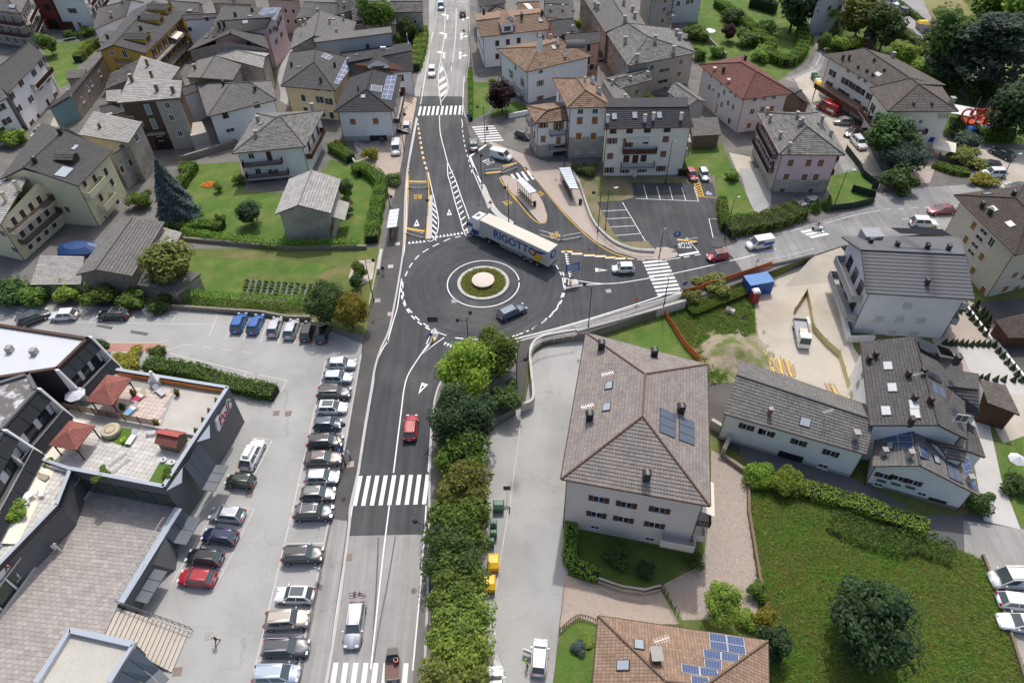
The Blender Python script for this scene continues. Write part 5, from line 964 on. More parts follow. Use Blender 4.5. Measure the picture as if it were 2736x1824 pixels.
h=house('barn','small grey barn with mossy slate roof beside the red roofed house',[(34,138.5,4.2),(36.9,131.7,4.2),(41.2,133.5,4.2),(37.3,142.6,4.2)],4.2,'gx',over=.4,wall='w_grey',tile='t_slate',slope=.4,cat='barn',gutter=False)
h=house('woodshed','timber woodshed with grey tile roof behind the cream house',[(36.2,121.9,2.9),(41.9,122.3,2.9),(42.3,128.1,2.9),(36.6,127.7,2.9)],2.9,'sf',over=.35,wall='wood_g',tile='t_mid',rise=.7,cat='shed')
h=house('shed','rusty sheet roofed shed beside the grey barn',[(33.8,135,2.4),(37.2,135.6,2.4),(36.4,138.5,2.4),(33.6,136.8,2.4)],2.4,'sf',over=.1,wall='w_old',tile='t_oldbrown',rise=.4,cat='shed',gutter=False)
h=house('house','grey roofed white house at the top edge above the garden terrace',[(36.3,179.2,9),(42.7,180.7,9),(44.8,196.8,9),(36.4,194.7,9)],9.0,'gx',over=.4,wall='w_greige',tile='t_slate');win(h,0,[(45.6,204.3),(44.2,197.8),(42.3,189.6)],.9,1.1,'closed','terracotta');win(h,3,[(41.6,197.5),(39.8,189)],.6,1.0);balc(h,0,(44.3,193.6),(46.2,193.9),1.0,'dark')
h=house('house','pale rendered annex with timber brackets beside the garden at the top edge',[(44.2,187.7,7.5),(51.4,188,7.5),(53.8,201.1,7.5),(46.2,199.8,7.5)],7.5,'ff',over=0,wall='w_lightgrey',tile='t_grey');win(h,0,[(48.9,201.8),(51.7,203),(53.1,203.8)],.8,1.2)
h=house('house','grey slate roofed house at the top edge beside the old alley',[(10.2,174.8,7),(17.2,172.1,7),(14.9,182.2,7),(10,182.5,7)],7.0,'gx',over=.3,wall='w_lightgrey',tile='t_mid',slope=.4);chims(h,[(12.9,199.8),(16.3,200)],w=.5,d=.5,h=.7)
h=house('house','house with brown sloping roof and solar collector at the top edge of the alley',[(3.6,176.5,7.6),(9.4,176.1,7.6),(8.1,183.2,7.6),(2.9,182,7.6)],7.6,'gx',over=.3,wall='w_white',tile='t_brown2',slope=.4);solar4(h,[(7.2,198.4),(8.5,198.3),(7.2,204.1),(5.5,204.6)],1,1,'pv_th')
h=house('house','long pale slate roof at the top edge between two alleys',[(10.6,183.2,7),(17.6,178.1,7),(16.2,193.7,7),(10.3,193.2,7)],7.0,'gx',over=.3,wall='w_old',tile='t_mid',slope=.4)
h=house('house','grey house with dark tile roof at the top beside the upper road',[(-6.2,179.8,8),(.4,182.1,8),(-.1,194.2,8),(-7.7,192.2,8)],8.0,'gx',over=.4,wall='w_grey',tile='t_grey');wins(h,0,3,(3,5.6),.9,1.2,'closed')
h=house('house','small house with brown gable roof and solar panel at the top beside the upper road',[(-3.9,179.7,6.5),(.4,180.2,6.5),(-1.3,185.1,6.5),(-4.2,183.3,6.5)],6.5,'gy',over=.3,wall='w_white',tile='t_brown2')
h=house('house','white shop house with dark tiled roof, solar panels and striped awning by the road',[(-34.1,127.9,6.7),(-22.3,127.7,6.7),(-22.3,143.4,6.7),(-33.2,143.5,6.7)],6.7,'hy',over=.7,wall='w_white',tile='t_dark',rm=((-28,133,8.7),(-27.9,142.4,8.7)),base=('w_grey',1.0))
win(h,0,[(-32.9,136.8),(-28,136.8)],1.1,1.2,'closed','wood_l');solar4(h,[(-28.1,147.2),(-25.7,146.2),(-25.8,159.3),(-28.1,158.8)],2,5);solar4(h,[(-31.1,151.4),(-28.4,150.4),(-28.5,153.5),(-31.2,154.4)],1,1,'pv_th');skylight(h,[(-32.3,148.5)],.8,.8);chims(h,[(-33.8,151.5)],w=.3,d=.3,h=.8,kind='metal');aerial(h,(-28.2,160.8),1.2)
panel(h,0,[(-29,131.5),(-25.1,132.5)],'shop_canopy','w_white',.9);panel(h,0,[(-27.7,126.8),(-25.1,131.1)],'shop_front','glass',.08);put('shop_lettering',text_mesh('Ru Ra',.45,M['dark'],bold=.01),h.root,wall_frame(h,0)[0]+wall_frame(h,0)[1]*on_wall(h,0,(-27.7,131.3))[0]+wall_frame(h,0)[2]*.92+Vector((0,0,on_wall(h,0,(-27.7,131.3))[1])),wall_frame(h,0)[1],(0,0,1),wall_frame(h,0)[2])
awning(h,1,(-23.9,136.1),(-23,147.1),3.0,1.2,'cream_canvas','terracotta');a_,e_,n_,L_=wall_frame(h,1);balcony(h,1,1,L_-1,3.2,1.3,'darkpanel',.9);wins(h,1,3,(4.6,1.4),1.0,1.5,'closed','wood_l')
h=house('house','dark tiled rear wing with gabled dormer and wooden balcony beside the ivy hedge',[(-33.5,145.6,6.2),(-20.1,147.2,6.2),(-22.1,162.8,6.2),(-37.9,157.9,6.2)],6.2,'gx',over=.5,wall='w_white',tile='t_dark',rm=((-33.8,147.1,8.3),(-20.7,152.6,8.3)));dormer(h,(-30.6,162.8),4.5,5,.9,'w_white','t_dark',1.2);win(h,1,[(-22.3,157.4),(-22.2,148.7)],1.0,1.6,'closed');wins(h,0,6,(4.6,1.8),1.0,1.4,'closed');skylight(h,[(-31.6,172.5),(-37,171.4),(-32.9,171.9)],.7,.9)
chims(h,[(-34.7,175.1)],kind='metal',w=.5,d=.5,h=.8);b_=MB();q=on_roof(h,(-30.7,174.1))[0];b_.box(q.x-.6,q.y-.3,q.z,q.x+.6,q.y+.3,q.z+.8);b_.build('air_conditioner',M['white'],h.roof);aerial(h,(-28.7,171.3),1.4)
h=house('house','pale yellow house with dark green shutters and solar panels on its hipped roof',[(-47,139.3,7),(-35.2,136.6,7),(-33,151.7,7),(-48.7,156.5,7)],7.0,'hy',over=.8,wall='w_yellow',tile='t_grey',rm=((-40.8,145.6,9.2),(-41.7,152.5,9.2)))
win(h,0,[(-45.8,148.6)],.95,1.4,'closed','green_sh');win(h,0,[(-41.9,147.5),(-39.7,146.5)],.8,1.4,'open','green_sh');win(h,0,[(-37.9,139.9),(-44,142.5),(-40,140.9)],.95,1.4,'closed','green_sh');win(h,0,[(-36.3,134.3)],.6,.7);panel(h,0,[(-38.7,133.1),(-38.2,137.5)],'garage_door','green_sh');win(h,0,[(-47.4,154.1),(-43.5,152.9),(-40.8,152.3)],.9,.25,frame='wood')
solar4(h,[(-40.1,155.7),(-38.8,154.9),(-36.8,168.4),(-39.3,170.4)],2,6);solar4(h,[(-45.9,170.8),(-43.4,168.4),(-42.8,170.6),(-45.4,173.2)],2,1,'pv_th');chims(h,[(-52,165.6),(-41.4,165),(-43.3,156.7)],w=.45,d=.45,h=.9,kind='metal');skylight(h,[(-50.2,165.2)],.4,1.0)
h=house('house','long plain grey gabled block behind the dark roofed houses',[(-42.6,156.1,8.8),(-25.8,160.8,8.8),(-26.7,165.7,8.8),(-44.1,161.3,8.8)],8.8,'sb',over=.25,wall='w_grey',tile='t_mid',rise=.5)
h=house('house','grey house with big tiled roof and four chimneys behind the plain block',[(-48.7,156.9,7.6),(-35.8,161.3,7.6),(-36,172.5,7.6),(-50,168.2,7.6)],7.6,'gy',over=.4,wall='w_old',tile='t_mid',rm=((-43.4,159.6,9.4),(-44.9,175.3,9.4)))
chims(h,[(-47.5,193.1),(-44.4,185.9),(-54,193.1),(-44.1,195.4),(-55.2,192.4)],w=.45,d=.45,h=.9,kind='stone');skylight(h,[(-47.2,196.2),(-46.3,183.7)],.5,.9);aerial(h,(-45,190.6),1.4)
h=house('house','stone house with patchy slab roof above the green hedge by the upper road',[(-35.4,182.5,6.5),(-20.5,181.2,6.5),(-21.2,189.2,6.5),(-36.8,190.2,6.5)],6.5,'gx',over=.3,wall='w_old',tile='t_stone',slope=.3,gutter=False);win(h,0,[(-24.4,192.9),(-28.2,193.6)],.9,.9);chims(h,[(-32.9,206.7)],w=.5,d=.5,h=.5,kind='stone')
h=house('outbuilding','grey tiled outbuilding behind the leafy tree by the upper road',[(-35.7,178.3,5),(-27.2,177.8,5),(-28.2,186.9,5),(-36.9,187.3,5)],5.0,'sf',over=.3,wall='w_old',tile='t_mid',rise=.8,cat='outbuilding')
h=house('house','pink house with dark roof and rooftop solar panels on the narrow lane',[(-66.7,159.9,9.6),(-55.3,164.6,9.6),(-54.2,177.1,9.6),(-70.1,179.2,9.6)],9.6,'gx',over=.4,wall='w_pink',tile='t_grey',rm=((-66.3,165,11.2),(-54.2,166.3,11.2)));solar4(h,[(-66.6,199.3),(-63.1,196.1),(-63.4,205.5),(-66.4,206),],2,2);solar4(h,[(-68.9,201.1),(-66.4,199.3),(-66.3,205.5),(-68.6,205.9)],2,1);win(h,1,[(-62.7,188.5),(-62,190.2),(-61.8,194.4),(-61.9,197.7),(-59.4,181.5),(-59.1,186),(-61.2,190)],.8,1.2,'open','green_sh');wins(h,0,4,(4,6.5),.9,1.2);skylight(h,[(-70.8,199.7),(-71.1,195.4)],1.2,.8)
chims(h,[(-71,203),(-74.9,199.8),(-76.4,193.7),(-77.5,193)],w=.5,d=.5,h=.9,kind='metal')
h=house('house','slate grey roofed house with rubble gable in front of the pink house',[(-71.4,155.4,8.2),(-53,155.7,8.2),(-57.6,167.8,8.2),(-69.8,169.9,8.2)],8.2,'gy',over=.4,wall='w_stone',tile='t_grey',rm=((-62.4,160.2,10.2),(-65.1,172,10.2)));skylight(h,[(-78.6,185.3),(-75.9,190.5),(-70,190.4),(-78.8,190.7)],1.0,.7)
h=house('house','old house with half pale slab roof below the rubble gable',[(-65.1,154.8,7.4),(-52.6,147.4,7.4),(-53.1,155.2,7.4),(-63.7,160.8,7.4)],7.4,'gx',over=.3,wall='w_old',tile='t_pale',slope=.25);win(h,0,[(-61.9,161.4),(-65.1,163.4)],.7,.9)
h=house('house','beige house with tiled gable roof in the middle of the old village',[(-68.5,144.7,7),(-58.1,142.8,7),(-58.2,150.4,7),(-68.8,153.4,7)],7.0,'gy',over=.3,wall='w_old',tile='t_mid',rm=((-63.6,140.5,8.6),(-63.9,151.6,8.6)));chims(h,[(-75.4,165.3)],w=.5,d=.5,h=.9,kind='brick');win(h,1,[(-64,162.1)],.8,.9)
h=house('house','white house with grey tiled hipped roof and black shutters above the garden wall',[(-58.8,127.1,6.7),(-46.8,133.7,6.7),(-49.9,142.7,6.7),(-65.4,141.8,6.7)],6.7,'hx',over=.5,wall='w_white',tile='t_mid',rm=((-56.7,137.5,8.6),(-52.6,137.8,8.6)));win(h,0,[(-58.4,134.3)],.7,.7,'open','black');win(h,0,[(-61.3,141),(-56.2,129.1),(-55.6,145.7)],.95,1.0,frame='wood');win(h,3,[(-71.3,150.6),(-69.4,146.7),(-66.3,140.2)],.7,.8);chims(h,[(-57.7,152.8),(-65.9,156.1)],w=.5,d=.5,h=.8,kind='metal')
h=house('house','tall brown rendered house with pale flat roof and turquoise shutters',[(-74.3,125.6,10.6),(-62.8,127.2,10.6),(-64.4,133.7,10.6),(-75.8,135.8,10.6)],10.6,'sf',over=.5,wall='w_brown',tile='t_pale',rise=.5,th=.35,pitch=.6);win(h,0,[(-79.5,144.7),(-75.8,137.9),],.8,1.9,'closed','w_teal');win(h,0,[(-83.7,140.3),(-78.7,138.2),(-72.1,131.4)],.8,.8);balc(h,0,(-75.7,133.7),(-72.2,134.5),.9,'dark');chims(h,[(-80.5,153.7),(-76.4,152.6),(-88.5,159.4)],w=.55,d=.55,h=1.2,mat='wood_g')
a_,e_,n_,L_=wall_frame(h,0);b_=MB();b_.obox(a_+e_*(L_-2.1)+n_*.1+Vector((0,0,5.1)),e_*2.2,n_*.12,(0,0,5.1));b_.build('stair_tower',M['w_greige'],h.root)
for p in [(-75.8,146.7),(-72.9,140.8),(-68.7,133.6)]:
 s_,z_=on_wall(h,0,p);s_=min(max(s_,L_-4),L_-.9);f_,g_,sh_=win_meshes(.8,1.1,'plain','wood','white');c_=a_+e_*s_+n_*.23;c_.z=z_;ob=link('window',f_,h.root,c_,math.atan2(e_.y,e_.x)+math.pi);link('pane',g_,ob)
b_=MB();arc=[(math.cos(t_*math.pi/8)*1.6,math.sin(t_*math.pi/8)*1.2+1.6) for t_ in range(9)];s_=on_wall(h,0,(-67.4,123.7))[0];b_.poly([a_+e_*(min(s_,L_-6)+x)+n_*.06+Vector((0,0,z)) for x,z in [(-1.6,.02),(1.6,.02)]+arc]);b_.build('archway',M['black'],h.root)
h=house('house','low dark roof with one skylight beside the tall brown house',[(-81.3,129.9,5.6),(-77.3,132.5,5.6),(-79.9,137.2,5.6),(-83.7,135.6,5.6)],5.6,'gx',over=.2,wall='w_old',tile='t_grey',slope=.3);skylight(h,[(-87.3,142.8)],1.1,.5)
h=house('house','narrow pale tiled roof wedged behind the tall brown house',[(-81.5,134.2,7),(-78.6,133.8,7),(-79.7,138.3,7),(-82.8,138,7)],7.0,'sf',over=.15,wall='w_old',tile='t_pale',rise=.5)
h=house('house','rubble walled house with mossy stone roof behind the pale patched roof',[(-83.2,138.2,7.6),(-79.3,143.6,7.6),(-80.4,151.4,7.6),(-84,144.2,7.6)],7.6,'sf',over=.2,wall='w_stone',tile='t_stone',rise=.8,gutter=False)
h=house('house','low dark roof filling the corner beside the white house with black shutters',[(-67.3,137.3,6.2),(-64.8,140.3,6.2),(-66.1,143.6,6.2),(-68.9,142.1,6.2)],6.2,'gx',over=.15,wall='w_white',tile='t_grey',slope=.3)
h=house('garage','flat roofed garage with grey door and roof terrace beside the brown house',[(-63,126,3.2),(-60.2,127.6,3.2),(-62.7,132.2,3.2),(-65.9,131.4,3.2)],3.2,'ff',over=0,wall='w_greige',cat='garage');panel(h,0,[(-62.6,125),(-60.9,128.3)],'garage_door','w_bluegrey')
h=house('house','house with pale patched slab roof and chimneys above the brown house',[(-78.3,141.6,8.6),(-69.4,138.2,8.6),(-68.3,143.1,8.6),(-79,149.8,8.6)],8.6,'sf',over=.3,wall='w_old',tile='t_pale',rise=1.2,gutter=False);chims(h,[(-84.5,161.4),(-88,168.2)],w=.45,d=.45,h=1.2,kind='brick')
h=house('house','ochre yellow house with dark roof, dormers and balconies full of flowers',[(-91.7,156,8.4),(-80.4,154.4,8.4),(-79,178.7,8.4),(-93.3,181.9,8.4)],8.4,'gy',over=.6,wall='w_ochre',tile='t_grey',rm=((-87.2,155.5,10),(-88,183.1,10)));win(h,0,[(-100.1,176.4),],.8,1.0);win(h,0,[(-96.6,175.8)],.9,1.6,frame='w_lightgrey');balc(h,0,(-96.1,170.3),(-92.5,170.5),.9,'dark');win(h,0,[(-94.3,166.2)],.6,.6,frame='wood')
[balcony(h,1,2,wall_frame(h,1)[3]-2,z,1.4,'dark') for z in (2.6,5.4)];wins(h,1,6,(1.2,3.8,6.6),1.0,1.7,'open','wood');dormer(h,(-93.2,183.5),3.2,5,1.2,'w_ochre','t_grey',.8);dormer(h,(-94.3,196.8),3.0,5,1.2,'w_ochre','t_grey',.8);dormer(h,(-94.7,204.5),3.0,5,1.2,'w_ochre','t_grey',.8);chims(h,[(-98.1,191.4),(-101.2,198.9),(-104.8,185.7)],w=.5,d=.5,h=.9,kind='metal');awning(h,1,(-89.1,186.3),(-88.9,190.9),1.8,.6)
h=house('house','long low house with dark strip roof and teal end wall in the old village',[(-95.6,136.1,4.6),(-92,140.8,4.6),(-93.9,163.6,4.6),(-94.7,155,4.6)],4.6,'sl',over=.35,wall='w_stone',tile='t_dark',rise=.9);chims(h,[(-100.6,153.3)],w=.45,d=.45,h=.7,kind='stone');panel(h,0,[(-100.4,145.2),(-98.5,150.1)],'teal_render','w_teal',.05);a_,e_,n_,L_=wall_frame(h,0)
MB().poly([a_+n_*.03+Vector((0,0,.02)),a_+e_*L_+n_*.03+Vector((0,0,.02)),a_+e_*L_+n_*.03+Vector((0,0,4.9)),a_+n_*.03+Vector((0,0,4.3))]).build('teal_render',M['w_teal'],h.root);win(h,1,[(-96.4,150.2),(-97.7,156),(-98,158.7),(-98.1,164)],.8,1.1)
h=house('shed','small tiled lean-to on the lawn behind the strip roofed house',[(-100.6,154.6,3),(-96.9,155.2,3),(-97.5,158.8,3),(-101.9,158,3)],3.0,'sf',over=.1,wall='w_old',tile='t_mid',rise=.5,cat='shed',gutter=False)
h=house('house','big white house with dark roof, brown balcony and arched doors by the west edge',[(-101.4,135.4,8.6),(-102.8,154.3,8.6),(-109.3,158.5,8.6),(-110.9,142.8,8.6)],8.6,'gx',over=.6,wall='w_white',tile='t_grey',slope=.4);win(h,0,[(-115.4,170.4),(-114.8,165.5),(-109.8,162.1),(-109.7,157.8),(-115.2,159.9),(-108.6,151.1),(-113.8,152.8),(-109,145.9),(-108.5,141.7),(-103.7,152.9),(-102.6,139.4)],.9,1.2,'open','wood');win(h,0,[(-103.6,148.9),(-102.3,141.9)],1.0,1.8,'closed');balc(h,0,(-111,156.7),(-110.9,165.3),1.2,'wood')
h=house('house','grey stone house with pale roof edge at the west edge of the village',[(-105.9,125.9,8),(-101.3,134.8,8),(-105.8,139.6,8),(-111.9,133.8,8)],8.0,'gx',over=.4,wall='w_white',tile='t_mid',slope=.4);win(h,0,[(-108.8,140.7),(-113.4,147.2),(-107.8,136.2)],.9,1.2,'open','wood');wins(h,1,2,(2,5),.9,1.2)
h=house('house','white house with flower balconies and grey shutters near the swing lawn',[(-118.9,191.8,8.6),(-109.6,190.8,8.6),(-112.1,207.3,8.6),(-124,211.1,8.6)],8.6,'gx',over=.4,wall='w_white',tile='t_grey');win(h,0,[(-123.8,207.4)],1.2,1.2,'open','wood_g');win(h,0,[(-116.8,196.2)],.9,1.4);panel(h,0,[(-119,191.9),(-120.2,198.9)],'door','wood');[balcony(h,1,1,wall_frame(h,1)[3]-1,z,1.2,'wood') for z in (3.0,5.8)];wins(h,1,4,(4,6.8),.9,1.5,'open')
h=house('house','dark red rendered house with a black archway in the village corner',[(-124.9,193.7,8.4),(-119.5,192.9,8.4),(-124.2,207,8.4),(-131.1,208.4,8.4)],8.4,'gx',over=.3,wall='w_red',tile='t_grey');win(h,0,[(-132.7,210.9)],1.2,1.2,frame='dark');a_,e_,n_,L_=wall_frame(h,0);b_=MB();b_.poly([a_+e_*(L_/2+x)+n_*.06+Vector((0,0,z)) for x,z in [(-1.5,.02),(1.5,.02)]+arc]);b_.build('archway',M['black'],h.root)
h=house('house','old house with curved wooden balconies in the north west corner',[(-135.7,185.2,9),(-120.3,179.6,9),(-124.3,192.6,9),(-139.3,197.9,9)],9.0,'hx',over=.5,wall='w_old',tile='t_mid');[balcony(h,1,.5,wall_frame(h,1)[3],z,1.4,'wood') for z in (3.0,5.8)];[balcony(h,0,2,wall_frame(h,0)[3],z,1.4,'wood') for z in (3.0,5.8)];wins(h,0,4,(1.5,4.2,7),1.0,1.6);wins(h,1,4,(1.5,4.2,7),1.0,1.6,'closed');skylight(h,[(-143.3,212)],2,1)
h=house('house','low grey roofed house between the white house and the ochre house',[(-104.3,180.1,4.6),(-99.6,189.2,4.6),(-98.5,199.1,4.6),(-106.6,196.2,4.6)],4.6,'gx',over=.2,wall='w_white',tile='t_mid',slope=.35);chims(h,[(-110.7,211.7),(-110.2,202)],w=.5,d=.5,h=.9,kind='stone')
h=house('house','low white house with small tiled porch below the ochre house',[(-101.4,174.6,3.6),(-96.8,173.4,3.6),(-97.2,179.5,3.6),(-101.3,180.5,3.6)],3.6,'sf',over=.2,wall='w_white',tile='t_mid',rise=.6)
h=house('house','white house with dark slate roof behind the ochre house balconies',[(-77.8,173.6,8.6),(-68.2,175.2,8.6),(-69.4,177.5,8.6),(-79.6,177.4,8.6)],8.6,'gx',over=.2,wall='w_white',tile='t_grey',rise=.4);win(h,0,[(-82.6,198.6),(-85.1,191.4)],.8,.9,'closed')
h=house('house','grey sheet roofed house at the top edge behind the ochre house',[(-82,180.2,8.2),(-76.3,179.9,8.2),(-76.9,185.4,8.2),(-87.7,189.3,8.2)],8.2,'gx',over=.3,wall='w_old',tile='t_mid',slope=.3);skylight(h,[(-89.4,205.4)],1.2,.6)
for nm,q_,hh_,wl,tl in (('tall house with grey roof at the top edge above the pink house',[(-74.7,186.6,8),(-64.6,185.2,8),(-66.5,195.3,8),(-79.3,197,8)],8.0,'w_old','t_mid'),('house with red shutters at the top edge behind the tiled roofs',[(-61.1,187.8,8.4),(-52.3,185.6,8.4),(-53.6,194.9,8.4),(-63.8,196.4,8.4)],8.4,'w_greige','t_mid'),('grey roofed house at the top edge with small chimneys',[(-51.4,175.8,7.6),(-41.4,177.8,7.6),(-41.7,183.3,7.6),(-48.8,187.7,7.6)],7.6,'w_old','t_mid'),
       ('house with weathered roof at the top edge beside the tiled roof house',[(-41.5,178.4,7.4),(-36.1,183.5,7.4),(-39.6,189.4,7.4),(-44.1,190.5,7.4)],7.4,'w_old','t_grey'),('stone house at the top edge above the patchy slab roof',[(-38,177.6,6),(-34.9,178.2,6),(-37,193.4,6),(-40.3,192.8,6)],6.0,'w_stone','t_stone')):
 h=house('house',nm,q_,hh_,'gx',over=.3,wall=wl,tile=tl,slope=.4);wins(h,0,3,(3,5.6),.8,1.1,'closed');chims(h,[((q_[0][0]+q_[2][0])/2*1.12,(q_[0][1]+q_[2][1])/2*1.12)],w=.5,d=.5,h=.8,kind='stone')
h=house('house','white house with slate hipped roof and brown wooden balconies on the lawn',[(-50.3,113.1,6.4),(-37.3,115,6.4),(-36.3,129.1,6.4),(-49.6,128.5,6.4)],6.4,'hx',over=.8,wall='w_white',tile='t_slate',rm=((-43.8,122.5,8.4),(-43.2,123.1,8.4)))
win(h,0,[(-47.6,123.3),],.9,1.8,'closed');win(h,0,[(-51.2,123.4),(-50.5,119.5),(-45.8,117.3),(-46.2,112.5),(-44.3,112.5),(-48.4,117.6),(-44.9,117.2)],.9,1.0);a_,e_,n_,L_=wall_frame(h,0);balcony(h,0,.3,L_-3.6,1.0,1.2,'wood');balcony(h,0,.3,L_-4.2,3.4,1.2,'wood');wins(h,1,3,(4.3,),1.0,1.9,'closed');balcony(h,1,.5,wall_frame(h,1)[3]-2,3.2,1.2,'darkpanel');chims(h,[(-53.3,137.8),(-52.1,131.4),(-42.6,142.9)],w=.6,d=.5,h=.9,kind='stone');skylight(h,[(-52.5,136.7)],.8,.7)
h=house('barn','tall plain stone barn with pale slab gable roof on the lawn',[(-38.3,94.2,5.8),(-29.1,94.1,5.8),(-29.1,104.4,5.8),(-38.2,104.9,5.8)],5.8,'gy',over=.6,wall='w_dirty',tile='t_pale',rm=((-34.1,94.3,7.4),(-33.9,105,7.4)),cat='barn',gutter=False,pitch=.45)
a_,e_,n_,L_=wall_frame(h,1);MB().faces([a_+e_*s_+n_*d_+Vector((0,0,z)) for s_ in (.8,6.0) for d_,z in ((0,4.3),(2.2,3.4),(2.2,3.2),(0,4.1))],[(0,1,5,4),(1,2,6,5),(2,3,7,6),(0,3,2,1),(4,5,6,7)]).build('lean_to_roof',M['concrete_dirty'],h.root);panel(h,1,[(-31.1,97.3),(-30.6,98.6)],'barn_door','wood')
h=house('house','cream house with dark tiled roof, hooded dormer and open stair in the village',[(-85.5,101.9,8.8),(-71.3,99.3,8.8),(-70.1,110.8,8.8),(-87.8,122.1,8.8)],8.8,'gy',over=.8,wall='w_paleyellow',tile='t_grey',rm=((-80.6,102.2,10.8),(-79.5,114.6,10.8)))
dormer(h,(-85.7,122.8),2.0,3.2,1.0,'wood','t_grey',.6);skylight(h,[(-88.5,128.3)],1.5,.6);skylight(h,[(-86.5,118.8)],2.8,1.8);chims(h,[(-93.9,122.7),(-94.1,134.3)],w=.6,d=.5,h=.9,kind='metal');win(h,1,[(-78.4,118.7),(-75.6,114.7),(-72.1,108.3),(-75.6,109.5),(-79.6,116.3),(-80.9,114.7)],.9,1.3,'closed','wood');win(h,1,[(-71.8,102.6)],.5,1.3);win(h,0,[(-80.1,105.9),(-82.2,106.2)],.9,1.1,'closed','wood_g');balc(h,1,(-79.4,110.6),(-77.3,114.2),1.4,'solid',1.0);balc(h,1,(-74.2,105.5),(-73.6,109.5),1.4,'solid',1.0);aerial(h,(-85.5,129.5),2.2)
h=house('house','old house with pale slab roof behind the cream house roof',[(-79.6,118.1,8.2),(-68.9,114.5,8.2),(-68.3,120.6,8.2),(-79.4,125.5,8.2)],8.2,'sf',over=.3,wall='w_old',tile='t_pale',rise=.9);chims(h,[(-86.8,136.6)],w=.4,d=.4,h=.6,kind='metal');win(h,1,[(-77.3,131.9)],1,1.2);aerial(h,(-84.4,134.6),1.5)
h=house('house','old house with outdoor stair and red railing beside the brown house',[(-71.4,112,7),(-69.9,117.5,7),(-68.7,120.7,7),(-71,116.1,7)],7.0,'sr',over=.2,wall='w_old',tile='t_mid',rise=.4);win(h,0,[(-75.5,119.4),(-74.8,121.9)],.8,1.3,'closed')
h=house('house','cream wing with pale slab roof and long wooden gallery above the blue tarpaulin',[(-89.3,93.3,7.6),(-80.2,90.2,7.6),(-77.8,101.9,7.6),(-85.8,105.3,7.6)],7.6,'gx',over=.6,wall='w_paleyellow',tile='t_pale',rm=((-87.2,98.2,9),(-80.8,102,9)))
a_,e_,n_,L_=wall_frame(h,1);balcony(h,1,1,L_-.5,2.6,1.3,'wood');balcony(h,1,.5,L_-.5,5.2,1.2,'wood',1.1);wins(h,1,4,(1.5,3.9,6.3),.9,1.4,'closed','wood');win(h,0,[(-88.3,98.9),(-83.8,94.1),(-79.2,88.9)],1.0,1.0);chims(h,[(-93.1,109.5),(-92.7,113.3)],w=.5,d=.5,h=1.2,mat='w_paleyellow')
h=house('barn','long grey slate roofed barn with ivy covered gable beside the garden',[(-65.9,81.4,4.4),(-57.1,80.8,4.4),(-57,94.8,4.4),(-65.4,94.6,4.4)],4.4,'gy',over=.4,wall='w_stone',tile='t_mid',rm=((-62,80.8,5.8),(-61.5,94.2,5.8)),cat='barn',gutter=False,pitch=.45)
h=house('shed','small shed with corrugated sheet roof on the end of the slate barn',[(-57.7,89.9,3),(-54.1,88.6,3),(-54.3,93.7,3),(-58,95,3)],3.0,'sr',over=.2,wall='wood_g',tile='t_pale',rise=.3,cat='shed',gutter=False)
h=house('shed','lean-to with low slate roof behind the round garden tree',[(-57.8,81.3,2.4),(-50.8,79,2.4),(-47.9,82.9,2.4),(-57.8,86.3,2.4)],2.4,'sf',over=.2,wall='w_old',tile='t_mid',rise=.5,cat='shed',gutter=False)
h=house('outbuilding','low outbuilding with pale diamond slate roof below the gallery house',[(-73.8,81.5,2.6),(-65.9,81.3,2.6),(-67.6,87.3,2.6),(-74.8,87.8,2.6)],2.6,'sf',over=.2,wall='w_old',tile='t_pale',rise=.8,cat='outbuilding',gutter=False)
b_=MB();random.seed(3);c_=(-72.4,93)
for k in range(14):
 a0,a1=2*math.pi*k/14,2*math.pi*(k+1)/14;zz=[.8+.25*math.sin(j*3) for j in (a0,a1)]
 b_.poly([(c_[0]+3.4*math.cos(a0),c_[1]+2.0*math.sin(a0),zz[0]),(c_[0]+3.4*math.cos(a1),c_[1]+2.0*math.sin(a1),zz[1]),(c_[0]+2*math.cos(a1),c_[1]+1.2*math.sin(a1),1.5),(c_[0]+2*math.cos(a0),c_[1]+1.2*math.sin(a0),1.5)],sm=True)
 b_.poly([(c_[0]+3.4*math.cos(a0),c_[1]+2.0*math.sin(a0),0),(c_[0]+3.4*math.cos(a1),c_[1]+2.0*math.sin(a1),0),(c_[0]+3.4*math.cos(a1),c_[1]+2.0*math.sin(a1),zz[1]),(c_[0]+3.4*math.cos(a0),c_[1]+2.0*math.sin(a0),zz[0])],sm=True)
 b_.poly([(c_[0]+2*math.cos(a0),c_[1]+1.2*math.sin(a0),1.5),(c_[0]+2*math.cos(a1),c_[1]+1.2*math.sin(a1),1.5),(c_[0],c_[1],1.65)],sm=True)
tag(b_.build('tarpaulin',gloss('blue_tarpaulin',(.02,.065,.2),.5)),'crumpled blue tarpaulin over a woodpile in the courtyard','tarpaulin')
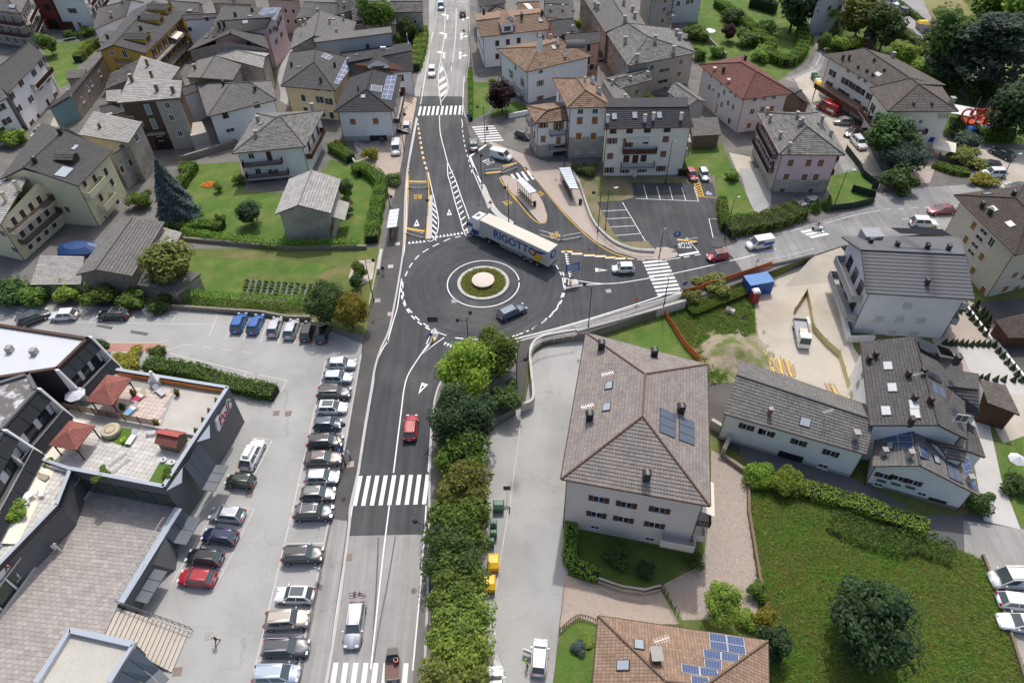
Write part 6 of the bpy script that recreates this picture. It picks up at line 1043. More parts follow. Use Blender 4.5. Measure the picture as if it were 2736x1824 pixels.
# ---------------------------------------------------------------- shopping centre,south-west
M['clad']=surf('grey_cladding',(.135,.14,.145),.6,.05,.3,.03,6);M['clad_blue']=gloss('blue_grey_panels',(.075,.095,.12),.35);M['coping']=gloss('zinc_coping',(.40,.45,.50),.4);M['clad_black']=gloss('black_cladding',(.03,.032,.036),.4)
M['ribbed']=grid_mat('ribbed_canopy',(.17,.19,.215),(.12,40.0),(.08,.09,.1),.03,.4);M['turf']=surf('artificial_turf',(.09,.17,.03),.9,.1,1.0,.2,12)
def slab_mat(name,c0,c1):
 mt,t,b=new_mat(name);g=nd(t,'ShaderNodeNewGeometry');oi=nd(t,'ShaderNodeObjectInfo').outputs['Random']
 r=mth(t,'FRACT',mth(t,'ADD',mth(t,'MULTIPLY',oi,7.3),mth(t,'MULTIPLY',g.outputs['Random Per Island'],3.1)))
 c=mixc(t,r,c0,c1);f=mth(t,'ADD',mth(t,'MULTIPLY',mth(t,'SUBTRACT',noise(t,g.outputs['Position'],1.2),.5),.5),1);cb=nd(t,'ShaderNodeCombineColor');[t.links.new(f,cb.inputs[i]) for i in range(3)]
 t.links.new(mixc(t,1.0,c,cb.outputs[0],'MULTIPLY'),b.inputs['Base Color']);b.inputs['Roughness'].default_value=.8;return mt
M['slab']=slab_mat('piazza_slabs',(.33,.30,.275),(.42,.385,.355));M['slab_pale']=slab_mat('terrace_tiles',(.50,.48,.44),(.62,.60,.56));M['slab_pink']=slab_mat('pink_terrace_tiles',(.56,.46,.40),(.62,.52,.46))
def in_poly(x,y,P):
 c=False;n=len(P)
 for i in range(n):
  a,b=P[i],P[(i+1) % n]
  if (a[1]>y)!=(b[1]>y) and x<(b[0]-a[0])*(y-a[1])/(b[1]-a[1])+a[0]:c=not c
 return c
def paving(parent,P,z,o,d,sx,sy,mat,name,limit=300,gap=.03,bond=True,th=.03):
 """individual slabs over polygon P; the nearest ones as parts, the rest joined"""
 o=v3(o);ex=(v3(d)-o).normalized();ex.z=0;ey=Vector((-ex.y,ex.x,0));L=[]
 for j in range(-60,60):
  for i in range(-60,60):
   c=o+ex*((i+(.5 if bond and j % 2 else 0))*sx)+ey*(j*sy)
   if all(in_poly((c+ex*a*sx*.42+ey*b*sy*.42).x,(c+ex*a*sx*.42+ey*b*sy*.42).y,P) for a in (-1,1) for b in (-1,1)):L.append(c)
 L.sort(key=lambda c:c.y);w,h=(sx-gap)/2,(sy-gap)/2;me=MB().box(-w,-h,0,w,h,th).mesh(name,M[mat]);rz=math.atan2(ex.y,ex.x);off=parent.location if parent.parent is None else Vector()
 for c in L[:limit]:link(name,me,parent,(c.x-off.x,c.y-off.y,z-off.z+random.uniform(-.006,.006)),rz)
 if L[limit:]:
  b=MB()
  for c in L[limit:]:zz=z-off.z+random.uniform(-.006,.006);q=[Vector((c.x-off.x,c.y-off.y,zz))+ex*a*w+ey*b_*h for a,b_ in ((-1,-1),(1,-1),(1,1),(-1,1))];b.hexa(q,[p+Vector((0,0,th)) for p in q])
  tag(b.build(name+'s',M[mat],parent),kind='stuff')
PZ,TZ,CT=2.5,6.2,7.0
xy=lambda P:[(p[0],p[1]) for p in P]
def block(name,label,cat,P,z0,z1,side,top):
 c=sum((Vector((p[0],p[1],0)) for p in P),Vector())/len(P);r=empty(name,(c.x,c.y,z0),0,label,cat);r['o']=0
 b=MB().prism([(p[0]-c.x,p[1]-c.y) for p in P],0,z1-z0,0,1).build('body',[M[side],M[top]],r);return r,Vector((c.x,c.y,z0))
def parapet(r,o,pts,z,h,w,mat,cap='coping',name='parapet'):
 P=[v3((p[0],p[1])) for p in pts];Lf,Rt=offsets(P,w)
 for i in range(len(P)-1):
  q=[Rt[i],Rt[i+1],Lf[i+1],Lf[i]];f=lambda zz:[Vector((p.x,p.y,zz))-Vector((o.x,o.y,o.z)) for p in q]
  pr=MB().hexa(f(z),f(z+h)).build(name,M[mat],r);d=(P[i+1]-P[i]).normalized();n=Vector((-d.y,d.x,0))*.06
  q=[Rt[i]-n-d*.05,Rt[i+1]-n+d*.05,Lf[i+1]+n+d*.05,Lf[i]+n-d*.05];MB().hexa(f(z+h+.002),f(z+h+.07)).build('coping',M[cap],pr)
PP=[(-52,46.3,2.5),(-49.1,44.6,2.5),(-39.3,42.3,2.5),(-38.3,41.5,2.5),(-38.5,38.5,2.5),(-39.7,35.3,2.5),(-40.5,30.7,2.5),(-40.4,30.2,2.5),(-40.6,27.5,2.5),(-43.9,28,2.5),(-44.9,23.3,2.5),(-40,15,2.5),(-70,15,2.5),(-52.8,27.2,2.5),(-52.1,30.2,2.5),(-49.5,42.1,2.5)]
pod,o=block('piazza','paved piazza in front of the shops','square',PP,0,PZ-.03,'clad','concrete_dirty');del pod['category'];del pod['label'];pod['kind']='structure'
paving(pod,xy(PP),PZ-.03,(-47,34,2.5),(-42.3,33.4,2.5),.64,.44,'slab','paving_slab')
PA=[(-51,59.4,6.2),(-34.9,55.8,6.2),(-35.9,50.5,6.2),(-36.6,48,6.2),(-37,44.6,6.2),(-37.9,41.6,6.2),(-49,44.1,6.2),(-55.2,46.4,6.2),(-53.8,52.1,6.2),(-53.5,55.4,6.2)]
sm,o=block('supermarket','dark grey supermarket wing with roof terraces and a sign on its sloping wall','supermarket',PA,0,TZ-.03,'clad','concrete_dirty');so_=o
parapet(sm,o,xy([(-50.9,59.3,6.2),(-34.9,55.6,6.2)]),TZ,.8,.3,'clad');parapet(sm,o,xy([(-34.9,55.6,6.2),(-37.9,41.6,6.2)]),TZ,.8,.35,'clad');parapet(sm,o,xy([(-37.9,41.6,6.2),(-49.1,44.2,6.2)]),TZ,.8,.3,'clad');parapet(sm,o,xy([(-49.1,44.2,6.2),(-55.2,46.5,6.2)]),TZ,.7,.25,'clad')
MB().obox(v3((-42.8,57.3,6.2))-o+Vector((.05,-.24,.35)),(v3((-35.3,55.4,6.2))-v3((-50.6,59,6.2)))/2,(0,.02,0),(0,0,.3)).build('orange_band',gloss('orange_render',(.6,.2,.04),.7),sm)
PT1=[(-50.4,58.6,6.2),(-35.4,55.2,6.2),(-36.6,48.9,6.2),(-42.1,50.3,6.2),(-53.8,53.3,6.2),(-53.3,55.2,6.2)];PT2=[(-53.6,52.6,6.2),(-42.1,49.9,6.2),(-36.8,48.6,6.2),(-38.1,41.8,6.2),(-49,44.3,6.2),(-54.9,46.6,6.2)]
tl=empty('roof_terrace',(so_.x,so_.y,TZ),0);tl['kind']='structure'
paving(tl,xy([(-50,57.7,6.2),(-41.8,56.1,6.2),(-41.6,50.5,6.2),(-49.4,52.4,6.2)]),TZ-.03,(-45.9,53.9,6.2),(-43,53.2,6.2),.56,.56,'slab_pink','terrace_tile',200,bond=False)
paving(tl,xy(PT2),TZ-.03,(-45.7,46.5,6.2),(-41.5,45.4,6.2),.56,.56,'slab_pale','terrace_tile',290,bond=False)
tag(MB().poly([(p[0],p[1],TZ+.005) for p in ccw([(-41.6,56.1,6.2),(-35.6,55,6.2),(-36.8,49.1,6.2),(-41.5,50.4,6.2)])]).build('gravel_bed',M['roof_gravel']),kind='structure')
dv=empty('garden_fence',v3((-54,53.4,6.2)),0,'dark timber slat fence dividing the two roof terraces','fence');a,b=v3((-54,53.3,6.2)),v3((-42.1,50.3,6.2))
for k in range(4):MB().bar(Vector((0,0,.25+k*.3)),b-a+Vector((0,0,.25+k*.3)),.04,.2).build('slat',M['wood_g'],dv)
for k in range(7):q=(b-a)*k/6;MB().bar(q,q+Vector((0,0,1.35)),.08,.1).build('post',M['wood'],dv)
wall_strip([(p[0],p[1],TZ) for p in ((-42,50.1,6.2),(-36.6,48.7,6.2))],.25,0,.45,M['concrete'],'low_wall',label='low pale wall between the gravel bed and the tiled roof terrace',cat='wall')
sg=empty('wall_sign',so_);tag(sg,'white cloud shaped sign with red lettering on the supermarket wall','sign');a,b=v3((-34.9,55.8,6.2)),v3((-35.9,50.5,6.2));e=(a-b);e.z=0;Lw=e.length;e.normalize();n=Vector((e.y,-e.x,0));c=b+e*Lw*.45;c.z=5.15
out=[(-2.0,-.75),(-1.9,-1.0),(-1.3,-.85),(1.9,-.5),(2.1,-.2),(2.0,.15),(2.2,.5),(1.9,.8),(1.5,.75),(1.2,.45),(.5,.5),(-.3,.35),(-.9,.75),(-1.6,.6),(-1.9,0)]
sg.location=c;f=[e*x*.95+Vector((0,0,y)) for x,y in out];MB().hexa([p+n*.02 for p in f],[p+n*.3 for p in f]).build('sign_board',M['white'],sg)
put('lettering',text_mesh('Poli',1.75,gloss('sign_red',(.32,.015,.05),.5),.02,.25,.03),sg,n*.32+Vector((0,0,-.12)),e,(0,0,1),n);put('lettering',text_mesh('MARKET',.36,gloss('sign_rose',(.4,.2,.25),.5),.02),sg,n*.32-e*.1+Vector((0,0,-.72)),e,(0,0,1),n)
for x,y,cc in ((1.55,.62,(.05,.3,.08)),(1.9,.45,(.7,.25,.05))):MB().lathe([(.01,0),(.2,0),(.2,.03),(.01,.03)],10).build('fruit',gloss('fruit',cc,.5),sg,e*x+n*.33+Vector((0,0,y)),0).rotation_euler=(R(90),0,math.atan2(n.y,n.x)+R(90))
def bay(r,o,a,b,c,d,z0,z1,nn=3):
 """a-b on the coping at height z0, d-c the foot of the slope at z1, then a ribbed canopy"""
 A,B=v3(a)-o,v3(b)-o;A.z=B.z=z0-o.z;D,C=v3(d)-o,v3(c)-o;D.z=C.z=z1-o.z
 for k in range(nn):
  t0,t1=k/nn+.01,(k+1)/nn-.01;q=[lerp(D,C,t0),lerp(D,C,t1),lerp(B,A,1-t1),lerp(B,A,1-t0)];q=[lerp(D,C,t0),lerp(D,C,t1),lerp(A,B,t1),lerp(A,B,t0)]
  MB().hexa([p-Vector((0,0,.1)) for p in q],q).build('facade_panel',M['clad_blue'],r)
  w=((C-D).cross(Vector((0,0,1)))).normalized();w=w if w.dot(D-A)>0 else -w;u=(D-A);u.z=0
  q2=[lerp(D,C,t0)+w*1.5,lerp(D,C,t1)+w*1.5,lerp(D,C,t1),lerp(D,C,t0)];L=(q2[1]-q2[0]).length
  m_=MB();m_.hexa([p-Vector((0,0,.12)) for p in q2],[p-Vector((0,0,.02)) for p in q2]);m_.poly(q2,1,[(0,0),(L,0),(L,1.5),(0,1.5)]);m_.build('canopy',[M['metalroof'],M['ribbed']],r)
bay(sm,so_,(-35.9,47.4,6.9),(-36.5,44.1,6.9),(-35.6,43.5,3.2),(-35,47,3.2),6.9,3.2)
for q in ([(-35.4,49.9,7),(-36.1,47.4,7),(-35.1,48.4,6.4)],[(-36.6,44,7),(-37.4,41,7),(-36.4,42.4,6.4)]):MB().poly([v3(p)-so_ for p in q]).build('facet',M['coping'],sm)
lw,o=block('shop_row','low parking front of the centre with zinc coping, sloping panels and ribbed canopies','shop',[(-38,41.4,3.2),(-37.1,41.1,3.2),(-39.5,30.3,3.2),(-40.2,30.5,3.2)],0,3.2,'clad','coping')
bay(lw,o,(-37.3,41.2,3.2),(-37.9,37.8,3.2),(-37.4,37.7,1.9),(-36.7,41,1.9),3.22,1.9,2);bay(lw,o,(-38.8,34.8,3.2),(-39.4,31.1,3.2),(-39.3,31.3,1.9),(-38.4,34.8,1.9),3.22,1.9)
MB().hexa([v3(p)-o for p in ((-37.4,37.4,0),(-37.1,35.5,0),(-38.5,34.5,0),(-38.7,37.9,0))][::-1],[v3(p)-o for p in ((-37.9,37.8,3.19),(-38.8,34.8,3.19),(-39.3,35,3.19),(-38.3,37.9,3.19))][::-1]).build('pier',M['clad'],lw);bar=MB();a,b=v3((-38.3,39.6,3.2))-o,v3((-40.1,31.2,3.2))-o
for k in range(9):bar.bar(lerp(a,b,k/8),lerp(a,b,k/8)+Vector((0,0,.9)),.04,.04)
bar.bar(a+Vector((0,0,.9)),b+Vector((0,0,.9)),.05,.05);bar.build('guard_rail',M['steel'],lw)
lr,o=block('shop_block','gravel roofed shop block with pale parapet at the bottom edge','shop',[(-43.4,27.7,3.4),(-39.9,27,3.4),(-36.5,26.2,3.4),(-37.6,22.8,3.4),(-40,12,3.4),(-56,12,3.4),(-44.3,23,3.4)],0,3.4,'clad','roof_gravel')
parapet(lr,o,xy([(-37.6,22.8,3.4),(-36.6,26.1,3.4),(-43.3,27.6,3.4),(-44.3,22.9,3.4)]),3.4,.45,.5,'w_lightgrey');bay(lr,o,(-36.2,25.8,3.9),(-37.1,22.6,3.9),(-35.9,22.6,1.7),(-34.4,24.6,1.7),3.88,1.7)
M['step']=surf('beige_steps',(.52,.47,.4),.85,.1,1)
st=empty('stairs',v3((-37.8,28.4)),0,'broad pale steps with dark risers rising from the car park to the piazza','stairs');o=st.location;T0,T1,B0,B1=v3((-40.3,30.3,2.5)),v3((-40.5,27.5,2.5)),v3((-33.5,28.8)),v3((-33.9,24.8));n=16
for k in range(n):
 f0=k/n;f1=(k+1)/n;z=PZ*(k+1)/n;g=lambda f:f
 a,b=lerp(B0,T0,g(f0)),lerp(B1,T1,g(f0));c,d=lerp(B1,T1,g(f1)),lerp(B0,T0,g(f1));q=[Vector((p.x,p.y,0))-o for p in (a,b,c,d)]
 a2=sum(q[i].x*q[(i+1) % 4].y-q[(i+1) % 4].x*q[i].y for i in range(4));q=q if a2>0 else q[::-1];MB().hexa(q,[p+Vector((0,0,z)) for p in q],1,0).build('step',[M['step'],M['concrete_dirty']],st)
rl=MB();a,b=v3((-40.3,30.6,2.5)),v3((-33.1,28.8,0))
for k in range(13):q=lerp(a,b,k/12)-o;rl.bar(q,q+Vector((0,0,1)),.04,.04)
rl.bar(a-o+Vector((0,0,1)),b-o+Vector((0,0,1)),.07,.07);rl.bar(a-o+Vector((0,0,.3)),b-o+Vector((0,0,.3)),.04,.04);rl.build('handrail',M['dark'],st)
PB=[(-49.1,44.1,6.2),(-48.6,39.8,6.2),(-51.4,32.8,6.2),(-53.1,27.9,6.2),(-95,30,6.2),(-95,50,6.2),(-57.6,42.3,6.2),(-55.2,46.4,6.2)]
sb,o=block('shop_row','row of shops with glass fronts and a tiled roof terrace beside the piazza','shop',PB,0,TZ-.03,'clad','concrete_dirty');ob_=o
parapet(sb,o,xy([(-49.1,44,6.2),(-48.6,39.7,6.2),(-51.4,32.7,6.2),(-52.7,28.9,6.2)]),TZ,.7,.3,'clad_black');paving(tl,xy([(-49.7,44.1,6.2),(-54.8,46.1,6.2),(-57.2,41.6,6.2),(-52.3,31.9,6.2),(-51.7,33.3,6.2),(-49,39.7,6.2)]),TZ-.03,(-52.2,41.5,6.2),(-49.6,41,6.2),.56,.56,'slab_pale','terrace_tile',250,bond=False)
a,b=v3((-49.1,44.1,6.2)),v3((-51.4,32.8,6.2));e=(b-a);e.z=0;L=e.length;e.normalize();n=Vector((-e.y,e.x,0));n=n if n.x>0 else -n;a=Vector((a.x,a.y,0))
def shop(s0,s1,z0,z1,mat,name,d=.05,par=None):c=a+e*(s0+s1)/2+n*d-o;c.z=(z0+z1)/2-o.z;return MB().obox(c,e*(s1-s0)/2,n*.04,(0,0,(z1-z0)/2)).build(name,M[mat],par or sb)
M['shopglass']=gloss('shop_glass',(.05,.07,.055),.08,spec=.7)
for k in range(7):s=1+k*(L+4)/7;w_=shop(s,s+(L+4)/7-.5,PZ+.5,PZ+2.4,'shopglass','shop_window');shop(s-.3,s-.1,PZ,PZ+2.7,'white','mullion',.09,w_)
shop(0,L+6,PZ,PZ+.35,'concrete','plinth',.35);shop(0,L+6,PZ+2.65,PZ+2.85,'steel','blind_rail',.3)
f=shop(L-6.5,L+1.5,PZ+2.9,PZ+3.7,'white','shop_sign',.1);zf=lambda s,z,d=.16:a+e*s+n*d-o+Vector((0,0,z))
put('lettering',text_mesh('AMICO MIO',.85,gloss('sign_brick',(.3,.03,.03),.5),.01,0,.02),f,zf(L-2.4,PZ+3.28),Vector((0,0,1)).cross(n),(0,0,1),n)
wl=[o_ for o_ in sb.children if o_.name.startswith('shop_window')]
put('lettering',text_mesh('SPORTING DOG',.42,M['white'],.005),wl[3],zf(L*.56,PZ+2.05,.12),Vector((0,0,1)).cross(n),(0,0,1),n);put('lettering',text_mesh('AMICO MIO',.42,M['white'],.005),wl[5],zf(L*.9,PZ+.85,.12),Vector((0,0,1)).cross(n),(0,0,1),n)
rx=Vector((0,0,1)).cross(n);dog=[(-.8,-.3),(-.5,.1),(-.1,.15),(.2,.45),(.45,.4),(.35,.15),(.7,-.1),(.5,-.15),(.2,-.1),(.3,-.45),(.1,-.4),(-.05,-.1),(-.35,-.15),(-.6,-.45)]
MB().poly([zf(L*.56,PZ+1.35,.12)+rx*x*.9+Vector((0,0,y*.9)) for x,y in dog]).build('dog_emblem',M['white'],wl[3]);em=[(-.7,-.5),(.7,-.5),(.45,.0),(.3,.1),(.55,.35),(.4,.7),(0,.8),(-.35,.6),(-.3,.3),(-.5,.1)]
MB().poly([zf(L*.9,PZ+1.65,.12)+rx*x+Vector((0,0,y)) for x,y in em]).build('head_emblem',M['white'],wl[5])
a2_,b2_=v3((-49,44.1,6.2)),v3((-37.9,41.6,6.2));e2=(b2_-a2_);e2.z=0;L2=e2.length;e2.normalize();n2=Vector((e2.y,-e2.x,0))
for k in range(5):
 c=a2_+e2*L2*(k+.5)/5+n2*.05-so_;c.z=PZ+1.5-so_.z;MB().obox(c,e2*L2*.085,n2*.04,(0,0,1.1)).build('shop_window',M['shopglass'],sm)
def apartments(name,label,quad,side,z1,roofm):
 h=house(name,label,quad,z1,'ff',over=0,wall='clad_black',cat='apartments');a,e,n,L=wall_frame(h,side);up=Vector((0,0,1));z=z1-.0
 MB().poly([Vector((p.x,p.y,z+.02)) for p in h.I]).build('flat_roof',M[roofm],h.root)
 for i in range(4):aa,ee,nn_,LL=wall_frame(h,i);MB().obox(aa+ee*LL/2-nn_*.2+up*(z+.15),ee*LL/2,nn_*.2,up*.18).build('roof_edge',M['copper'] if roofm=='white_roof' else M['clad'],h.root)
 f=lambda s,d,zz:a+e*s+n*d+up*zz
 MB().obox(f(L/2,.05,z1-2.6),e*L*.48,n*.02,up*1.0).build('loggia_wall',M['w_white'],h.root)
 for k in range(3):MB().obox(f(L*(.2+.3*k),.1,z1-2.7),e*L*.1,n*.03,up*.9).build('loggia_window',M['glass'],h.root)
 nb=4
 for k in range(nb):
  s0,s1=L*k/nb+.04,L*(k+1)/nb-.04
  MB().hexa([f(s0,.1,z1-1.5),f(s0,.8,z1-1.5),f(s1,.8,z1-1.5),f(s1,.1,z1-1.5)][::-1],[f(s0,0,z1-.2),f(s0,.15,z1-.2),f(s1,.15,z1-.2),f(s1,0,z1-.2)][::-1]).build('roof_panel',M['clad_black'],h.root)
  MB().hexa([f(s0,1.8,z1-4.3),f(s0,2.2,z1-4.3),f(s1,2.2,z1-4.3),f(s1,1.8,z1-4.3)][::-1],[f(s0,1.5,z1-3.1),f(s0,1.6,z1-3.1),f(s1,1.6,z1-3.1),f(s1,1.5,z1-3.1)][::-1]).build('balcony_panel',M['clad_black'],h.root)
 MB().obox(f(L/2,1.0,z1-4.2),e*L/2,n*1.0,up*.1).build('balcony_floor',M['concrete'],h.root);MB().bar(f(0,1.6,z1-2.9),f(L,1.6,z1-2.9),.06,.06).build('handrail',M['steel'],h.root)
 MB().hexa([f(0,1.7,z1-4.55),f(0,3.6,z1-5.0),f(L,3.6,z1-5.0),f(L,1.7,z1-4.55)][::-1],[f(0,1.7,z1-4.5),f(0,3.6,z1-4.95),f(L,3.6,z1-4.95),f(L,1.7,z1-4.5)][::-1]).build('awning',M['cream_canvas'],h.root)
 for s in (-.1,L+.1):MB().hexa([f(s-.12,0,z1-5.6),f(s-.12,2.4,z1-5.6),f(s+.12,2.4,z1-5.6),f(s+.12,0,z1-5.6)][::-1],[f(s-.12,-.2,z1+.3),f(s-.12,.3,z1+.3),f(s+.12,.3,z1+.3),f(s+.12,-.2,z1+.3)][::-1]).build('party_wall',M['w_white'],h.root)
 return h
M['white_roof']=surf('white_roof_membrane',(.60,.62,.65),.8,.06,.25,.03,6);M['patchy_roof']=surf('patchy_roof_felt',(.16,.15,.14),.9,.15,.5,.1,6,col2=(.55,.55,.56),cscale=.5,c0=.52,c1=.6)
h=apartments('apartment_block','flat white roofed apartments with black panels and awning above the upper roof terrace',[(-63.4,53.1,11.2),(-53.3,55.1,11.2),(-51.7,60.3,11.2),(-68.3,64.1,11.2)],1,11.2,'white_roof')
for p in [(-72.2,69.7),(-68.4,69.1)]:q=on_roof(h,p)[0];MB().box(q.x-.35,q.y-.35,q.z,q.x+.35,q.y+.35,q.z+.8).build('roof_vent',M['concrete_dirty'],h.root)
h=apartments('apartment_block','patchy felt roofed apartments with black panels and awning above the tiled roof terrace',[(-55.6,44.9,11.2),(-54.1,52,11.2),(-56.4,54.7,11.2),(-62.8,51.6,11.2)],0,11.2,'patchy_roof')
h=apartments('apartment_block','grey roofed apartments with black panels at the west edge above the potted terrace',[(-54.6,35.4,11.2),(-55,46.1,11.2),(-57.3,47.2,11.2),(-58.4,38.5,11.2)],0,11.2,'clad')
def gazebo(label,P,z,ht):
 Q=[v3(p) for p in P];c=sum(Q,Vector())/4;r=empty('gazebo',(c.x,c.y,z),0,label,'gazebo','red roofed gazebos');Q=[Vector((p.x-c.x,p.y-c.y,ht)) for p in Q];ap=Vector((0,0,ht+1.0));b=MB()
 for i in range(4):courses(b,Q[i],Q[(i+1) % 4],ap,ap,.25,.02);b.poly([Q[i]-Vector((0,0,.12)),Q[(i+1) % 4]-Vector((0,0,.12)),Q[(i+1) % 4],Q[i]])
 b.build('roof',M['t_redsh'],r)
 for p in Q:
  p=p*.85;MB().bar((p.x,p.y,0),(p.x,p.y,ht),.12,.12).build('post',M['wood'],r);t=Vector((-p.y,p.x,0)).normalized()*.5
  for s_ in (-1,1):MB().bar((p.x,p.y,ht-.9),(p.x*.85+t.x*s_,p.y*.85+t.y*s_,ht-.15),.08,.08).build('brace',M['wood_g'],r)
gazebo('red hipped gazebo with trellis corners on the upper roof terrace',[(-50.2,52.6,8.6),(-46.8,51.8,8.6),(-46.1,56,8.6),(-49.4,56.7,8.6)],TZ,2.4);gazebo('red hipped gazebo with open timber posts on the lower roof terrace',[(-51.8,46.4,8.4),(-48.4,45.6,8.4),(-47.7,49,8.4),(-51,49.8,8.4)],TZ,2.2)
def pot(p,s,label,mat='leaf_c',rz=0,z=TZ,kind='bush',potm='dark'):POTS.append((p,s,label,mat,z,kind,potm))
POTS=[]
for i,(p,s) in enumerate((((-41.1,55.2,6.2),.75),((-35.8,53.8,6.2),.55),((-36.2,52.2,6.2),.55),((-36.5,50.8,6.2),.55),((-36.9,49.3,6.2),.55),((-42,50.6,6.2),.7),((-46.5,55.3,6.2),.7),((-47,53.2,6.2),.7))):
 pot(p,s,['bigger clipped potted bush beside the barbecue','potted bush in the far corner of the gravel bed','second potted bush from the corner along the gravel bed parapet','third potted bush from the corner along the gravel bed parapet','potted bush at the near end of the gravel bed parapet','bushy pot at the end of the slat fence','potted bush beside the red gazebo posts','dark conifer pot beside the loungers'][i],'leaf_c',kind='cone' if i==7 else 'bush')
def lounger(p,q,label,mat,z=TZ,extra=None):
 p=v3(p);q=v3(q);d=(q-p);d.z=0;r=empty('sun_lounger',(p.x,p.y,z),math.atan2(d.y,d.x),label,'sun lounger','sun loungers on the roof terraces')
 MB().box(0,-.33,.28,1.3,.33,.36).build('seat',M[mat],r);MB().hexa([(1.3,-.33,.28),(1.9,-.33,.75),(1.9,.33,.75),(1.3,.33,.28)],[(1.3,-.33,.36),(1.87,-.33,.83),(1.87,.33,.83),(1.3,.33,.36)]).build('backrest',M[mat],r)
 for x in (.15,1.2):
  for y in (-.27,.27):MB().box(x-.03,y-.03,0,x+.03,y+.03,.28).build('leg',M['white'],r)
 if extra:MB().box(.05,-.36,.365,.9,.36,.38).build('towel',M[extra],r)
M['towel']=gloss('blue_towel',(.16,.42,.75),.9);M['pinkt']=gloss('crimson_towel',(.5,.03,.12),.9);M['beige']=gloss('beige_cover',(.36,.31,.22),.8);M['lime']=gloss('lime_plastic',(.4,.7,.02),.5)
lounger((-46.2,52.1,6.2),(-45.1,54.1,6.2),'lounger with a sky blue towel on the upper roof terrace','white',extra='towel');lounger((-46.1,54.1,6.2),(-45,55.8,6.2),'lounger with a crimson towel on the upper roof terrace','cream_canvas',extra='pinkt');lounger((-42.7,55.1,6.2),(-44.4,56.5,6.2),'grey lounger standing beside the barbecue','steel');lounger((-44.3,47.7,6.2),(-43.9,49.9,6.2),'white lounger beside the hot tub','white');lounger((-51.4,43.3,6.2),(-53.3,43.9,6.2),'taupe lounger on the potted terrace','beige')
bq=empty('barbecue',v3((-44.4,57.1,6.2)),0,'white masonry barbecue with chimney hood on the upper roof terrace','barbecue');MB().box(-.6,-.4,0,.6,.4,.9).build('base',M['concrete'],bq);MB().hexa([(-.5,-.3,.9),(.5,-.3,.9),(.5,.4,.9),(-.5,.4,.9)],[(-.2,.0,1.7),(.2,.0,1.7),(.2,.35,1.7),(-.2,.35,1.7)]).build('hood',M['w_white'],bq);MB().box(-.15,.05,1.7,.15,.3,2.2).build('chimney',M['w_white'],bq)
tb=empty('hot_tub',v3((-46.9,49.6,6.2)),0,'round beige covered hot tub on the lower roof terrace','hot tub');MB().lathe([(1.0,0),(1.08,.3),(1.08,.62),(1.0,.7)],24).build('tub',M['beige'],tb);MB().lathe([(1.0,.7),(.7,.76),(.01,.78)],24).build('cover',gloss('tan_cover',(.5,.43,.3),.7),tb);MB().lathe([(.55,.775),(.62,.80),(.55,.81)],20).build('seam',M['beige'],tb)
wb=empty('playhouse',v3((-39,47.7,6.2)),0,'garden playhouse with red ribbed roof on the lower roof terrace','playhouse');e3=(v3((-37.7,47,6.2))-v3((-40.5,47.7,6.2)));e3.z=0;wb.rotation_euler.z=math.atan2(e3.y,e3.x);MB().hexa([(-1.2,-.9,0),(1.2,-.9,0),(1.2,.9,0),(-1.2,.9,0)],[(-1.2,-.9,1.3),(1.2,-.9,1.3),(1.2,.9,1.3),(-1.2,.9,1.3)]).poly([(1.2,-.9,1.3),(1.2,.9,1.3),(1.2,0,2.0)]).poly([(-1.2,.9,1.3),(-1.2,-.9,1.3),(-1.2,0,2.0)]).build('walls',M['wood_g'],wb)
b=MB();courses(b,V(-1.4,-1.1,1.25),V(1.4,-1.1,1.25),V(1.4,0,2.1),V(-1.4,0,2.1),.18,.02);courses(b,V(1.4,1.1,1.25),V(-1.4,1.1,1.25),V(-1.4,0,2.1),V(1.4,0,2.1),.18,.02);b.build('roof',M['t_redsh'],wb);MB().bar((-1.42,0,2.12),(1.42,0,2.12),.5,.06).build('ridge_cap',gloss('red_ridge',(.45,.08,.06),.5),wb)
um=empty('parasol',v3((-52.4,54.1,6.2)),0,'pale grey parasol beside the red gazebo','parasol');MB().tube((0,0,0),(0,0,2.3),.03).build('pole',M['steel'],um);MB().lathe([(1.2,1.85),(.6,2.15),(.01,2.35)],8,sm=False).build('canopy',gloss('grey_canvas',(.62,.63,.68),.8),um)
for p,lb,mt,s in (((-45,48.3,6.2),'lime green garden chair beside the hot tub','lime',.5),((-51.1,41.2,6.2),'white garden chair at the white table','white',.5),((-52.1,40.2,6.2),'white garden chair in front of the white table','white',.5)):
 r=empty('garden_chair',v3(p),random.uniform(0,6),lb,'chair');MB().box(-.25,-.25,.4,.25,.25,.45).build('seat',M[mt],r);MB().box(-.25,.2,.45,.25,.26,.9).build('backrest',M[mt],r);[MB().box(x-.02,y-.02,0,x+.02,y+.02,.4).build('leg',M[mt],r) for x in (-.22,.22) for y in (-.22,.22)]
r=empty('garden_table',v3((-52.4,40.7,6.2)),.9,'white garden table with a potted plant on the west terrace','table');MB().box(-.9,-.45,.7,.9,.45,.75).build('table_top',M['white'],r);[MB().box(x-.03,y-.03,0,x+.03,y+.03,.7).build('leg',M['white'],r) for x in (-.8,.8) for y in (-.38,.38)]
r=empty('bench',v3((-42.2,49.3,6.2)),.1,'pale slatted bench by the low terrace wall','bench');[MB().box(-.55,y,.4,.55,y+.08,.44).build('slat',M['w_lightgrey'],r) for y in (-.25,-.13,-.01,.11)];[MB().box(x-.04,-.25,0,x+.04,.19,.4).build('leg',M['w_lightgrey'],r) for x in (-.45,.45)]
for p,lb in (((-44.8,45.8,6.2),'upper dark floor grating in the tiled terrace'),((-44.1,44.9,6.2),'lower dark floor grating in the tiled terrace')):tag(MB().box(-1.1,-.2,0,1.1,.2,.03).build('floor_grate',M['concrete_dirty'],None,v3(p)+Vector((0,0,.02)),.95),lb,'grating')
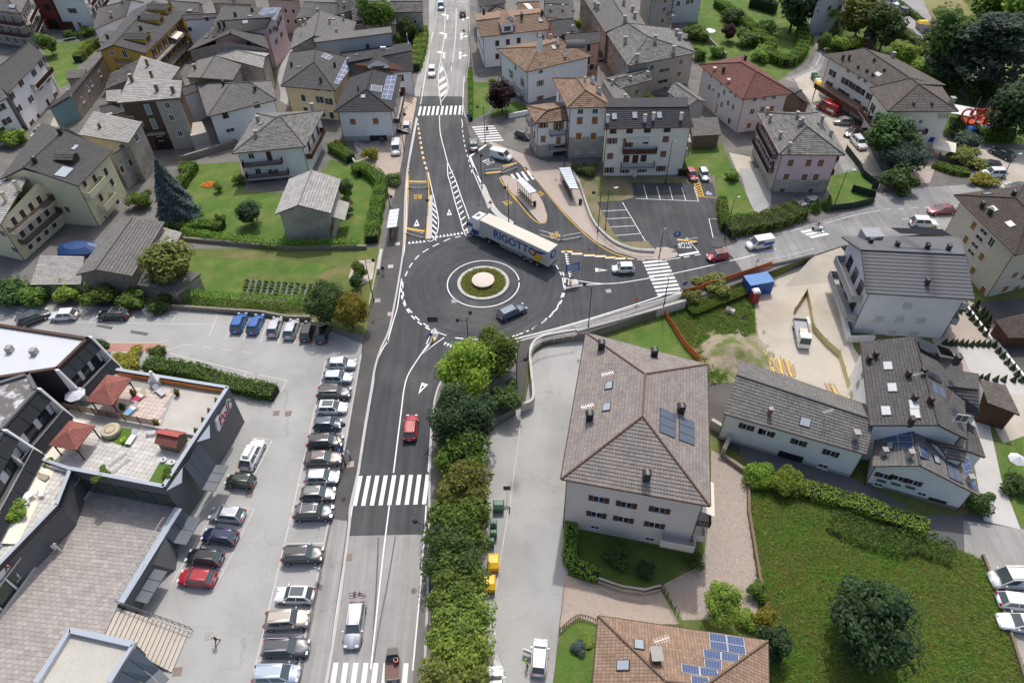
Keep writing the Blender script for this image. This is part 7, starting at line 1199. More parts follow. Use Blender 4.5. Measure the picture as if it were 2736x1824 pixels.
tag(MB().poly([(p[0],p[1],TZ+.012) for p in ccw([(-39.9,45.2,6.2),(-37.5,44.7,6.2),(-38,41.9,6.2),(-40.3,42.4,6.2)])]).build('artificial_lawn',M['turf']),kind='structure');tag(MB().poly([(p[0],p[1],TZ+.013) for p in ccw([(-48,48.9,6.2),(-47.9,50.7,6.2),(-44.5,50.1,6.2),(-44.2,47.4,6.2)])]).build('artificial_lawn',M['turf']),kind='structure')
for p,lb in (((-39.5,45.5,6.2),'white tyre planter nearer the playhouse door'),((-38.4,45.1,6.2),'white tyre planter beside the parapet plants')):tag(MB().lathe([(.2,0),(.36,.05),(.36,.25),(.2,.3),(.2,.05)],14).build('tyre_planter',M['white'],None,v3(p)),lb,'planter')
wall_strip([(p[0],p[1],TZ) for p in ((-54.2,45.6,6.2),(-49,44.1,6.2))],.35,0,.5,M['concrete'],'planter_wall',label='long planter wall between the two tiled terraces',cat='planter')
# ---------------------------------------------------------------- vehicles
PAINT={k:gloss('car_'+k,c,r,mt,1.0) for k,(c,r,mt) in dict(silver=((.50,.52,.54),.3,.55),white=((.76,.77,.77),.35,0),grey=((.16,.165,.17),.3,.4),dark=((.045,.047,.052),.3,.3),black=((.012,.012,.014),.3,0),red=((.38,.012,.02),.3,0),wine=((.20,.015,.03),.3,.2),blue=((.02,.12,.38),.3,.3),navy=((.012,.018,.07),.3,.2),steelblue=((.05,.08,.12),.3,.4),iceblue=((.42,.50,.58),.3,.4),green=((.018,.035,.022),.3,.1),brown=((.15,.125,.115),.3,.4),champ=((.42,.38,.33),.3,.5),purple=((.045,.02,.035),.3,.2),anthra=((.07,.075,.085),.3,.4)).items()}
M['head']=gloss('headlight_glass',(.75,.77,.8),.1);M['tail']=gloss('tail_light',(.42,.01,.012),.2);M['plate']=gloss('number_plate',.75,.5);M['carglass']=gloss('car_glass',(.075,.10,.105),.06,spec=.9)  # car glass greyed: sky reflection put into its base colour
KINDS=dict(small=(3.6,1.62,1.52,.93,.98,.42,-1.25,-1.68,.86,1),hatch=(4.05,1.76,1.48,.92,1.0,.3,-1.35,-1.86,.84,1),sedan=(4.6,1.82,1.46,.92,1.0,.2,-1.2,-1.85,.86,1),wagon=(4.65,1.82,1.48,.93,1.05,.3,-1.75,-2.2,.86,1),suv=(4.5,1.86,1.68,1.05,1.1,.5,-1.6,-2.1,1.0,1),mpv=(4.4,1.82,1.66,1.0,1.35,.6,-1.75,-2.08,.92,1),van=(4.5,1.84,1.86,1.08,1.5,.85,-2.05,-2.18,1.0,.42),bigvan=(5.3,2.0,2.25,1.2,2.0,1.35,-2.45,-2.58,1.1,.3))
_car={}
def car_parts(kind,col):
 if (kind,col) in _car:return _car[(kind,col)]
 L,Wd,H,belt,xw0,xw1,xr1,xr0,hood,sg=KINDS[kind];w=Wd/2;h=L/2;P=[];b=MB()
 st=[(-h,.60,.80,.42),(-h+.06,.80,.90,.30),(-h+.22,belt-.02,.97,.25),(-h*.5,belt,1,.22),(0,belt,1,.22),(xw0,belt-.02,1,.22),(h-.75,hood-.03,.985,.22),(h-.32,hood-.14,.94,.24),(h-.08,hood-.27,.84,.3),(h,.52,.74,.4)]
 for x,zt,ws,zb in st:
  ww=w*ws;half=[(0,zt+.015),(.5*ww,zt+.01),(.82*ww,zt-.015),(.955*ww,zt-.08),(ww,max(zb+.1,zt-.28)),(ww,max(zb+.06,.42)),(.94*ww,zb),(.4*ww,zb-.02)]
  P.append([(x,y,z) for y,z in half]+[(x,-y,z) for y,z in reversed(half)])
 n=len(P[0])
 b.faces([p for r in P for p in r],[(i*n+j,(i+1)*n+j,(i+1)*n+(j+1) % n,i*n+(j+1) % n) for i in range(len(P)-1) for j in range(n)],0,True)
 b.faces(P[0],[tuple(range(n))]);b.faces(P[-1],[tuple(reversed(range(n)))])
 wb,wr=w*.92,w*(.74 if kind not in ('van','bigvan') else .84);zb,zr=belt-.03,H-.05
 A,B={},{}
 for s in (1,-1):A[s]=[V(xr0,s*wb*.97,zb),V(xw0,s*wb*.95,zb)];B[s]=[V(xr1,s*wr*.97,zr),V(xw1,s*wr,zr)]
 ro=lambda g,z:[V(xr1-.06*g,-wr*g,z),V(xw1+.07*g,-wr*g,z),V(xw1+.07*g,wr*g,z),V(xr1-.06*g,wr*g,z)]
 r0,r1,r2=ro(1.03,zr),ro(.93,H-.012),ro(.6,H)
 for q,t in ((r0,r1),(r1,r2)):b.faces(q+t,[(i,(i+1) % 4,4+(i+1) % 4,4+i) for i in range(4)],0,True)
 b.poly(r2);b.poly([p-V(0,0,.01) for p in reversed(r0)])
 for s in (1,-1):
  o=V(0,s*.012,0);a0,a1=A[s];b0,b1=B[s]
  for t0,t1 in ((0,.10 if kind!='wagon' else .05),(.52,.565),(.955,1.0))+(((0,1-sg),) if sg<1 else ()):
   q=[lerp(a0,a1,t0)+o,lerp(a0,a1,t1)+o,lerp(b0,b1,t1)+o,lerp(b0,b1,t0)+o];b.poly(q if s<0 else q[::-1])
  for x0,x1,oo in ((a1,b1,V(.01,0,.008)),(a0,b0,V(-.01,0,.008))):
   q=[x0+oo,x0+oo+V(0,-s*.07,0),x1+oo+V(0,-s*.07,0),x1+oo];b.poly(q if (s>0)==(oo.x>0) else q[::-1])
 if kind=='bigvan' or kind=='van': b.poly([A[1][0]+V(-.012,0,0),B[1][0]+V(-.012,0,0),B[-1][0]+V(-.012,0,0),A[-1][0]+V(-.012,0,0)])
 out=[('body',b.mesh('body',PAINT[col]),(0,0,0))]
 g=MB().poly([A[-1][1],A[1][1],B[1][1],B[-1][1]]);out.append(('windscreen',g.mesh('windscreen',M['carglass']),(0,0,0)))
 g=MB().poly([A[1][0],A[-1][0],B[-1][0],B[1][0]]);out.append(('rear_window',g.mesh('rear_window',M['carglass']),(0,0,0)))
 for s in (1,-1):
  q=[A[s][0],A[s][1],B[s][1],B[s][0]];out.append(('side_window',MB().poly(q if s<0 else q[::-1]).mesh('side_window',M['carglass']),(0,0,0)))
 r=.32 if kind not in ('suv','bigvan') else .36;wh=MB().tube((0,-.09,0),(0,.09,0),r,r,16,0).tube((0,-.1,0),(0,-.091,0),r*.62,r*.62,10,1).tube((0,.091,0),(0,.1,0),r*.62,r*.62,10,1).mesh('wheel',[M['tyre'],M['rim']])
 for x in (-h+.75,h-.8):
  for s in (1,-1):out.append(('wheel',wh,(x,s*(w-.075),r)))
 hl=MB().obox((0,0,0),(.1,0,-.02),(0,.17,0),(.02,0,.07)).mesh('headlight',M['head']);tl_=MB().obox((0,0,0),(.06,0,0),(0,.13,0),(.02,0,.1 if kind!='van' else .16)).mesh('tail_light',M['tail']);mr=MB().obox((0,0,0),(.06,0,0),(0,.1,0),(0,0,.07)).mesh('mirror',PAINT[col]);pl=MB().obox((0,0,0),(.012,0,0),(0,.26,0),(0,0,.06)).mesh('number_plate',M['plate'])
 for s in (1,-1):out+=[('headlight',hl,(h-.16,s*w*.62,.66 if kind!='suv' else .78)),('tail_light',tl_,(-h+.06,s*w*.72,.78 if kind not in ('suv','mpv','van') else .95)),('mirror',mr,(xw0-.22,s*(w+.06),belt+.06))]
 out+=[('number_plate',pl,(h-.0,0,.45)),('number_plate',pl,(-h-.004,0,.56))]
 _car[(kind,col)]=out;return out
def car(kind,col,rear,front,label,z=0,group=None,extra=(),cat='car'):
 a,b=v3(rear),v3(front);d=b-a;c=(a+b)/2;r=empty({'van': 'delivery_van','bigvan': 'van'}.get(kind,'car'),(c.x,c.y,z),math.atan2(d.y,d.x),label,'van' if 'van' in kind else cat,group)
 for n,me,p in car_parts(kind,col):link(n,me,r,p)
 L,Wd,H,belt,xw0,xw1,xr1,xr0,hood,sg=KINDS[kind]
 if 'rails' in extra:
  for s in (1,-1):MB().bar((xr1,s*Wd*.33,H+.04),(xw1,s*Wd*.33,H+.04),.04,.05).build('roof_rail',M['steel'],r)
 if 'bars' in extra:
  for x in (xr1+.4,xw1-.3):MB().bar((x,-Wd*.38,H+.07),(x,Wd*.38,H+.07),.05,.04).build('roof_bar',M['steel'],r)
 if 'pano' in extra:MB().box(xr1+.25,-Wd*.27,H-.004,xw1+.0,Wd*.27,H+.006).build('glass_roof',M['carglass'],r)
 if 'box' in extra:MB().hexa([(-1.3,-.4,H+.08),(.6,-.4,H+.08),(.6,.4,H+.08),(-1.3,.4,H+.08)],[(-1.25,-.34,H+.42),(.3,-.34,H+.38),(.3,.34,H+.38),(-1.25,.34,H+.42)]).build('roof_box',M['white'],r)
 if 'darkroof' in extra:MB().box(xr1+.05,-Wd*.35,H-.006,xw1-.05,Wd*.35,H+.01).build('soft_top',M['black'],r)
 if 'dooropen' in extra:MB().obox((.35,Wd/2+.45,.75),(.12,.43,0),(-.03,.01,0),(0,0,.42)).build('open_door',PAINT[col],r)
 if 'stripe' in extra:[MB().box(-1.9,s*Wd/2-.01*s,.75,-.2,s*(Wd/2+.012),1.25).build('side_lettering_panel',M['blue'] if 'white'==col else M['white'],r) for s in (1,)]
 return r
G1,G2,G3,G4='cars parked nose to the pavement','cars parked along the centre','cars parked below the garden wall','cars in the upper car park'
for k,c,a,b,lb,ex in (('hatch','silver',(-25.6,65.2,.6),(-21.9,65.2,.6),'silver hatchback first in the pavement row, near the golden conifer',()),('hatch','iceblue',(-25.8,62.7,.6),(-22,62.6,.6),'pale blue hatchback second in the pavement row',()),('suv','dark',(-26,59.9,.6),(-21.7,59.8,.6),'dark grey estate third in the pavement row',('rails',)),('hatch','white',(-26,57.4,.6),(-21.5,57.3,.6),'white hatchback with dark glass roof in the pavement row',('pano',)),
 ('small','steelblue',(-25.6,54.6,.6),(-22,54.6,.6),'small blue grey car under the ball lamp in the pavement row',()),('suv','black',(-25.7,51.8,.6),(-21.5,51.8,.6),'black off-roader beside the blue bay sign',()),('sedan','brown',(-25.5,49.3,.6),(-21.3,49.3,.6),'taupe car beside the man on the pavement',()),('hatch','silver',(-25,46.6,.6),(-21.2,46.6,.6),'silver car eighth in the pavement row',()),('hatch','grey',(-25.1,44.3,.6),(-21.2,44.3,.6),'grey car ninth in the pavement row, before the roof bar estate',()),
 ('suv','anthra',(-25.5,41.8,.6),(-20.8,41.8,.6),'dark estate with two roof bars in the pavement row',('bars',)),('suv','dark',(-25.7,36.6,.6),(-21,36.6,.6),'dark car with sign stand at its nose',()),('hatch','white',(-21.2,32,.6),(-25.4,32.2,.6),'white car with black roof panel parked tail to the pavement',('pano',)),('suv','champ',(-25.9,29.4,.6),(-21.2,29.6,.6),'pale off-roader with small sunroof in the pavement row',()),('wagon','anthra',(-25.3,26.7,.6),(-20.8,26.7,.6),'dark estate between the pale off-roader and the blue silver van',('rails',)),('mpv','iceblue',(-25.3,24.2,.6),(-21.5,24.2,.6),'blue silver people carrier at the bottom of the pavement row',())):
 car(k,c,a,b,lb,group=G1,extra=ex)
for k,c,a,b,lb,ex in (('suv','white',(-32.6,48.3,.6),(-32,52,.6),'white off-roader with a white roof box',('box',)),('small','green',(-31,46.1,.6),(-34.6,46.6,.6),'dark green small car beside the supermarket canopy',()),('hatch','silver',(-31.2,41.6,.6),(-35,42.1,.6),'silver hatchback between the green and the navy cars',()),('hatch','navy',(-30.8,38.7,.6),(-35.5,39.5,.6),'navy blue hatchback parked by the centre',()),('hatch','black',(-32,36.3,.6),(-36.2,36.9,.6),'black hatchback with grey roof next to the bright red car',()),('hatch','red',(-32.3,34,.6),(-36.1,34.5,.6),'bright red hatchback near the broad stairs',())):
 car(k,c,a,b,lb,group=G2,extra=ex)
for k,c,a,b,lb,ex in (('suv','dark',(-73.1,75.1,.6),(-70.5,77.1,.6),'dark grey off-road car beside the flowering bank',()),('hatch','white',(-65.4,76.7,.6),(-69.4,76.5,.6),'white hatchback below the flowering bank',()),('wagon','black',(-57.4,76.4,.6),(-62.4,76.5,.6),'black estate with two roof bars below the barn',('bars',)),('hatch','blue',(-40.4,72.6,.6),(-40.3,75.6,.6),'light blue hatchback below the vine row',()),('hatch','blue',(-37.9,72.4,.6),(-37.7,75,.6),'small deep blue car between the light blue and silver cars',()),('hatch','silver',(-34.8,71.6,.6),(-34.8,74.5,.6),'silver hatchback next to the deep blue car',()),('hatch','silver',(-32.3,71,.6),(-32.2,74,.6),'silver hatchback beside the black one below the vine row',()),('hatch','black',(-29.8,70.2,.6),(-29.8,73.7,.6),'black hatchback parked beside the golden conifer',()),('hatch','black',(-27.5,69.8,.6),(-27.4,73.2,.6),'black car half hidden under the golden conifer',())):
 car(k,c,a,b,lb,group=G3,extra=ex)
for k,c,a,b,lb,ex in (('wagon','silver',(-16.6,31.1,.6),(-16.6,26.6,.6),'silver estate carrying bicycles, driving towards the lower crossing',('rails',)),('wagon','steelblue',(-1.6,74.1,.6),(1.8,76.1,.6),'dark blue estate driving round the roundabout',()),('hatch','red',(-13.1,52.5,.6),(-13.1,55.1,.6),'red hatchback driving up to the roundabout',()),('small','white',(19.7,84.6,.6),(16.2,84.6,.6),'white small car waiting at the east arm',()),('small','red',(35.3,87.6,.6),(31.9,86.9,.6),'red small car with dark roof on the east road',('pano',)),('van','white',(43.3,90.7,.6),(39,89.7,.6),'white van with blue lettering on the east road',('stripe',)),
 ('sedan','wine',(76.9,98.7,.6),(73.1,98.4,.6),'wine red car coming round the bend',()),('suv','white',(68.6,95.1,.6),(71.9,94.7,.6),'white off-roader driving out along the bend',()),('hatch','silver',(55.2,102.2,.6),(50.9,101.4,.6),'silver white car in the drive of the pink house',()),('suv','white',(-17.5,162,.6),(-17.4,157,.6),'white car coming down the upper road',()),('van','iceblue',(-17.9,206.2,.6),(-17.6,199.1,.6),'pale blue van at the top of the upper road',()),('hatch','dark',(-11.3,194.5,.6),(-11.7,199,.6),'dark car driving up the upper road',()),('van','white',(-22.4,126.8,.6),(-22.1,121.3,.6),'white van parked in front of the shop house',()),('hatch','white',(-20.9,131.2,.6),(-21.1,135.5,.6),'white car half under the striped awning',()),('sedan','grey',(-6.7,123,.6),(-6.9,126.8,.6),'grey saloon waiting beside the zebra crossing',()),('van','white',(-3.3,121.3,.6),(.7,119.2,.6),'white van with roof rack beside the stop marking',('bars',)),('small','black',(1.9,129.1,.6),(4.6,127.2,.6),'black car in front of the white three storey house',()),('small','red',(34.1,113.2,.6),(34.5,110.4,.6),'red small car parked on the worn grass',()),('small','silver',(36.6,113.1,.6),(36.6,110.3,.6),'silver car parked next to the red one on the grass',()),('hatch','dark',(22.9,168.2,.6),(22.7,164.3,.6),'dark car wedged in the old alley',()),('hatch','white',(-98.1,136.3,.6),(-98.7,132,.6),'white car parked in the old village lane',('pano',)),
 ('bigvan','red',(69.3,134.9,.6),(67.4,137.8,.6),'red van with white lettering in front of the hotel',('stripe',)),('hatch','champ',(71.1,130.6,.6),(68.3,131.1,.6),'beige car half under the hotel canopy',()),('hatch','purple',(70.9,127.5,.6),(68.5,125.3,.6),'dark purple car beside the hotel',()),('suv','white',(69.3,124.1,.6),(69.6,119.9,.6),'white off-roader leaving the hotel drive',('rails',)),('wagon','black',(95.7,115.5,.6),(94.3,118.1,.6),'black estate on the gravel parking',()),('hatch','dark',(91.3,112.3,.6),(89.8,113.1,.6),'dark car half hidden behind the juniper bed',()),('suv','white',(91.5,109.7,.6),(87.9,109.8,.6),'white off-roader on the gravel parking',()),('hatch','green',(92.6,104.7,.6),(90.9,105.1,.6),'dark car at the edge of the gravel parking',())):
 car(k,c,a,b,lb,extra=ex)
for i,(k,c,a,b) in enumerate((('suv','white',(105.8,198.1,.6),(107.4,195.8,.6)),('suv','dark',(107.5,189.5,.6),(106.5,192.5,.6)),('hatch','white',(98.6,195.1,.6),(99.9,192.5,.6)),('hatch','dark',(98.7,192.6,.6),(99.9,190,.6)),('hatch','white',(99.5,187.6,.6),(100.8,185.9,.6)),('hatch','white',(99.7,185.2,.6),(101,183.5,.6)),('hatch','silver',(100.3,180.7,.6),(101.7,179.3,.6)),('suv','grey',(100.5,179,.6),(101.7,176.3,.6)),('suv','anthra',(100.6,171,.6),(102.8,169.7,.6)),('hatch','black',(100.6,168.2,.6),(102.4,166.4,.6)),('hatch','dark',(101.1,163.9,.6),(102.9,162.9,.6)),('hatch','white',(101.3,162.4,.6),(103.1,161.4,.6)))):
 car(k,c,a,b,['white car leaving at the top of the upper car park','dark car driving through the upper car park','white car behind the hedge, topmost of its row','dark car behind the white topmost one by the hedge','first of two white cars side by side by the hedge','second of two white cars side by side by the hedge','silver car by the round potted tree','grey car next to the silver one by the round potted tree','dark blue car in the middle of the hedge row','black car by the thin sapling in the hedge row','dark car last but one in the hedge row','white car last in the hedge row before the cedar'][i],group=G4)
car('small','white',(1.8,24.2,-.9),(2.2,27.4,-.9),'white small car with its driver door open on the lane',LOW,extra=('dooropen',));car('hatch','white',(-2.4,22.1,-.9),(-2.4,24,-.9),'white car just entering at the bottom edge of the lane',LOW)
car('bigvan','white',(55.7,32.5,-.9),(50.5,32.7,-.9),'white minibus at the meadow edge',LOW,extra=('rails',));car('hatch','white',(50.4,30.5,-.9),(53.7,30,-.9),'white car next to the minibus at the meadow edge',LOW);car('wagon','white',(53,27.8,-.9),(49.6,28.3,-.9),'white saloon third from the minibus at the meadow edge',LOW)
f,rr=v3((-4.1,94.8,4)),v3((6.8,85.7,4));d=(f-rr);d.z=0;L=d.length;ang=math.atan2(d.y,d.x)
tk=empty('lorry',((f.x+rr.x)/2,(f.y+rr.y)/2,0),ang,'white articulated lorry with big blue lettering on its trailer','lorry');h=L/2;w=1.27
M['tarp']=surf('cream_tarpaulin',(.66,.62,.53),.8,.05,.4,.02,5);M['trailer']=surf('trailer_side',(.50,.50,.46),.7,.04,.5);M['rig_blue']=gloss('lettering_blue',(.015,.05,.26),.5);M['rig_or']=gloss('emblem_orange',(.75,.4,.04),.5)
tr=MB().box(-h,-w,1.15,h,w,3.95).build('trailer',M['trailer'],tk);MB().hexa([(-h,-w,3.95),(h,-w,3.95),(h,w,3.95),(-h,w,3.95)],[(-h+.03,-w+.06,4.02),(h-.03,-w+.06,4.02),(h-.03,w-.06,4.02),(-h+.03,w-.06,4.02)]).build('trailer_roof',M['tarp'],tr)
for s in (1,-1):
 for k in range(24):x=-h+.3+k*(L-.6)/23;MB().box(x-.03,s*w-.01,1.1,x+.03,s*(w+.015),1.3).build('strap',M['dark'],tr) if k % 2 else None
 MB().box(-h+3.0,s*1.2-.02,.55,h-4.2,s*1.2+.02,.95).build('side_guard',M['steel'],tr)
MB().box(-h-.004,-w,.9,-h+.15,w,1.15).build('bumper',M['dark'],tr);MB().box(-h+.1,-.5,.8,h-1,.5,1.13).build('chassis',M['dark'],tr)
rt=(-1,0,0);put('lettering',text_mesh('RIGOTTO',2.05,M['rig_blue'],.004,.0,.05,.98),tr,(-.3,w+.02,2.6),rt,(0,0,1),(0,1,0))
b=MB();b.poly([(-h+2.3+1.15*math.cos(t*math.pi/12),w+.012,2.35+1.15*math.sin(t*math.pi/12)) for t in range(24)][::-1]);b.build('emblem_disc',M['rig_or'],tr);MB().poly([(-h+3.6,w+.016,3.1),(-h+.3,w+.016,3.6),(-h+1.4,w+.016,2.9),(-h+2.4,w+.016,2.75)]).build('emblem_swoosh',M['rig_blue'],tr);put('lettering',text_mesh('www.rigottotrasporti.it',.3,M['rig_blue'],.002),tr,(-1.5,w+.02,1.55),rt,(0,0,1),(0,1,0))
MB().poly([(-h-.012,.75*math.cos(t*math.pi/10),2.9+.75*math.sin(t*math.pi/10)) for t in range(20)]).build('emblem_disc',M['rig_blue'],tr);put('lettering',text_mesh('R',1.2,M['white'],.004,.2,.03),tr,(-h-.02,0,2.9),(0,-1,0),(0,0,1),(-1,0,0));[MB().box(-h-.02,s*1.05-.15,.92,-h,s*1.05+.15,1.08).build('tail_light',M['tail'],tr) for s in (1,-1)]
wh=MB().tube((0,-.17,0),(0,.17,0),.5,.5,18,0).tube((0,-.18,0),(0,-.171,0),.3,.3,12,1).tube((0,.171,0),(0,.18,0),.3,.3,12,1).mesh('wheel',[M['tyre'],M['rim']])
for x in (-h+2.2,-h+3.5,-h+4.8,h-1.9,h+1.75):
 for s in (1,-1):link('wheel',wh,tk,(x,s*1.07,.5))
x0,x1=h+.55,h+2.85;c=MB().hexa([(x0,-1.22,.45),(x1,-1.22,.45),(x1,1.22,.45),(x0,1.22,.45)],[(x0,-1.22,2.9),(x1-.12,-1.2,2.6),(x1-.12,1.2,2.6),(x0,1.22,2.9)]).hexa([(x0,-1.22,2.9),(x1-.12,-1.2,2.6),(x1-.12,1.2,2.6),(x0,1.22,2.9)],[(x0,-1.1,3.7),(x1-.9,-1.0,3.65),(x1-.9,1.0,3.65),(x0,1.1,3.7)]).build('cab',M['white'],tk)
MB().poly([(x1-.02,-1.1,1.75),(x1-.02,1.1,1.75),(x1-.105,1.08,2.5),(x1-.105,-1.08,2.5)]).build('windscreen',M['carglass'],c);[MB().box(x0+1.1,s*1.21-.02,1.75,x1-.2,s*1.21+.02,2.45).build('side_window',M['carglass'],c) for s in (1,-1)];[MB().box(x1-.25,s*1.45-.1,1.8,x1-.1,s*1.45+.1,2.6).build('mirror',M['black'],c) for s in (1,-1)];MB().box(x0+.5,-.4,3.68,x0+1.1,.4,3.72).build('roof_hatch',M['carglass'],c)
MB().box(x0-.1,1.225,.6,x1-.9,1.24,1.6).build('side_graphic',M['rig_blue'],c);MB().box(x1,-1.15,.45,x1+.1,1.15,.95).build('bumper',M['grey'],c);MB().box(h-3.4,-.45,.6,x0+.2,.45,1.0).build('tractor_chassis',M['dark'],tk);[MB().tube((h-1.0,s*1.0,.75),(h+.3,s*1.0,.75),.32,n=10).build('fuel_tank',M['steel'],tk) for s in (1,-1)]
a,b=v3((-12.2,23.9,.5)),v3((-12.4,26.2,.5));d=b-a;c=(a+b)/2;ap=empty('three_wheeler',(c.x,c.y,0),math.atan2(d.y,d.x),'small dark green three-wheeled pickup with a brown load bed','three-wheeler')
cb=MB().hexa([(.35,-.62,.3),(1.3,-.45,.3),(1.3,.45,.3),(.35,.62,.3)],[(.35,-.64,.95),(1.42,-.5,.85),(1.42,.5,.85),(.35,.64,.95)]).hexa([(.35,-.62,.95),(1.25,-.5,.9),(1.25,.5,.9),(.35,.62,.95)],[(.4,-.52,1.55),(1.0,-.46,1.55),(1.0,.46,1.55),(.4,.52,1.55)]).build('cab',PAINT['green'],ap)
MB().poly([(1.262,-.42,.97),(1.262,.42,.97),(1.06,.4,1.45),(1.06,-.4,1.45)]).build('windscreen',M['carglass'],cb);MB().poly([(.345,.5,1.0),(.345,-.5,1.0),(.375,-.42,1.45),(.375,.42,1.45)]).build('rear_window',M['carglass'],cb)
bd=MB().box(-1.6,-.7,.55,.3,.7,.62).build('load_bed',surf('rusty_bed',(.19,.12,.1),.8,.15,2,local=True),ap);[MB().box(*q).build('bed_side',M['grey'],bd) for q in ((-1.6,-.74,.55,.3,-.7,.9),(-1.6,.7,.55,.3,.74,.9),(-1.64,-.74,.55,-1.6,.74,.9),(.3,-.74,.55,.34,.74,.9))];[link('wheel',MB().tube((0,-.07,0),(0,.07,0),.25,n=14).mesh('wheel',M['tyre']),ap,p) for p in ((-1.0,.55,.25),(-1.0,-.55,.25),(1.1,0,.25))];MB().lathe([(.01,0),(.2,.02),(.26,.2),(.1,.3),(.01,.3)],9).build('red_bag',M['red'],bd,(.0,-.4,.62));MB().lathe([(.2,0),(.24,.3),(.2,.3)],10).build('bucket',M['cream_canvas'],bd,(.05,-.35,.9))
a,b=v3((42.7,73.2,-.5)),v3((41.7,67.6,-.5));d=b-a;c=(a+b)/2;tp=empty('tipper_lorry',(c.x,c.y,LOW),math.atan2(d.y,d.x),'small white tipper lorry with steel load bed in the building yard','lorry');MB().hexa([(1.2,-.85,.4),(2.7,-.85,.4),(2.7,.85,.4),(1.2,.85,.4)],[(1.25,-.8,2.1),(2.3,-.75,2.1),(2.3,.75,2.1),(1.25,.8,2.1)]).build('cab',M['white'],tp);MB().poly([(2.64,-.75,1.1),(2.64,.75,1.1),(2.36,.7,1.95),(2.36,-.7,1.95)]).build('windscreen',M['carglass'],tp)
MB().box(-2.7,-.95,.8,1.1,.95,.9).build('load_bed',M['metalroof'],tp);[MB().box(*q).build('bed_side',M['metalroof'],tp) for q in ((-2.7,-1.0,.8,1.1,-.95,1.25),(-2.7,.95,.8,1.1,1.0,1.25),(-2.75,-1.0,.8,-2.7,1.0,1.25))];MB().box(-.2,-.5,.9,.9,.6,1.6).build('load_crate',M['w_beige'],tp);[link('wheel',car_parts('suv','white')[5][1],tp,(x,s*.8,.36)) for x in (-1.6,1.9) for s in (1,-1)];MB().box(-3.6,1.0,.9,-2.0,1.5,.95).build('open_side_flap',M['w_lightgrey'],tp)
# ---------------------------------------------------------------- trees,shrubs,hedges
LF={k:leaf_mat('leaf_'+k,c,v) for k,c,v in (('mid',(.131,.230,.050),.45),('maple',(.247,.377,.052),.35),('dark',(.077,.146,.046),.5),('deep',(.052,.104,.046),.5),('purple',(.046,.018,.029),.5),('gold',(.24,.25,.04),.5),('spruce',(.111,.169,.182),.4),('hedge',(.169,.307,.042),.4),('olive',(.199,.245,.068),.45),('cedar',(.088,.142,.118),.45),('light',(.230,.368,.068),.4),('vine',(.199,.337,.077),.45),('grass1',(.115,.26,.045),.5),('grass2',(.19,.26,.07),.5),('dry',(.286,.247,.091),.5))}
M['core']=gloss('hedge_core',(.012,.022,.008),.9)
def leafquad(b,c,n,s,k=1.7):
 t=n.orthogonal().normalized();a=random.uniform(0,6.28);u=t*math.cos(a)+n.cross(t)*math.sin(a);v_=n.cross(u);u*=s*k*.5;v_*=s*.5
 b.poly([c-u,c+v_,c+u,c-v_])
def rnd():
 while 1:
  p=Vector((random.uniform(-1,1),random.uniform(-1,1),random.uniform(-1,1)))
  if .05<p.length<1:return p.normalized()
_cr={}
def crown(kind,mat,seed=0):
 """crown of unit radius standing on z = 0: leaves spread over many clumps"""
 key=(kind,mat,seed)
 if key in _cr:return _cr[key]
 random.seed(seed*17+len(kind));b=MB()
 if kind in ('round','fine','bush','tuft'):
  nl,n,s,zz={'round': (22,3800,.085,1.7),'fine': (46,11000,.05,1.5),'bush': (16,2600,.09,1.35),'tuft': (44,11000,.055,1.3)}[kind];C=[]
  for i in range(nl):
   d=rnd();r=random.uniform(.2,.72);rr=random.uniform(.22,.42);C.append((Vector((d.x*r,d.y*r,zz/2+d.z*r*zz/2)),rr))
  for c,rr in C:
   f_=.5 if kind=='tuft' else .55;b.lathe([(max(.01,rr*f_*math.sin(t*math.pi/5)),-rr*f_*math.cos(t*math.pi/5)) for t in range(6)],8,c=c)
  for i in range(n):
   c,rr=random.choice(C);d=rnd();q=c+d*rr*random.uniform(.75,1.05)*Vector((1,1,.85)).length/1.65
   if q.z<.02:q.z=random.uniform(.02,.3)
   nn=(d*.8+rnd()*.6+Vector((0,0,.7))).normalized()
   if kind=='tuft': nn=(d*.5+rnd()*.8+Vector((0,0,.5))).normalized()
   leafquad(b,q,nn,s*random.uniform(.6,1.3),2.6 if kind=='tuft' else 1.7)
 elif kind in ('cone','column','spruce'):
  H={'cone': 2.4,'column': 4.0,'spruce': 2.6}[kind];n={'cone': 1500,'column': 2600,'spruce': 7000}[kind]
  for i in range(n):
   t=random.random()**1.35;a=random.uniform(0,6.28);lay=1-.22*((t*(11 if kind=='spruce' else 5)) % 1) if kind!='column' else 1
   r=((1-t)**.85 if kind!='column' else (1-t**3)*(.6+.4*min(1,t*5)))*lay*random.uniform(.72,1.02)*(1+.12*math.sin(a*7+t*20));q=Vector((r*math.cos(a),r*math.sin(a),t*H+.03-.1*r*(kind=='spruce')))
   leafquad(b,q,(Vector((math.cos(a)*.6,math.sin(a)*.6,.9))+rnd()*.6).normalized(),random.uniform(.07,.14)*(1 if kind!='spruce' else .75),2.2)
 elif kind=='cedar':
  for k in range(52):
   t=random.random();a=random.uniform(0,6.28);R_=(1-t*.75)*random.uniform(.3,.95);c=Vector((R_*math.cos(a),R_*math.sin(a),.12+t*1.55));pr=random.uniform(.2,.36)
   for j in range(240):d=rnd();q=c+Vector((d.x*pr,d.y*pr,d.z*pr*.3-.12*(d.x*d.x+d.y*d.y)*pr));leafquad(b,q,(Vector((0,0,1))+rnd()*.7).normalized(),random.uniform(.03,.065),2.6)
 me=b.mesh('crown',LF[mat]);_cr[key]=me;return me
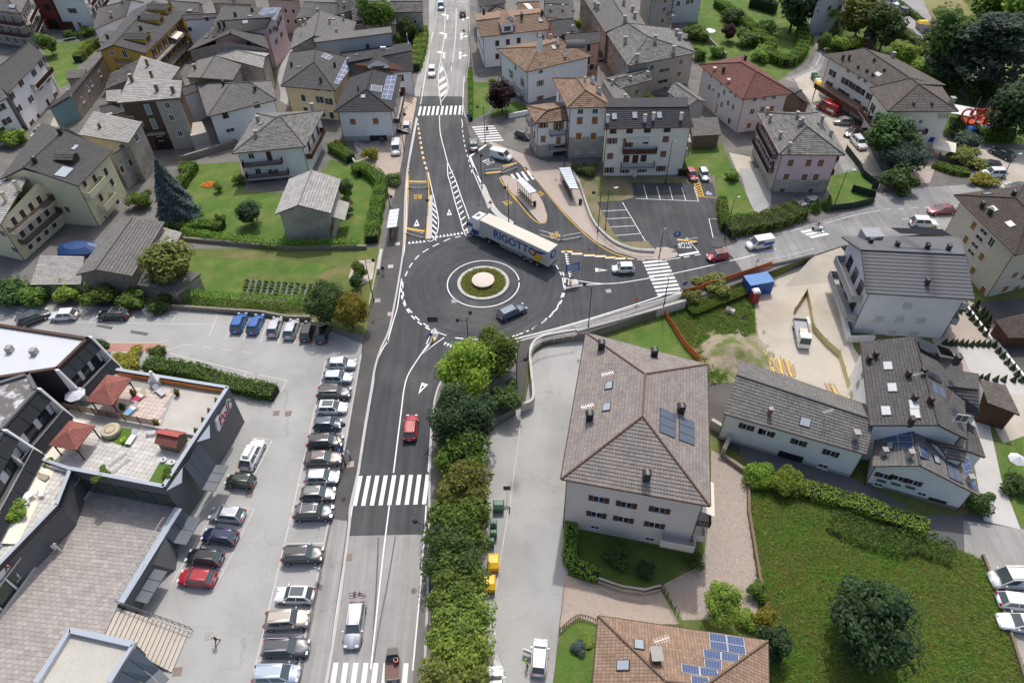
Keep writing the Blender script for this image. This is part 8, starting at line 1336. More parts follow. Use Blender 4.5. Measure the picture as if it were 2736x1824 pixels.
def tree(kind,mat,p,r,hs,label,cat='tree',name=None,trunk=1.5,zc=None,group=None):
 """p = mark at the crown's middle height; r = crown radius; hs = vertical stretch"""
 zz={'round': 1.7,'fine': 1.5,'bush': 1.35,'tuft': 1.3,'cone': 2.4,'column': 4,'spruce': 2.6,'cedar': 1.9}[kind];low_=LOW if LOWP(p) else 0
 z0=low_+(trunk if cat=='tree' else 0);me=crown(kind,mat,int(abs(p[0]*3+p[1])) % 3)
 if cat=='tree':
  t=empty(name or {'cone': 'conifer','spruce': 'spruce_tree','column': 'cypress','cedar': 'cedar_tree'}.get(kind,'tree'),(p[0],p[1],low_),0,label,cat,group);b=MB();tr=max(.06,r*.06);top=Vector((0,0,trunk+zz*r*hs*.55));b.tube((0,0,0),top*.5,tr,tr*.7,8);b.tube(top*.5,top,tr*.7,tr*.25,8)
  for k in range(5):a=k*1.3;b.tube(top*(.4+.08*k),top*(.4+.08*k)+Vector((math.cos(a)*r*.6,math.sin(a)*r*.6,r*.5)),tr*.4,tr*.1,5)
  b.build('trunk',M['bark'],t);o=link('crown',me,t,(0,0,trunk))
 else:o=tag(link(name or 'shrub',me,None,(p[0],p[1],z0)),label,cat,group)
 r*=1.28 if kind in ('round','fine','bush','tuft') else 1.05
 o.scale=(r,r,r*hs);o.rotation_euler.z=random.uniform(0,6.28);return o
def LOWP(p):return p[2]<0 or (p[0]>22 and p[1]<50)
def hedge(pts,w,h,mat,label,z=0,dens=42,s=.17,name='hedge',k=4,core=True):
 P=smooth(pts,k);random.seed(len(label));r=empty(name,(P[0].x,P[0].y,z),0,label,'hedge');o=Vector((P[0].x,P[0].y,0));P=[p-o for p in P]
 for p in P:p.z=0
 Lf,Rt=offsets(P,w*.8);b=MB()
 for i in range(len(P)-1):
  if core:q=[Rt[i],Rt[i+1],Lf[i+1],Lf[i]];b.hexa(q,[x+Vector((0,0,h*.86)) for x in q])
 if core:b.build('dark_core',M['core'],r)  # solid near-black box standing in for the shaded inside of the hedge
 b=MB()
 for i in range(len(P)-1):
  d=P[i+1]-P[i];L=d.length;d.normalize();n=Vector((-d.y,d.x,0));m_=int(L*(w+2*h)*dens)
  for j in range(m_):
   u=random.uniform(0,w+2*h);x=P[i]+d*random.uniform(0,L);wob=1+.1*math.sin(x.x*2.1+x.y*1.7)
   if u<h:q=x-n*w/2*wob+Vector((0,0,u));nn=-n
   elif u<h+w:q=x+n*(u-h-w/2)+Vector((0,0,h*wob));nn=Vector((0,0,1))
   else:q=x+n*w/2*wob+Vector((0,0,u-h-w));nn=n
   leafquad(b,q+rnd()*.09,(nn+rnd()*.8).normalized(),s*random.uniform(.6,1.3))
 b.build('foliage',LF[mat],r);return r
def tufts(poly,n,hgt,mats,name,z=0,seed=1,mat2=.5):
 random.seed(seed);xs=[p[0] for p in poly];ys=[p[1] for p in poly];b=MB();i=0
 while i<n:
  x,y=random.uniform(min(xs),max(xs)),random.uniform(min(ys),max(ys))
  if not in_poly(x,y,poly):continue
  i+=1;g=.5+.5*math.sin(x*.55+1.3*math.sin(y*.4))*math.sin(y*.6+x*.2);mi=0 if random.random()<.25+.6*g else 1
  for k in range(4):
   a=random.uniform(0,6.28);hh=hgt*random.uniform(.5,1.3);d=Vector((math.cos(a),math.sin(a),0));c=Vector((x,y,z))+d*random.uniform(0,.12);s_=Vector((-d.y,d.x,0))*.07;b.poly([c-s_,c+s_,c+d*hh*1.0+Vector((0,0,hh*.7))],mi)
 return tag(b.build(name,[LF[m_] for m_ in mats]),{'grass': 'tall grass'}.get(name,name),kind='stuff')
TREES=(
('fine','maple',(-6.4,59.2,4.5),3.7,1.1,'bright yellow green maple at the roundabout corner'),('fine','mid',(-2.4,63.5,4),3.0,1.2,'mid green maple beside the dropping footpath'),('fine','deep',(-6.4,52.1,4),3.8,1.0,'dark round tree between maple and shrub belt'),('round','purple',(-1,139.6,3),3.0,.95,'purple leaved tree on the small lawn'),
('round','mid',(-32.5,180.6,4.5),4.2,1.2,'leafy tree in front of the patchy stone roof'),('round','dark',(-24.5,179,3),2.4,1.1,'small dark tree above the ivy hedge'),('spruce','spruce',(-58.2,102,4),3.6,1.05,'blue spruce at the edge of the lawn'),('round','olive',(-52.4,83.4,3),3.7,.9,'round fruit tree beside the slate barn'),
('fine','dark',(-26.9,74,3),2.9,1.2,'dark tree behind the golden conifer'),('fine','gold',(-23.3,72.9,3),2.4,1.25,'golden conifer at the car park corner'),('round','mid',(-23.8,84.2,1.6),1.25,1.1,'small tree by the garden gate path'),('round','dark',(-24,82,1.2),1.0,1.1,'dark sapling below the garden gate path'),('round','deep',(-44.9,99.9,1.8),2.1,.85,'dense dark round tree on the lawn'),('round','olive',(-53.9,110.6,2.2),.85,.9,'little standard tree by the orange flowers'),('round','mid',(-50.2,99.8,1.6),.9,1.2,'thin young tree on the lawn'),('round','dark',(-30,107.4,1.8),1.7,1.1,'tree behind the stone barn'),
('fine','deep',(33.7,26.8,1),3.9,.95,'large dark round tree in the meadow'),('round','deep',(24.9,25.9,.4),1.6,1.2,'dark conifer at the corner of the brown roofed house'),('cedar','cedar',(102.8,142.7,7),10.5,.8,'spreading blue green cedar beside the play area'),('round','dark',(98.1,148.8,6),6.0,1.2,'tall dark tree between cedar and hotel'),('round','deep',(73.3,179.5,5),6.0,1.1,'big dark tree at the bend of the garden lane'),('round','light',(82.8,181.5,3),2.8,1.1,'light green tree beside the blue grey house'),('column','deep',(81.2,171.9,3),1.4,.9,'dark cypress in the hotel garden'),('round','olive',(88.2,174.6,4),5.0,.9,'wide olive green tree in the hotel garden'),('round','dark',(90.9,165.8,3.5),4.8,1.0,'dark round tree behind the hotel roof'),('round','light',(91.6,156.5,2.5),3.4,.8,'light green tree between hotel and hedge row'),('round','dark',(71.8,116.2,2),4.4,.8,'dark green tree at the hotel corner'),('tuft','cedar',(72.7,112,1.5),3.6,.8,'grey green juniper below the hotel tree'),('round','deep',(99,123.8,3.5),5.5,.95,'dark tree beside the play ship'),('cone','deep',(89.2,124.9,1.5),1.5,1.0,'small conical yew near the play ship'),('round','light',(127.3,173.6,4),7.5,.9,'bright tree in the thicket at the top east corner'),('round','mid',(125.7,185.9,3),6.5,.7,'low broad tree in the thicket above the mown field'),('round','mid',(131.9,188.8,3),6.5,.8,'broad tree at the very top of the thicket'),('round','mid',(-114.6,175.6,2.2),2.4,1.0,'leafy tree at the edge of the swing lawn'),('round','light',(18.5,181.9,2.5),1.6,1.0,'little bright tree in the old alley yard'),('round','mid',(30.7,139,1.8),1.3,1.2,'little tree growing in the grey alley'),('round','purple',(56.2,174.5,1.5),1.9,.9,'dark red shrub tree in the terraced garden'))
for k,m_,p,r,hs,lb in TREES:tree(k,m_,p,r,hs,lb,trunk=min(1.6,r*.35))
SH=(
('tuft','mid',(-6.6,47.8,1.2),3.3,.95,'feathery shrub, topmost of the belt beside the road'),('tuft','olive',(-6.2,43.6,1),3.2,.9,'olive feathery shrub second in the roadside belt'),('tuft','mid',(-6.3,39,1),3.3,.9,'green feathery shrub third in the roadside belt'),('fine','dark',(-6.6,35.3,1),3.1,.95,'dark shrub beside the yellow bins'),('fine','mid',(-6.6,31.8,1),3.0,.95,'shrub with yellowish tips in the roadside belt'),('fine','vine',(-6.2,28.3,.9),3.2,.85,'broad leaved shrub in the lower roadside belt'),('fine','light',(-6.2,25.1,.8),3.1,.85,'bright broad leaved shrub near the bottom of the roadside belt'),('tuft','olive',(-6,22.5,.8),3.1,.85,'olive shrub at the bottom edge of the roadside belt'),('bush','dark',(-1.1,58.1,.5),2.4,.7,'ground covering shrub under the maple'),
('fine','light',(20.5,29.6,.2),2.0,1.0,'large glossy bush by the courtyard gate'),('bush','mid',(25.2,31.9,-.3),1.05,1.1,'clipped ball shrub at the meadow wall'),('bush','light',(23.3,29,-.4),1.0,1.0,'small light shrub beside the large glossy bush'),('bush','gold',(25.2,28.7,-.3),1.2,1.2,'yellow green shrub near the brown roofed house'),('bush','dark',(10.8,36.3,-.5),1.45,.8,'bigger shrub in the shaded front garden'),('bush','deep',(13.9,34.6,-.6),1.1,.8,'second shrub in the shaded front garden'),('bush','dark',(19.3,35.5,-.6),1.05,.9,'round shrub at the corner of the shaded front garden'),('bush','spruce',(5.9,26.7,-1),.75,.7,'blue dwarf conifer in the little rock garden'),('bush','light',(6.7,27.5,-1.2),.9,.3,'low green ground cover in the little rock garden'),
('tuft','light',(29.4,46.1,-.4),1.7,.9,'pale feathery shrub at the courtyard wall'),('tuft','light',(32.1,45.1,-.4),1.8,.9,'pale feathery shrub at the side road'),('bush','dark',(53.5,41.6,-.4),1.7,.9,'dark ivy bush beside the drive gate'),('bush','dark',(59.2,44.3,-.6),1.5,.8,'clipped dark shrub behind the drive gate'),('bush','gold',(-26.7,121.2,.9),1.6,.95,'round reddish gold shrub in front of the shop house'),('bush','olive',(-33.7,125.6,.8),1.4,.9,'spotted shrub by the ramp wall'),('bush','mid',(-21.7,112.3,.7),1.6,.7,'shrub in the raised planter by the pavement'),('bush','dark',(-29.2,102.3,.7),1.3,.9,'dark shrub beside the stone barn'),('bush','mid',(-50.6,113.5,.8),1.2,.9,'hydrangea at the balcony house'),('bush','light',(-3.1,153.9,.6),.9,.9,'small round shrub on the small lawn'),('bush','mid',(-66.6,106.7,1.4),2.2,.8,'pergola vine beside the cream house'),('bush','light',(-101.8,130.2,1.5),2.8,.7,'bright climbing vine at the west lane'),
('bush','dark',(-78,81,1),3.0,.7,'dark creeper mass at the west end of the bank'),('bush','mid',(-73.3,80.9,1),2.6,.7,'white flowering shrub on the bank'),('bush','light',(-68.4,81.2,1),2.4,.7,'bright climbing shrub on the bank'),('bush','mid',(-63,80.3,1.2),2.5,.8,'shrub against the ivy gable'),('bush','dark',(-61.6,82.5,2.2),1.6,1.1,'ivy clump on the slate barn gable'),('bush','mid',(-57.5,79,.8),2.2,.7,'shrub at the foot of the slate barn'),('bush','dark',(-53.6,78.3,.6),2.0,.6,'shrub at the east end of the bank'),('bush','dark',(-59,69.2,.8),1.6,.9,'dark shrub at the corner of the red bay'),('bush','gold',(-54.5,67,.4),2.6,.3,'yellow flowering bed behind the supermarket'),('bush','mid',(-50.2,68,.5),1.2,.9,'round shrub at the end of the red bay'),
('bush','mid',(48.2,176.5,1.2),3.0,.7,'shrub mass in the garden behind the slate hip roof'),('bush','dark',(50.3,190.8,1),2.0,.9,'dark shrub below the timber brackets'),('bush','mid',(60.2,172,1),3.2,.7,'broad shrub along the garden terrace'),('bush','dark',(60.5,187.1,1.2),3.0,.8,'dark shrub group in the upper garden'),('bush','light',(61.1,163.1,1),2.6,.7,'pale shrub above the red roofed house'),('bush','mid',(46.6,164.2,.9),1.8,.9,'shrub at the gable of the slate hip roof house'),('bush','vine',(51.2,165.5,.8),1.8,.9,'white flowering shrub at the garden wall'),('bush','mid',(66.3,179.1,1.2),3.0,.7,'shrub beside the long garden hedge'),('bush','light',(81.9,168.4,1.2),2.6,.8,'light shrub in the hotel garden'),('bush','light',(85.7,168.2,1.2),2.4,.8,'second light shrub in the hotel garden'),('bush','mid',(78.3,168.5,1.4),1.8,1.4,'pale column shrub at the garden lane'),('bush','light',(95,152.7,1.4),3.4,.7,'bright shrub behind the hotel ridge'),('bush','mid',(115.8,181.1,1),5,.5,'low green thicket at the edge of the mown field'),('bush','mid',(118.2,177.2,1),4,.5,'low green thicket below the broad tree'),('bush','olive',(86.6,114.7,.7),3.2,.5,'juniper bed beside the gravel parking'),('bush','gold',(86.5,107.3,.4),2.4,.4,'yellow juniper at the road corner of the parking'),('bush','cedar',(89.8,120.9,1.2),2.6,.7,'weeping grey green shrub near the play ship'),('bush','dark',(70.2,106.3,1),3.2,.8,'dark shrub at the mouth of the hotel drive'),
('bush','dark',(102.5,140.7,2),4.5,.6,'dark undergrowth at the foot of the cedar'),('bush','dark',(97.5,146.3,1.6),3.8,.7,'dark shrubs below the tall tree behind the hotel'),('bush','mid',(104.8,166.3,1.4),3.4,.8,'green shrub at the end of the hedge row'),('cone','mid',(53.5,100,.8),1.2,.9,'first small clipped conifer at the drive of the pink house'),('cone','mid',(55.8,100.7,.8),1.2,.9,'second small clipped conifer at the drive of the pink house'),('bush','olive',(27.6,78.1,-.6),1.5,.8,'weedy shrub at the end of the white retaining wall'),('bush','olive',(31.1,80.8,-.5),2.6,.5,'weedy shrub below the orange mesh'),('bush','dark',(15.1,114,.6),2.0,.6,'shrubs at the foot of the cream house'),('bush','mid',(13,114.7,.5),1.2,.8,'shrub at the corner of the grey plinth'),('bush','vine',(41.7,110.8,.6),1.4,.8,'pink hydrangea by the stone path'),('bush','mid',(-26.9,177.9,1.5),1.8,1.0,'shrub between the plain block and the ivy hedge'),('bush','mid',(-115,186.7,1),1.8,.8,'shrub below the white house by the swing'),('bush','mid',(-110.8,188,1),2.2,.7,'dark shrub beside the swing lawn'),('bush','mid',(-45.6,43.6,6.6),1.0,.5,'trailing plant on the terrace parapet'),('bush','mid',(-38,43.2,6.7),.8,.8,'shrub on the artificial lawn'),('bush','light',(-53.6,45.6,6.7),.7,.8,'fern at the west end of the planter wall'),('bush','light',(-52.1,45.4,6.7),.6,.8,'fern in the middle of the planter wall'),('bush','light',(-52.6,38.9,6.6),1.2,.7,'bright fern on the west terrace'))
for k,m_,p,r,hs,lb in SH:
 o=tree(k,m_,p,r,hs,lb,'shrub')
 if p[2]>6:o.location.z=TZ+.1
 if 'weedy' in lb:o.location.z=-.9
for p,s,lb,mt,z,kd,pm in POTS:
 t=empty('potted_plant',(p[0],p[1],z),0,lb,'potted plant','potted plants on the roof terrace');MB().lathe([(.01,.0),(.22,0),(.3,.4),(.26,.4),(.01,.36)],12).build('pot',M['wood'],t);o=link('foliage',crown(kd,'dark' if kd=='cone' else 'olive',1),t,(0,0,.35));o.scale=(s*.62,s*.62,s*(.75 if kd=='bush' else .5))
CON=[(62.3,68.3,-1.4),(63,68.1,-1.4),(63.7,68.1,-1.4),(64.5,68.1,-1.4),(65.1,67.9,-1.4),(65.9,67.8,-1.4),(66.8,67.9,-1.4),(67.5,67.8,-1.4),(68.2,67.7,-1.4),(69,67.6,-1.4),(69,66.4,-1.4),(69.1,65.4,-1.4),(69.1,64.2,-1.4),(69.3,63.2,-1.4),(69.3,62,-1.4),(63.9,61.4,-1.4),(64.9,61.5,-1.4),(65.9,61.1,-1.4),(67,61.1,-1.4),(68.3,61,-1.4),(69.3,60.9,-1.4),(67.7,74.9,-1.4),(68.5,75.4,-1.4),(68.7,74.3,-1.4),(68.6,73.2,-1.4),(68.8,72.2,-1.4),(68.9,71,-1.4),(69,69.9,-1.4),(69.9,75.2,-1.4),(69.9,73.6,-1.4),(70,72.9,-1.4),(70,71.9,-1.4)]
ORD='first second third fourth fifth sixth seventh eighth ninth tenth eleventh twelfth thirteenth fourteenth fifteenth'.split()
for i,p in enumerate(CON):
 big=i>27;o=tag(link('conifer',crown('cone','deep',1),None,(p[0],p[1],LOW)),ORD[i]+' small conifer round the gravel yard counted from the modern house' if i<15 else (ORD[i-15]+' small conifer in front of the gabled wing counted from its roof' if i<21 else (ORD[i-21]+' conifer down the white wall by the brick courtyard' if not big else ORD[i-28]+' of the taller conifers beside the brick courtyard wall')),'conifer','clipped conifers round the modern yards');o.scale=(.42,.42,.5) if not big else (.8,.8,.9)
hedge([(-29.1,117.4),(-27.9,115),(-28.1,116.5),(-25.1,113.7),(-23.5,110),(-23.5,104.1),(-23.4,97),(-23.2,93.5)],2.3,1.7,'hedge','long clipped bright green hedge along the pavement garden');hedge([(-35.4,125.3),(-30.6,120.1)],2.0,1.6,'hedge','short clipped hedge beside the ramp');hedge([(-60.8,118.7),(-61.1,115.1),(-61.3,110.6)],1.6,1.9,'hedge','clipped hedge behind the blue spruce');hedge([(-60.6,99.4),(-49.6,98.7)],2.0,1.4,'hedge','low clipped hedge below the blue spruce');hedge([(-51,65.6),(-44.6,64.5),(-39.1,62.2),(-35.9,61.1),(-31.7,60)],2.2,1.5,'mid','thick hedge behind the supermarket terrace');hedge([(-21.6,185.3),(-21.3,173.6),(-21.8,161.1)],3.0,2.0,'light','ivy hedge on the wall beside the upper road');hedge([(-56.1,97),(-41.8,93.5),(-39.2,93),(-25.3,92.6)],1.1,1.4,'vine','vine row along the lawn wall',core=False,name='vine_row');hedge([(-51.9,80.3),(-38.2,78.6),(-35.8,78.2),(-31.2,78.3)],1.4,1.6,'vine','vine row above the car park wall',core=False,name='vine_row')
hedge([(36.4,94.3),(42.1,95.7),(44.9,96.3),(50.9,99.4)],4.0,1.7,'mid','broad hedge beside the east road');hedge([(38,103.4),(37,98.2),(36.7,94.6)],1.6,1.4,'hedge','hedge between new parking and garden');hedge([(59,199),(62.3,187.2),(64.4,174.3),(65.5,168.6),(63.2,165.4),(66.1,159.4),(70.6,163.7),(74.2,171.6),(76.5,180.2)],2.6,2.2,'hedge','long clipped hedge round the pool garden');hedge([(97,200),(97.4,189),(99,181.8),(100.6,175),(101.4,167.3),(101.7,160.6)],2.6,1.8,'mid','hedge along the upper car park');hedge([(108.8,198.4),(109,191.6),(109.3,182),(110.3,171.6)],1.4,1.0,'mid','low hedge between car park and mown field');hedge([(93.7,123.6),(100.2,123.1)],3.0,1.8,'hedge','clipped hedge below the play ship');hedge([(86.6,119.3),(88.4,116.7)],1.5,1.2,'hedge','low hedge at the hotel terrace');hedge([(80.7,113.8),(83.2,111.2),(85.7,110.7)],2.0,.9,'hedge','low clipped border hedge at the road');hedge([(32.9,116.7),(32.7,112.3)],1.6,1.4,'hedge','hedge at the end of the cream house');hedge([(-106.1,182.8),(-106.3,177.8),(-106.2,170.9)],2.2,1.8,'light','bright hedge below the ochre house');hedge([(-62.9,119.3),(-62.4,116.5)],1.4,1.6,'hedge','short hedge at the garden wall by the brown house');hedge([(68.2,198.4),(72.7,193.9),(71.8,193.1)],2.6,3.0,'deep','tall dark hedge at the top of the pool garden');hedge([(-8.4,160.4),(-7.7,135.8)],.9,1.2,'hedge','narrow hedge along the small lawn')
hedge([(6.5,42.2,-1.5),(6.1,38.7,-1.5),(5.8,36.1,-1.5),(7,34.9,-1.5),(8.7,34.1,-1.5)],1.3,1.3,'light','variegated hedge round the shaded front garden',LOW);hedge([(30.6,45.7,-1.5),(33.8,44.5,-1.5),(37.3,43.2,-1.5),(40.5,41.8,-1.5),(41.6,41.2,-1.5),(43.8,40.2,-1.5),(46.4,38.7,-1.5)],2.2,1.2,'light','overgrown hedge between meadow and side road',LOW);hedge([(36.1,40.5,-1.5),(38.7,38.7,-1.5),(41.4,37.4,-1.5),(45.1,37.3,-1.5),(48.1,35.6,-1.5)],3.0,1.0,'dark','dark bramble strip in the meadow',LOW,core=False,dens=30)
MD=xy(meadow);tufts(MD,26000,.4,('grass1','grass2'),'grass',LOW,3);tufts(MD,5000,.5,('light','dry'),'dry_grass',LOW,9);tufts(xy([(23.9,75.9,-1.5),(26.7,77.8,-1.5),(38.2,82.7,-1.5),(36,71.9,-1.5),(31,63.3,-1.5),(27.2,61.5,-1.5),(26.3,65.6,-1.5)]),4200,.4,('grass1','grass2'),'weeds',LOW,5)
tufts([(CX+3.45*math.cos(i/8),CY+3.45*math.sin(i/8)) for i in range(50)],1500,.3,('grass2','dry'),'island_grass',.15,6);tufts(xy([(26.9,77.3),(35.7,80.9),(42.4,82.9),(35.2,78.8),(27.4,75.1)]),1800,.5,('grass1','grass2'),'bank_weeds',-.8,8)
tufts(xy([(127.5,198.1),(124.7,180.8),(122.6,159.3),(190,190),(140,230)]),4000,1.2,('mid','light'),'thicket_grass',0,4)
bed=sheet('vegetable_bed',[(-42.5,85),(-39.6,84.4),(-38.4,84),(-30,82.9),(-30.1,78.9),(-40.5,79.8),(-41.8,80.4)],.022,M['sheet']);random.seed(4)
me=[crown('bush',k,2) for k in ('light','hedge','vine','light')]
for i in range(12):
 for j in range(6):p=lerp(lerp(v3((-41.9,84.2)),v3((-30.5,82.7)),i/11),lerp(v3((-41.6,80.6)),v3((-30.5,79.3)),i/11),j/5);o=link('vegetable',me[(i//2) % 4],bed,(p.x,p.y,.03));s=random.uniform(.3,.5);o.scale=(s,s,s)
# ---------------------------------------------------------------- street furniture,walls,fences
UP=Vector((0,0,1))
def lamp(p,h,arms,label,flat=False,z=0):
 r=empty('street_lamp',(p[0],p[1],z),0,label,'street lamp');MB().tube((0,0,0),(0,0,h),.085,.05,8).tube((0,0,0),(0,0,.5),.13,.11,8).build('post',M['dark'],r)
 for dx,dy in arms:
  e=V(dx,dy,0)
  if flat:MB().bar(V(0,0,h),e*.9+UP*(h+.1),.05,.05).build('arm',M['dark'],r);MB().obox(e*1.15+UP*(h+.1),e*.35,V(-dy,dx,0)*.14,UP*.05).build('lantern',M['w_lightgrey'],r)
  else:MB().path([V(0,0,h-.5),e*.5+UP*(h-.55),e*.9+UP*(h-.3),e*1.2+UP*h],.035).build('arm',M['dark'],r);MB().lathe([(.01,-.3),(.2,-.22),(.3,0),(.2,.22),(.01,.3)],12,c=e*1.2+UP*(h-.15)).build('globe',M['dark'],r)
for p,h,ar,lb,fl,z in (((15,95.1),8,[(-1,.1)],'ball lamp on the curved pavement below the bus stop',0,0),((16.4,95.9),8,[(1,.2)],'straight lamp beside the small new parking bays',1,0),((11.2,71.8),8,[(-.8,.5)],'ball lamp on the white retaining wall',0,0),((22.9,75.9),5.6,[(-.3,.2)],'lamp at the lower end of the east crossing',1,0),((24.2,87.7),5.5,[(.3,.3)],'lamp at the upper end of the east crossing',1,0),((29.1,109.7),8.8,[(.4,-.2)],'tall lamp in front of the cream house',1,0),((36,92.3),8,[(.6,.3)],'lamp at the corner of the new parking and the hedge',1,0),((57.6,101.5),7,[(1,0)],'curved lamp at the green screen fence',1,0),((90.7,108.4),5,[(1,.3)],'lamp at the gravel parking entrance',1,0),((-21.1,78.9),8,[(1,0)],'ball lamp on the garden railing',0,0),((-20.7,48.7),8,[(1,0)],'ball lamp by the pavement man',0,0),((-6.1,67.8),6.4,[(-1,-.3),(.4,.9)],'twin ball lamp at the south arm of the roundabout',0,0),((-9.2,36.5),7,[(-1,.2),(.9,-.5)],'twin ball lamp in the roadside shrub belt',0,0),((.5,60.8,-1.2),6.6,[(1,0)],'ball lamp on the dropping footpath',0,-1.2),((-21.3,104),6.2,[(1,.1)],'ball lamp behind the west bus shelter',0,0),((-20.7,124),8,[(.9,-.2)],'ball lamp by the striped awning',0,0),((-4.5,126.2),8,[(-1,0)],'ball lamp at the side crossing',0,0),((-4.9,109.6),7.5,[(.2,-.8)],'lamp on the tip of the bus bay divider',0,0),((-.1,98.7),7.6,[(-.4,-.6)],'ball lamp behind the lorry cab',0,0),((-8.4,164.8),8,[(-1,0)],'ball lamp by the brown roofed white house',0,0),((10.8,116.4),8,[(-1,.1)],'ball lamp in front of the arched doorway',0,0),((-.1,136.4),6,[(.3,-.3)],'short lamp beside the purple tree',0,0)):lamp(p,h,ar,lb,fl,z)
def shelter(q,n,label,h=2.6):
 Q=[v3(p) for p in q];c=sum(Q,Vector())/4;r=empty('bus_shelter',(c.x,c.y,.12),0,label,'bus shelter');Q=[V(p.x-c.x,p.y-c.y,h) for p in Q]
 for k in range(n):
  a,b=k/n+.008,(k+1)/n-.008;P=[lerp(Q[0],Q[3],a),lerp(Q[1],Q[2],a),lerp(Q[1],Q[2],b),lerp(Q[0],Q[3],b)];MB().hexa([p-UP*.05 for p in P],P).build('roof_panel',gloss('frosted_glass',(.62,.68,.72),.25),r)
 for k in range(n+1):
  a,b=lerp(Q[0],Q[3],k/n),lerp(Q[1],Q[2],k/n);i=lerp(a,b,.2);MB().bar(a-UP*.1,b-UP*.1,.06,.1).build('rafter',M['dark'],r);MB().bar(V(i.x,i.y,0),i-UP*.1,.1,.1).build('post',M['dark'],r)
 i0,i1=lerp(Q[0],Q[1],.35),lerp(Q[3],Q[2],.35);MB().bar(V(i0.x,i0.y,.45),V(i1.x,i1.y,.45),.4,.06).build('bench',M['wood_g'],r)
shelter([(-20.4,94,2.7),(-18.8,94.3,2.7),(-18.9,99.7,2.7),(-20.5,99.3,2.7)],5,'glass roofed bus shelter on the west pavement');shelter([(3.7,103.4,2.7),(5,104,2.7),(2.6,108.6,2.7),(1.5,108,2.7)],6,'glass roofed bus shelter on the bus island');shelter([(10.9,104.7,2.7),(12.4,104.5,2.7),(11.5,111.9,2.7),(9.4,111.7,2.7)],9,'long glass roofed bus shelter in front of the cream house')
def rail(pts,label,h=1.0,mat='rail',gap=1.5,wall=None,z=0,k=4,bars=3,name='railing',cat='railing'):
 P=smooth(pts,k) if k>1 else [v3(p) for p in pts];o=P[0].copy();r=empty(name,o,0,label,cat);P=[p-o+UP*z for p in P];acc=gap;b=MB();pb=MB()
 for a,c in zip(P,P[1:]):
  for j in range(bars):b.bar(a+UP*h*(1-j/bars*.75),c+UP*h*(1-j/bars*.75),.04,.04)
  acc+=(c-a).length
  if acc>=gap:acc=0;MB().bar(a,a+UP*h,.06,.06).build('post',M[mat],r)
 b.build('rails',M[mat],r);return r
wall_strip([(1,57.6,-1.5),(2.6,58.6,-1.5),(2.6,62.5,-1.5),(2.5,66.3,-1.5),(2.9,68.7,-1.5),(4.3,70.2,-1.5),(6.8,70.9,-1.5),(9.5,71.4,-1.5)],.35,0,1.7,M['concrete'],'retaining_wall',k=4,label='curved white retaining wall of the dropping footpath',cat='wall');wall_strip([(9.5,71.1,-1.5),(16.4,73.5,-1.5),(26.5,77.2,-1.5),],.4,0,1.75,M['concrete'],'retaining_wall',label='straight white retaining wall below the east arm',cat='wall')
rail([(9.2,71.1),(16.3,73.7),(25.8,77.8),(25.5,78.9)],'white railing along the straight retaining wall',k=1,gap=2);rail([(2.5,61,.1),(2.4,64.8,.1),(2.8,67.2,.1),(4.2,68.6,.1),(6.7,69.3,.1),(9.3,69.8,.1)],'white railing along the curved retaining wall',gap=.8)
wall_strip([(13.5,106.2),(14.4,98.5),(15.9,94.4),(17.8,91.5),(20.6,89.7),(23.7,89.2)],.3,0,.6,M['concrete'],'parapet_wall',k=4,label='curved white parapet below the bus stop',cat='wall');rail([(13.4,105.3,.6),(14.3,97.6,.6),(15.8,93.6,.6),(17.7,90.7,.6),(20.4,88.9,.6),(23.5,88.5,.6)],'white railing on the curved parapet',.7,gap=1.0);rail([(11.9,115.6),(13.3,108.1), (12.8,111.7,.1),(13.5,106,.1)],'white railing behind the long bus shelter',gap=1.2);rail([(-21.4,91.2),(-21.4,86.5),(-21.4,82.3),(-21.5,75.3)],'white railing at the garden edge of the pavement',gap=1.5);wall_strip([(-21.2,90.9),(-21.1,85.6)],.4,0,.8,M['concrete'],'gate_wall',label='white wall beside the garden gate',cat='wall')
def mesh_fence(pts,label,h,mat,z=0,posts=True):
 P=[v3(p) for p in pts];o=P[0].copy();r=empty('mesh_fence',o,0,label,'fence');P=[p-o for p in P]
 for a,c in zip(P,P[1:]):
  d=(c-a);n=max(1,int(d.length/2.5));s=d.normalized().cross(UP)*.02
  for j in range(n):
   p,q=lerp(a,c,j/n),lerp(a,c,(j+1)/n);t=UP*h*random.uniform(.88,1);MB().hexa([p-s,q-s,q+s,p+s],[p-s+t,q-s+t,q+s+t,p+s+t]).build('mesh_panel',M[mat],r);MB().bar(p,p+UP*(h+.15),.05,.05).build('post',M['wood_g'],r)
M['ymesh']=gloss('yellow_mesh',(.62,.53,.27),.8);M['gmesh']=gloss('green_screen',(.012,.035,.025),.7)
mesh_fence([(26.3,78.7),(29.2,79.7),(31.1,80.5),(35.9,82.5),(41.7,85)],'orange safety mesh along the east road',1.1,'orange');mesh_fence([(23.1,76.2,-1.5),(24.9,69.1,-1.5),(26.4,65.8,-1.5)],'orange safety mesh between lawn and spoil heap',1.2,'orange');mesh_fence([(42.8,75.6,-1.5),(46,79.8,-1.5),(45.2,75.4,-1.5),(44.4,71.8,-1.5),(45.2,68.8,-1.5),(46.3,66.4,-1.5),(45.4,59.9,-1.5),(44.3,56.8,-1.5)],'yellow mesh fence round the building yard',1.2,'ymesh');mesh_fence([(55.9,99.7),(60.3,100.4),(64.5,101.8),(65.4,103.5),(62.1,105.8)],'dark green screen fence below the lawn of the pink house',1.5,'gmesh');mesh_fence([(66.2,120),(66.4,113.6),(66,110.9),(67.3,106.7),(66.1,106.6)],'dark green screen fence along the hotel drive',1.4,'gmesh')
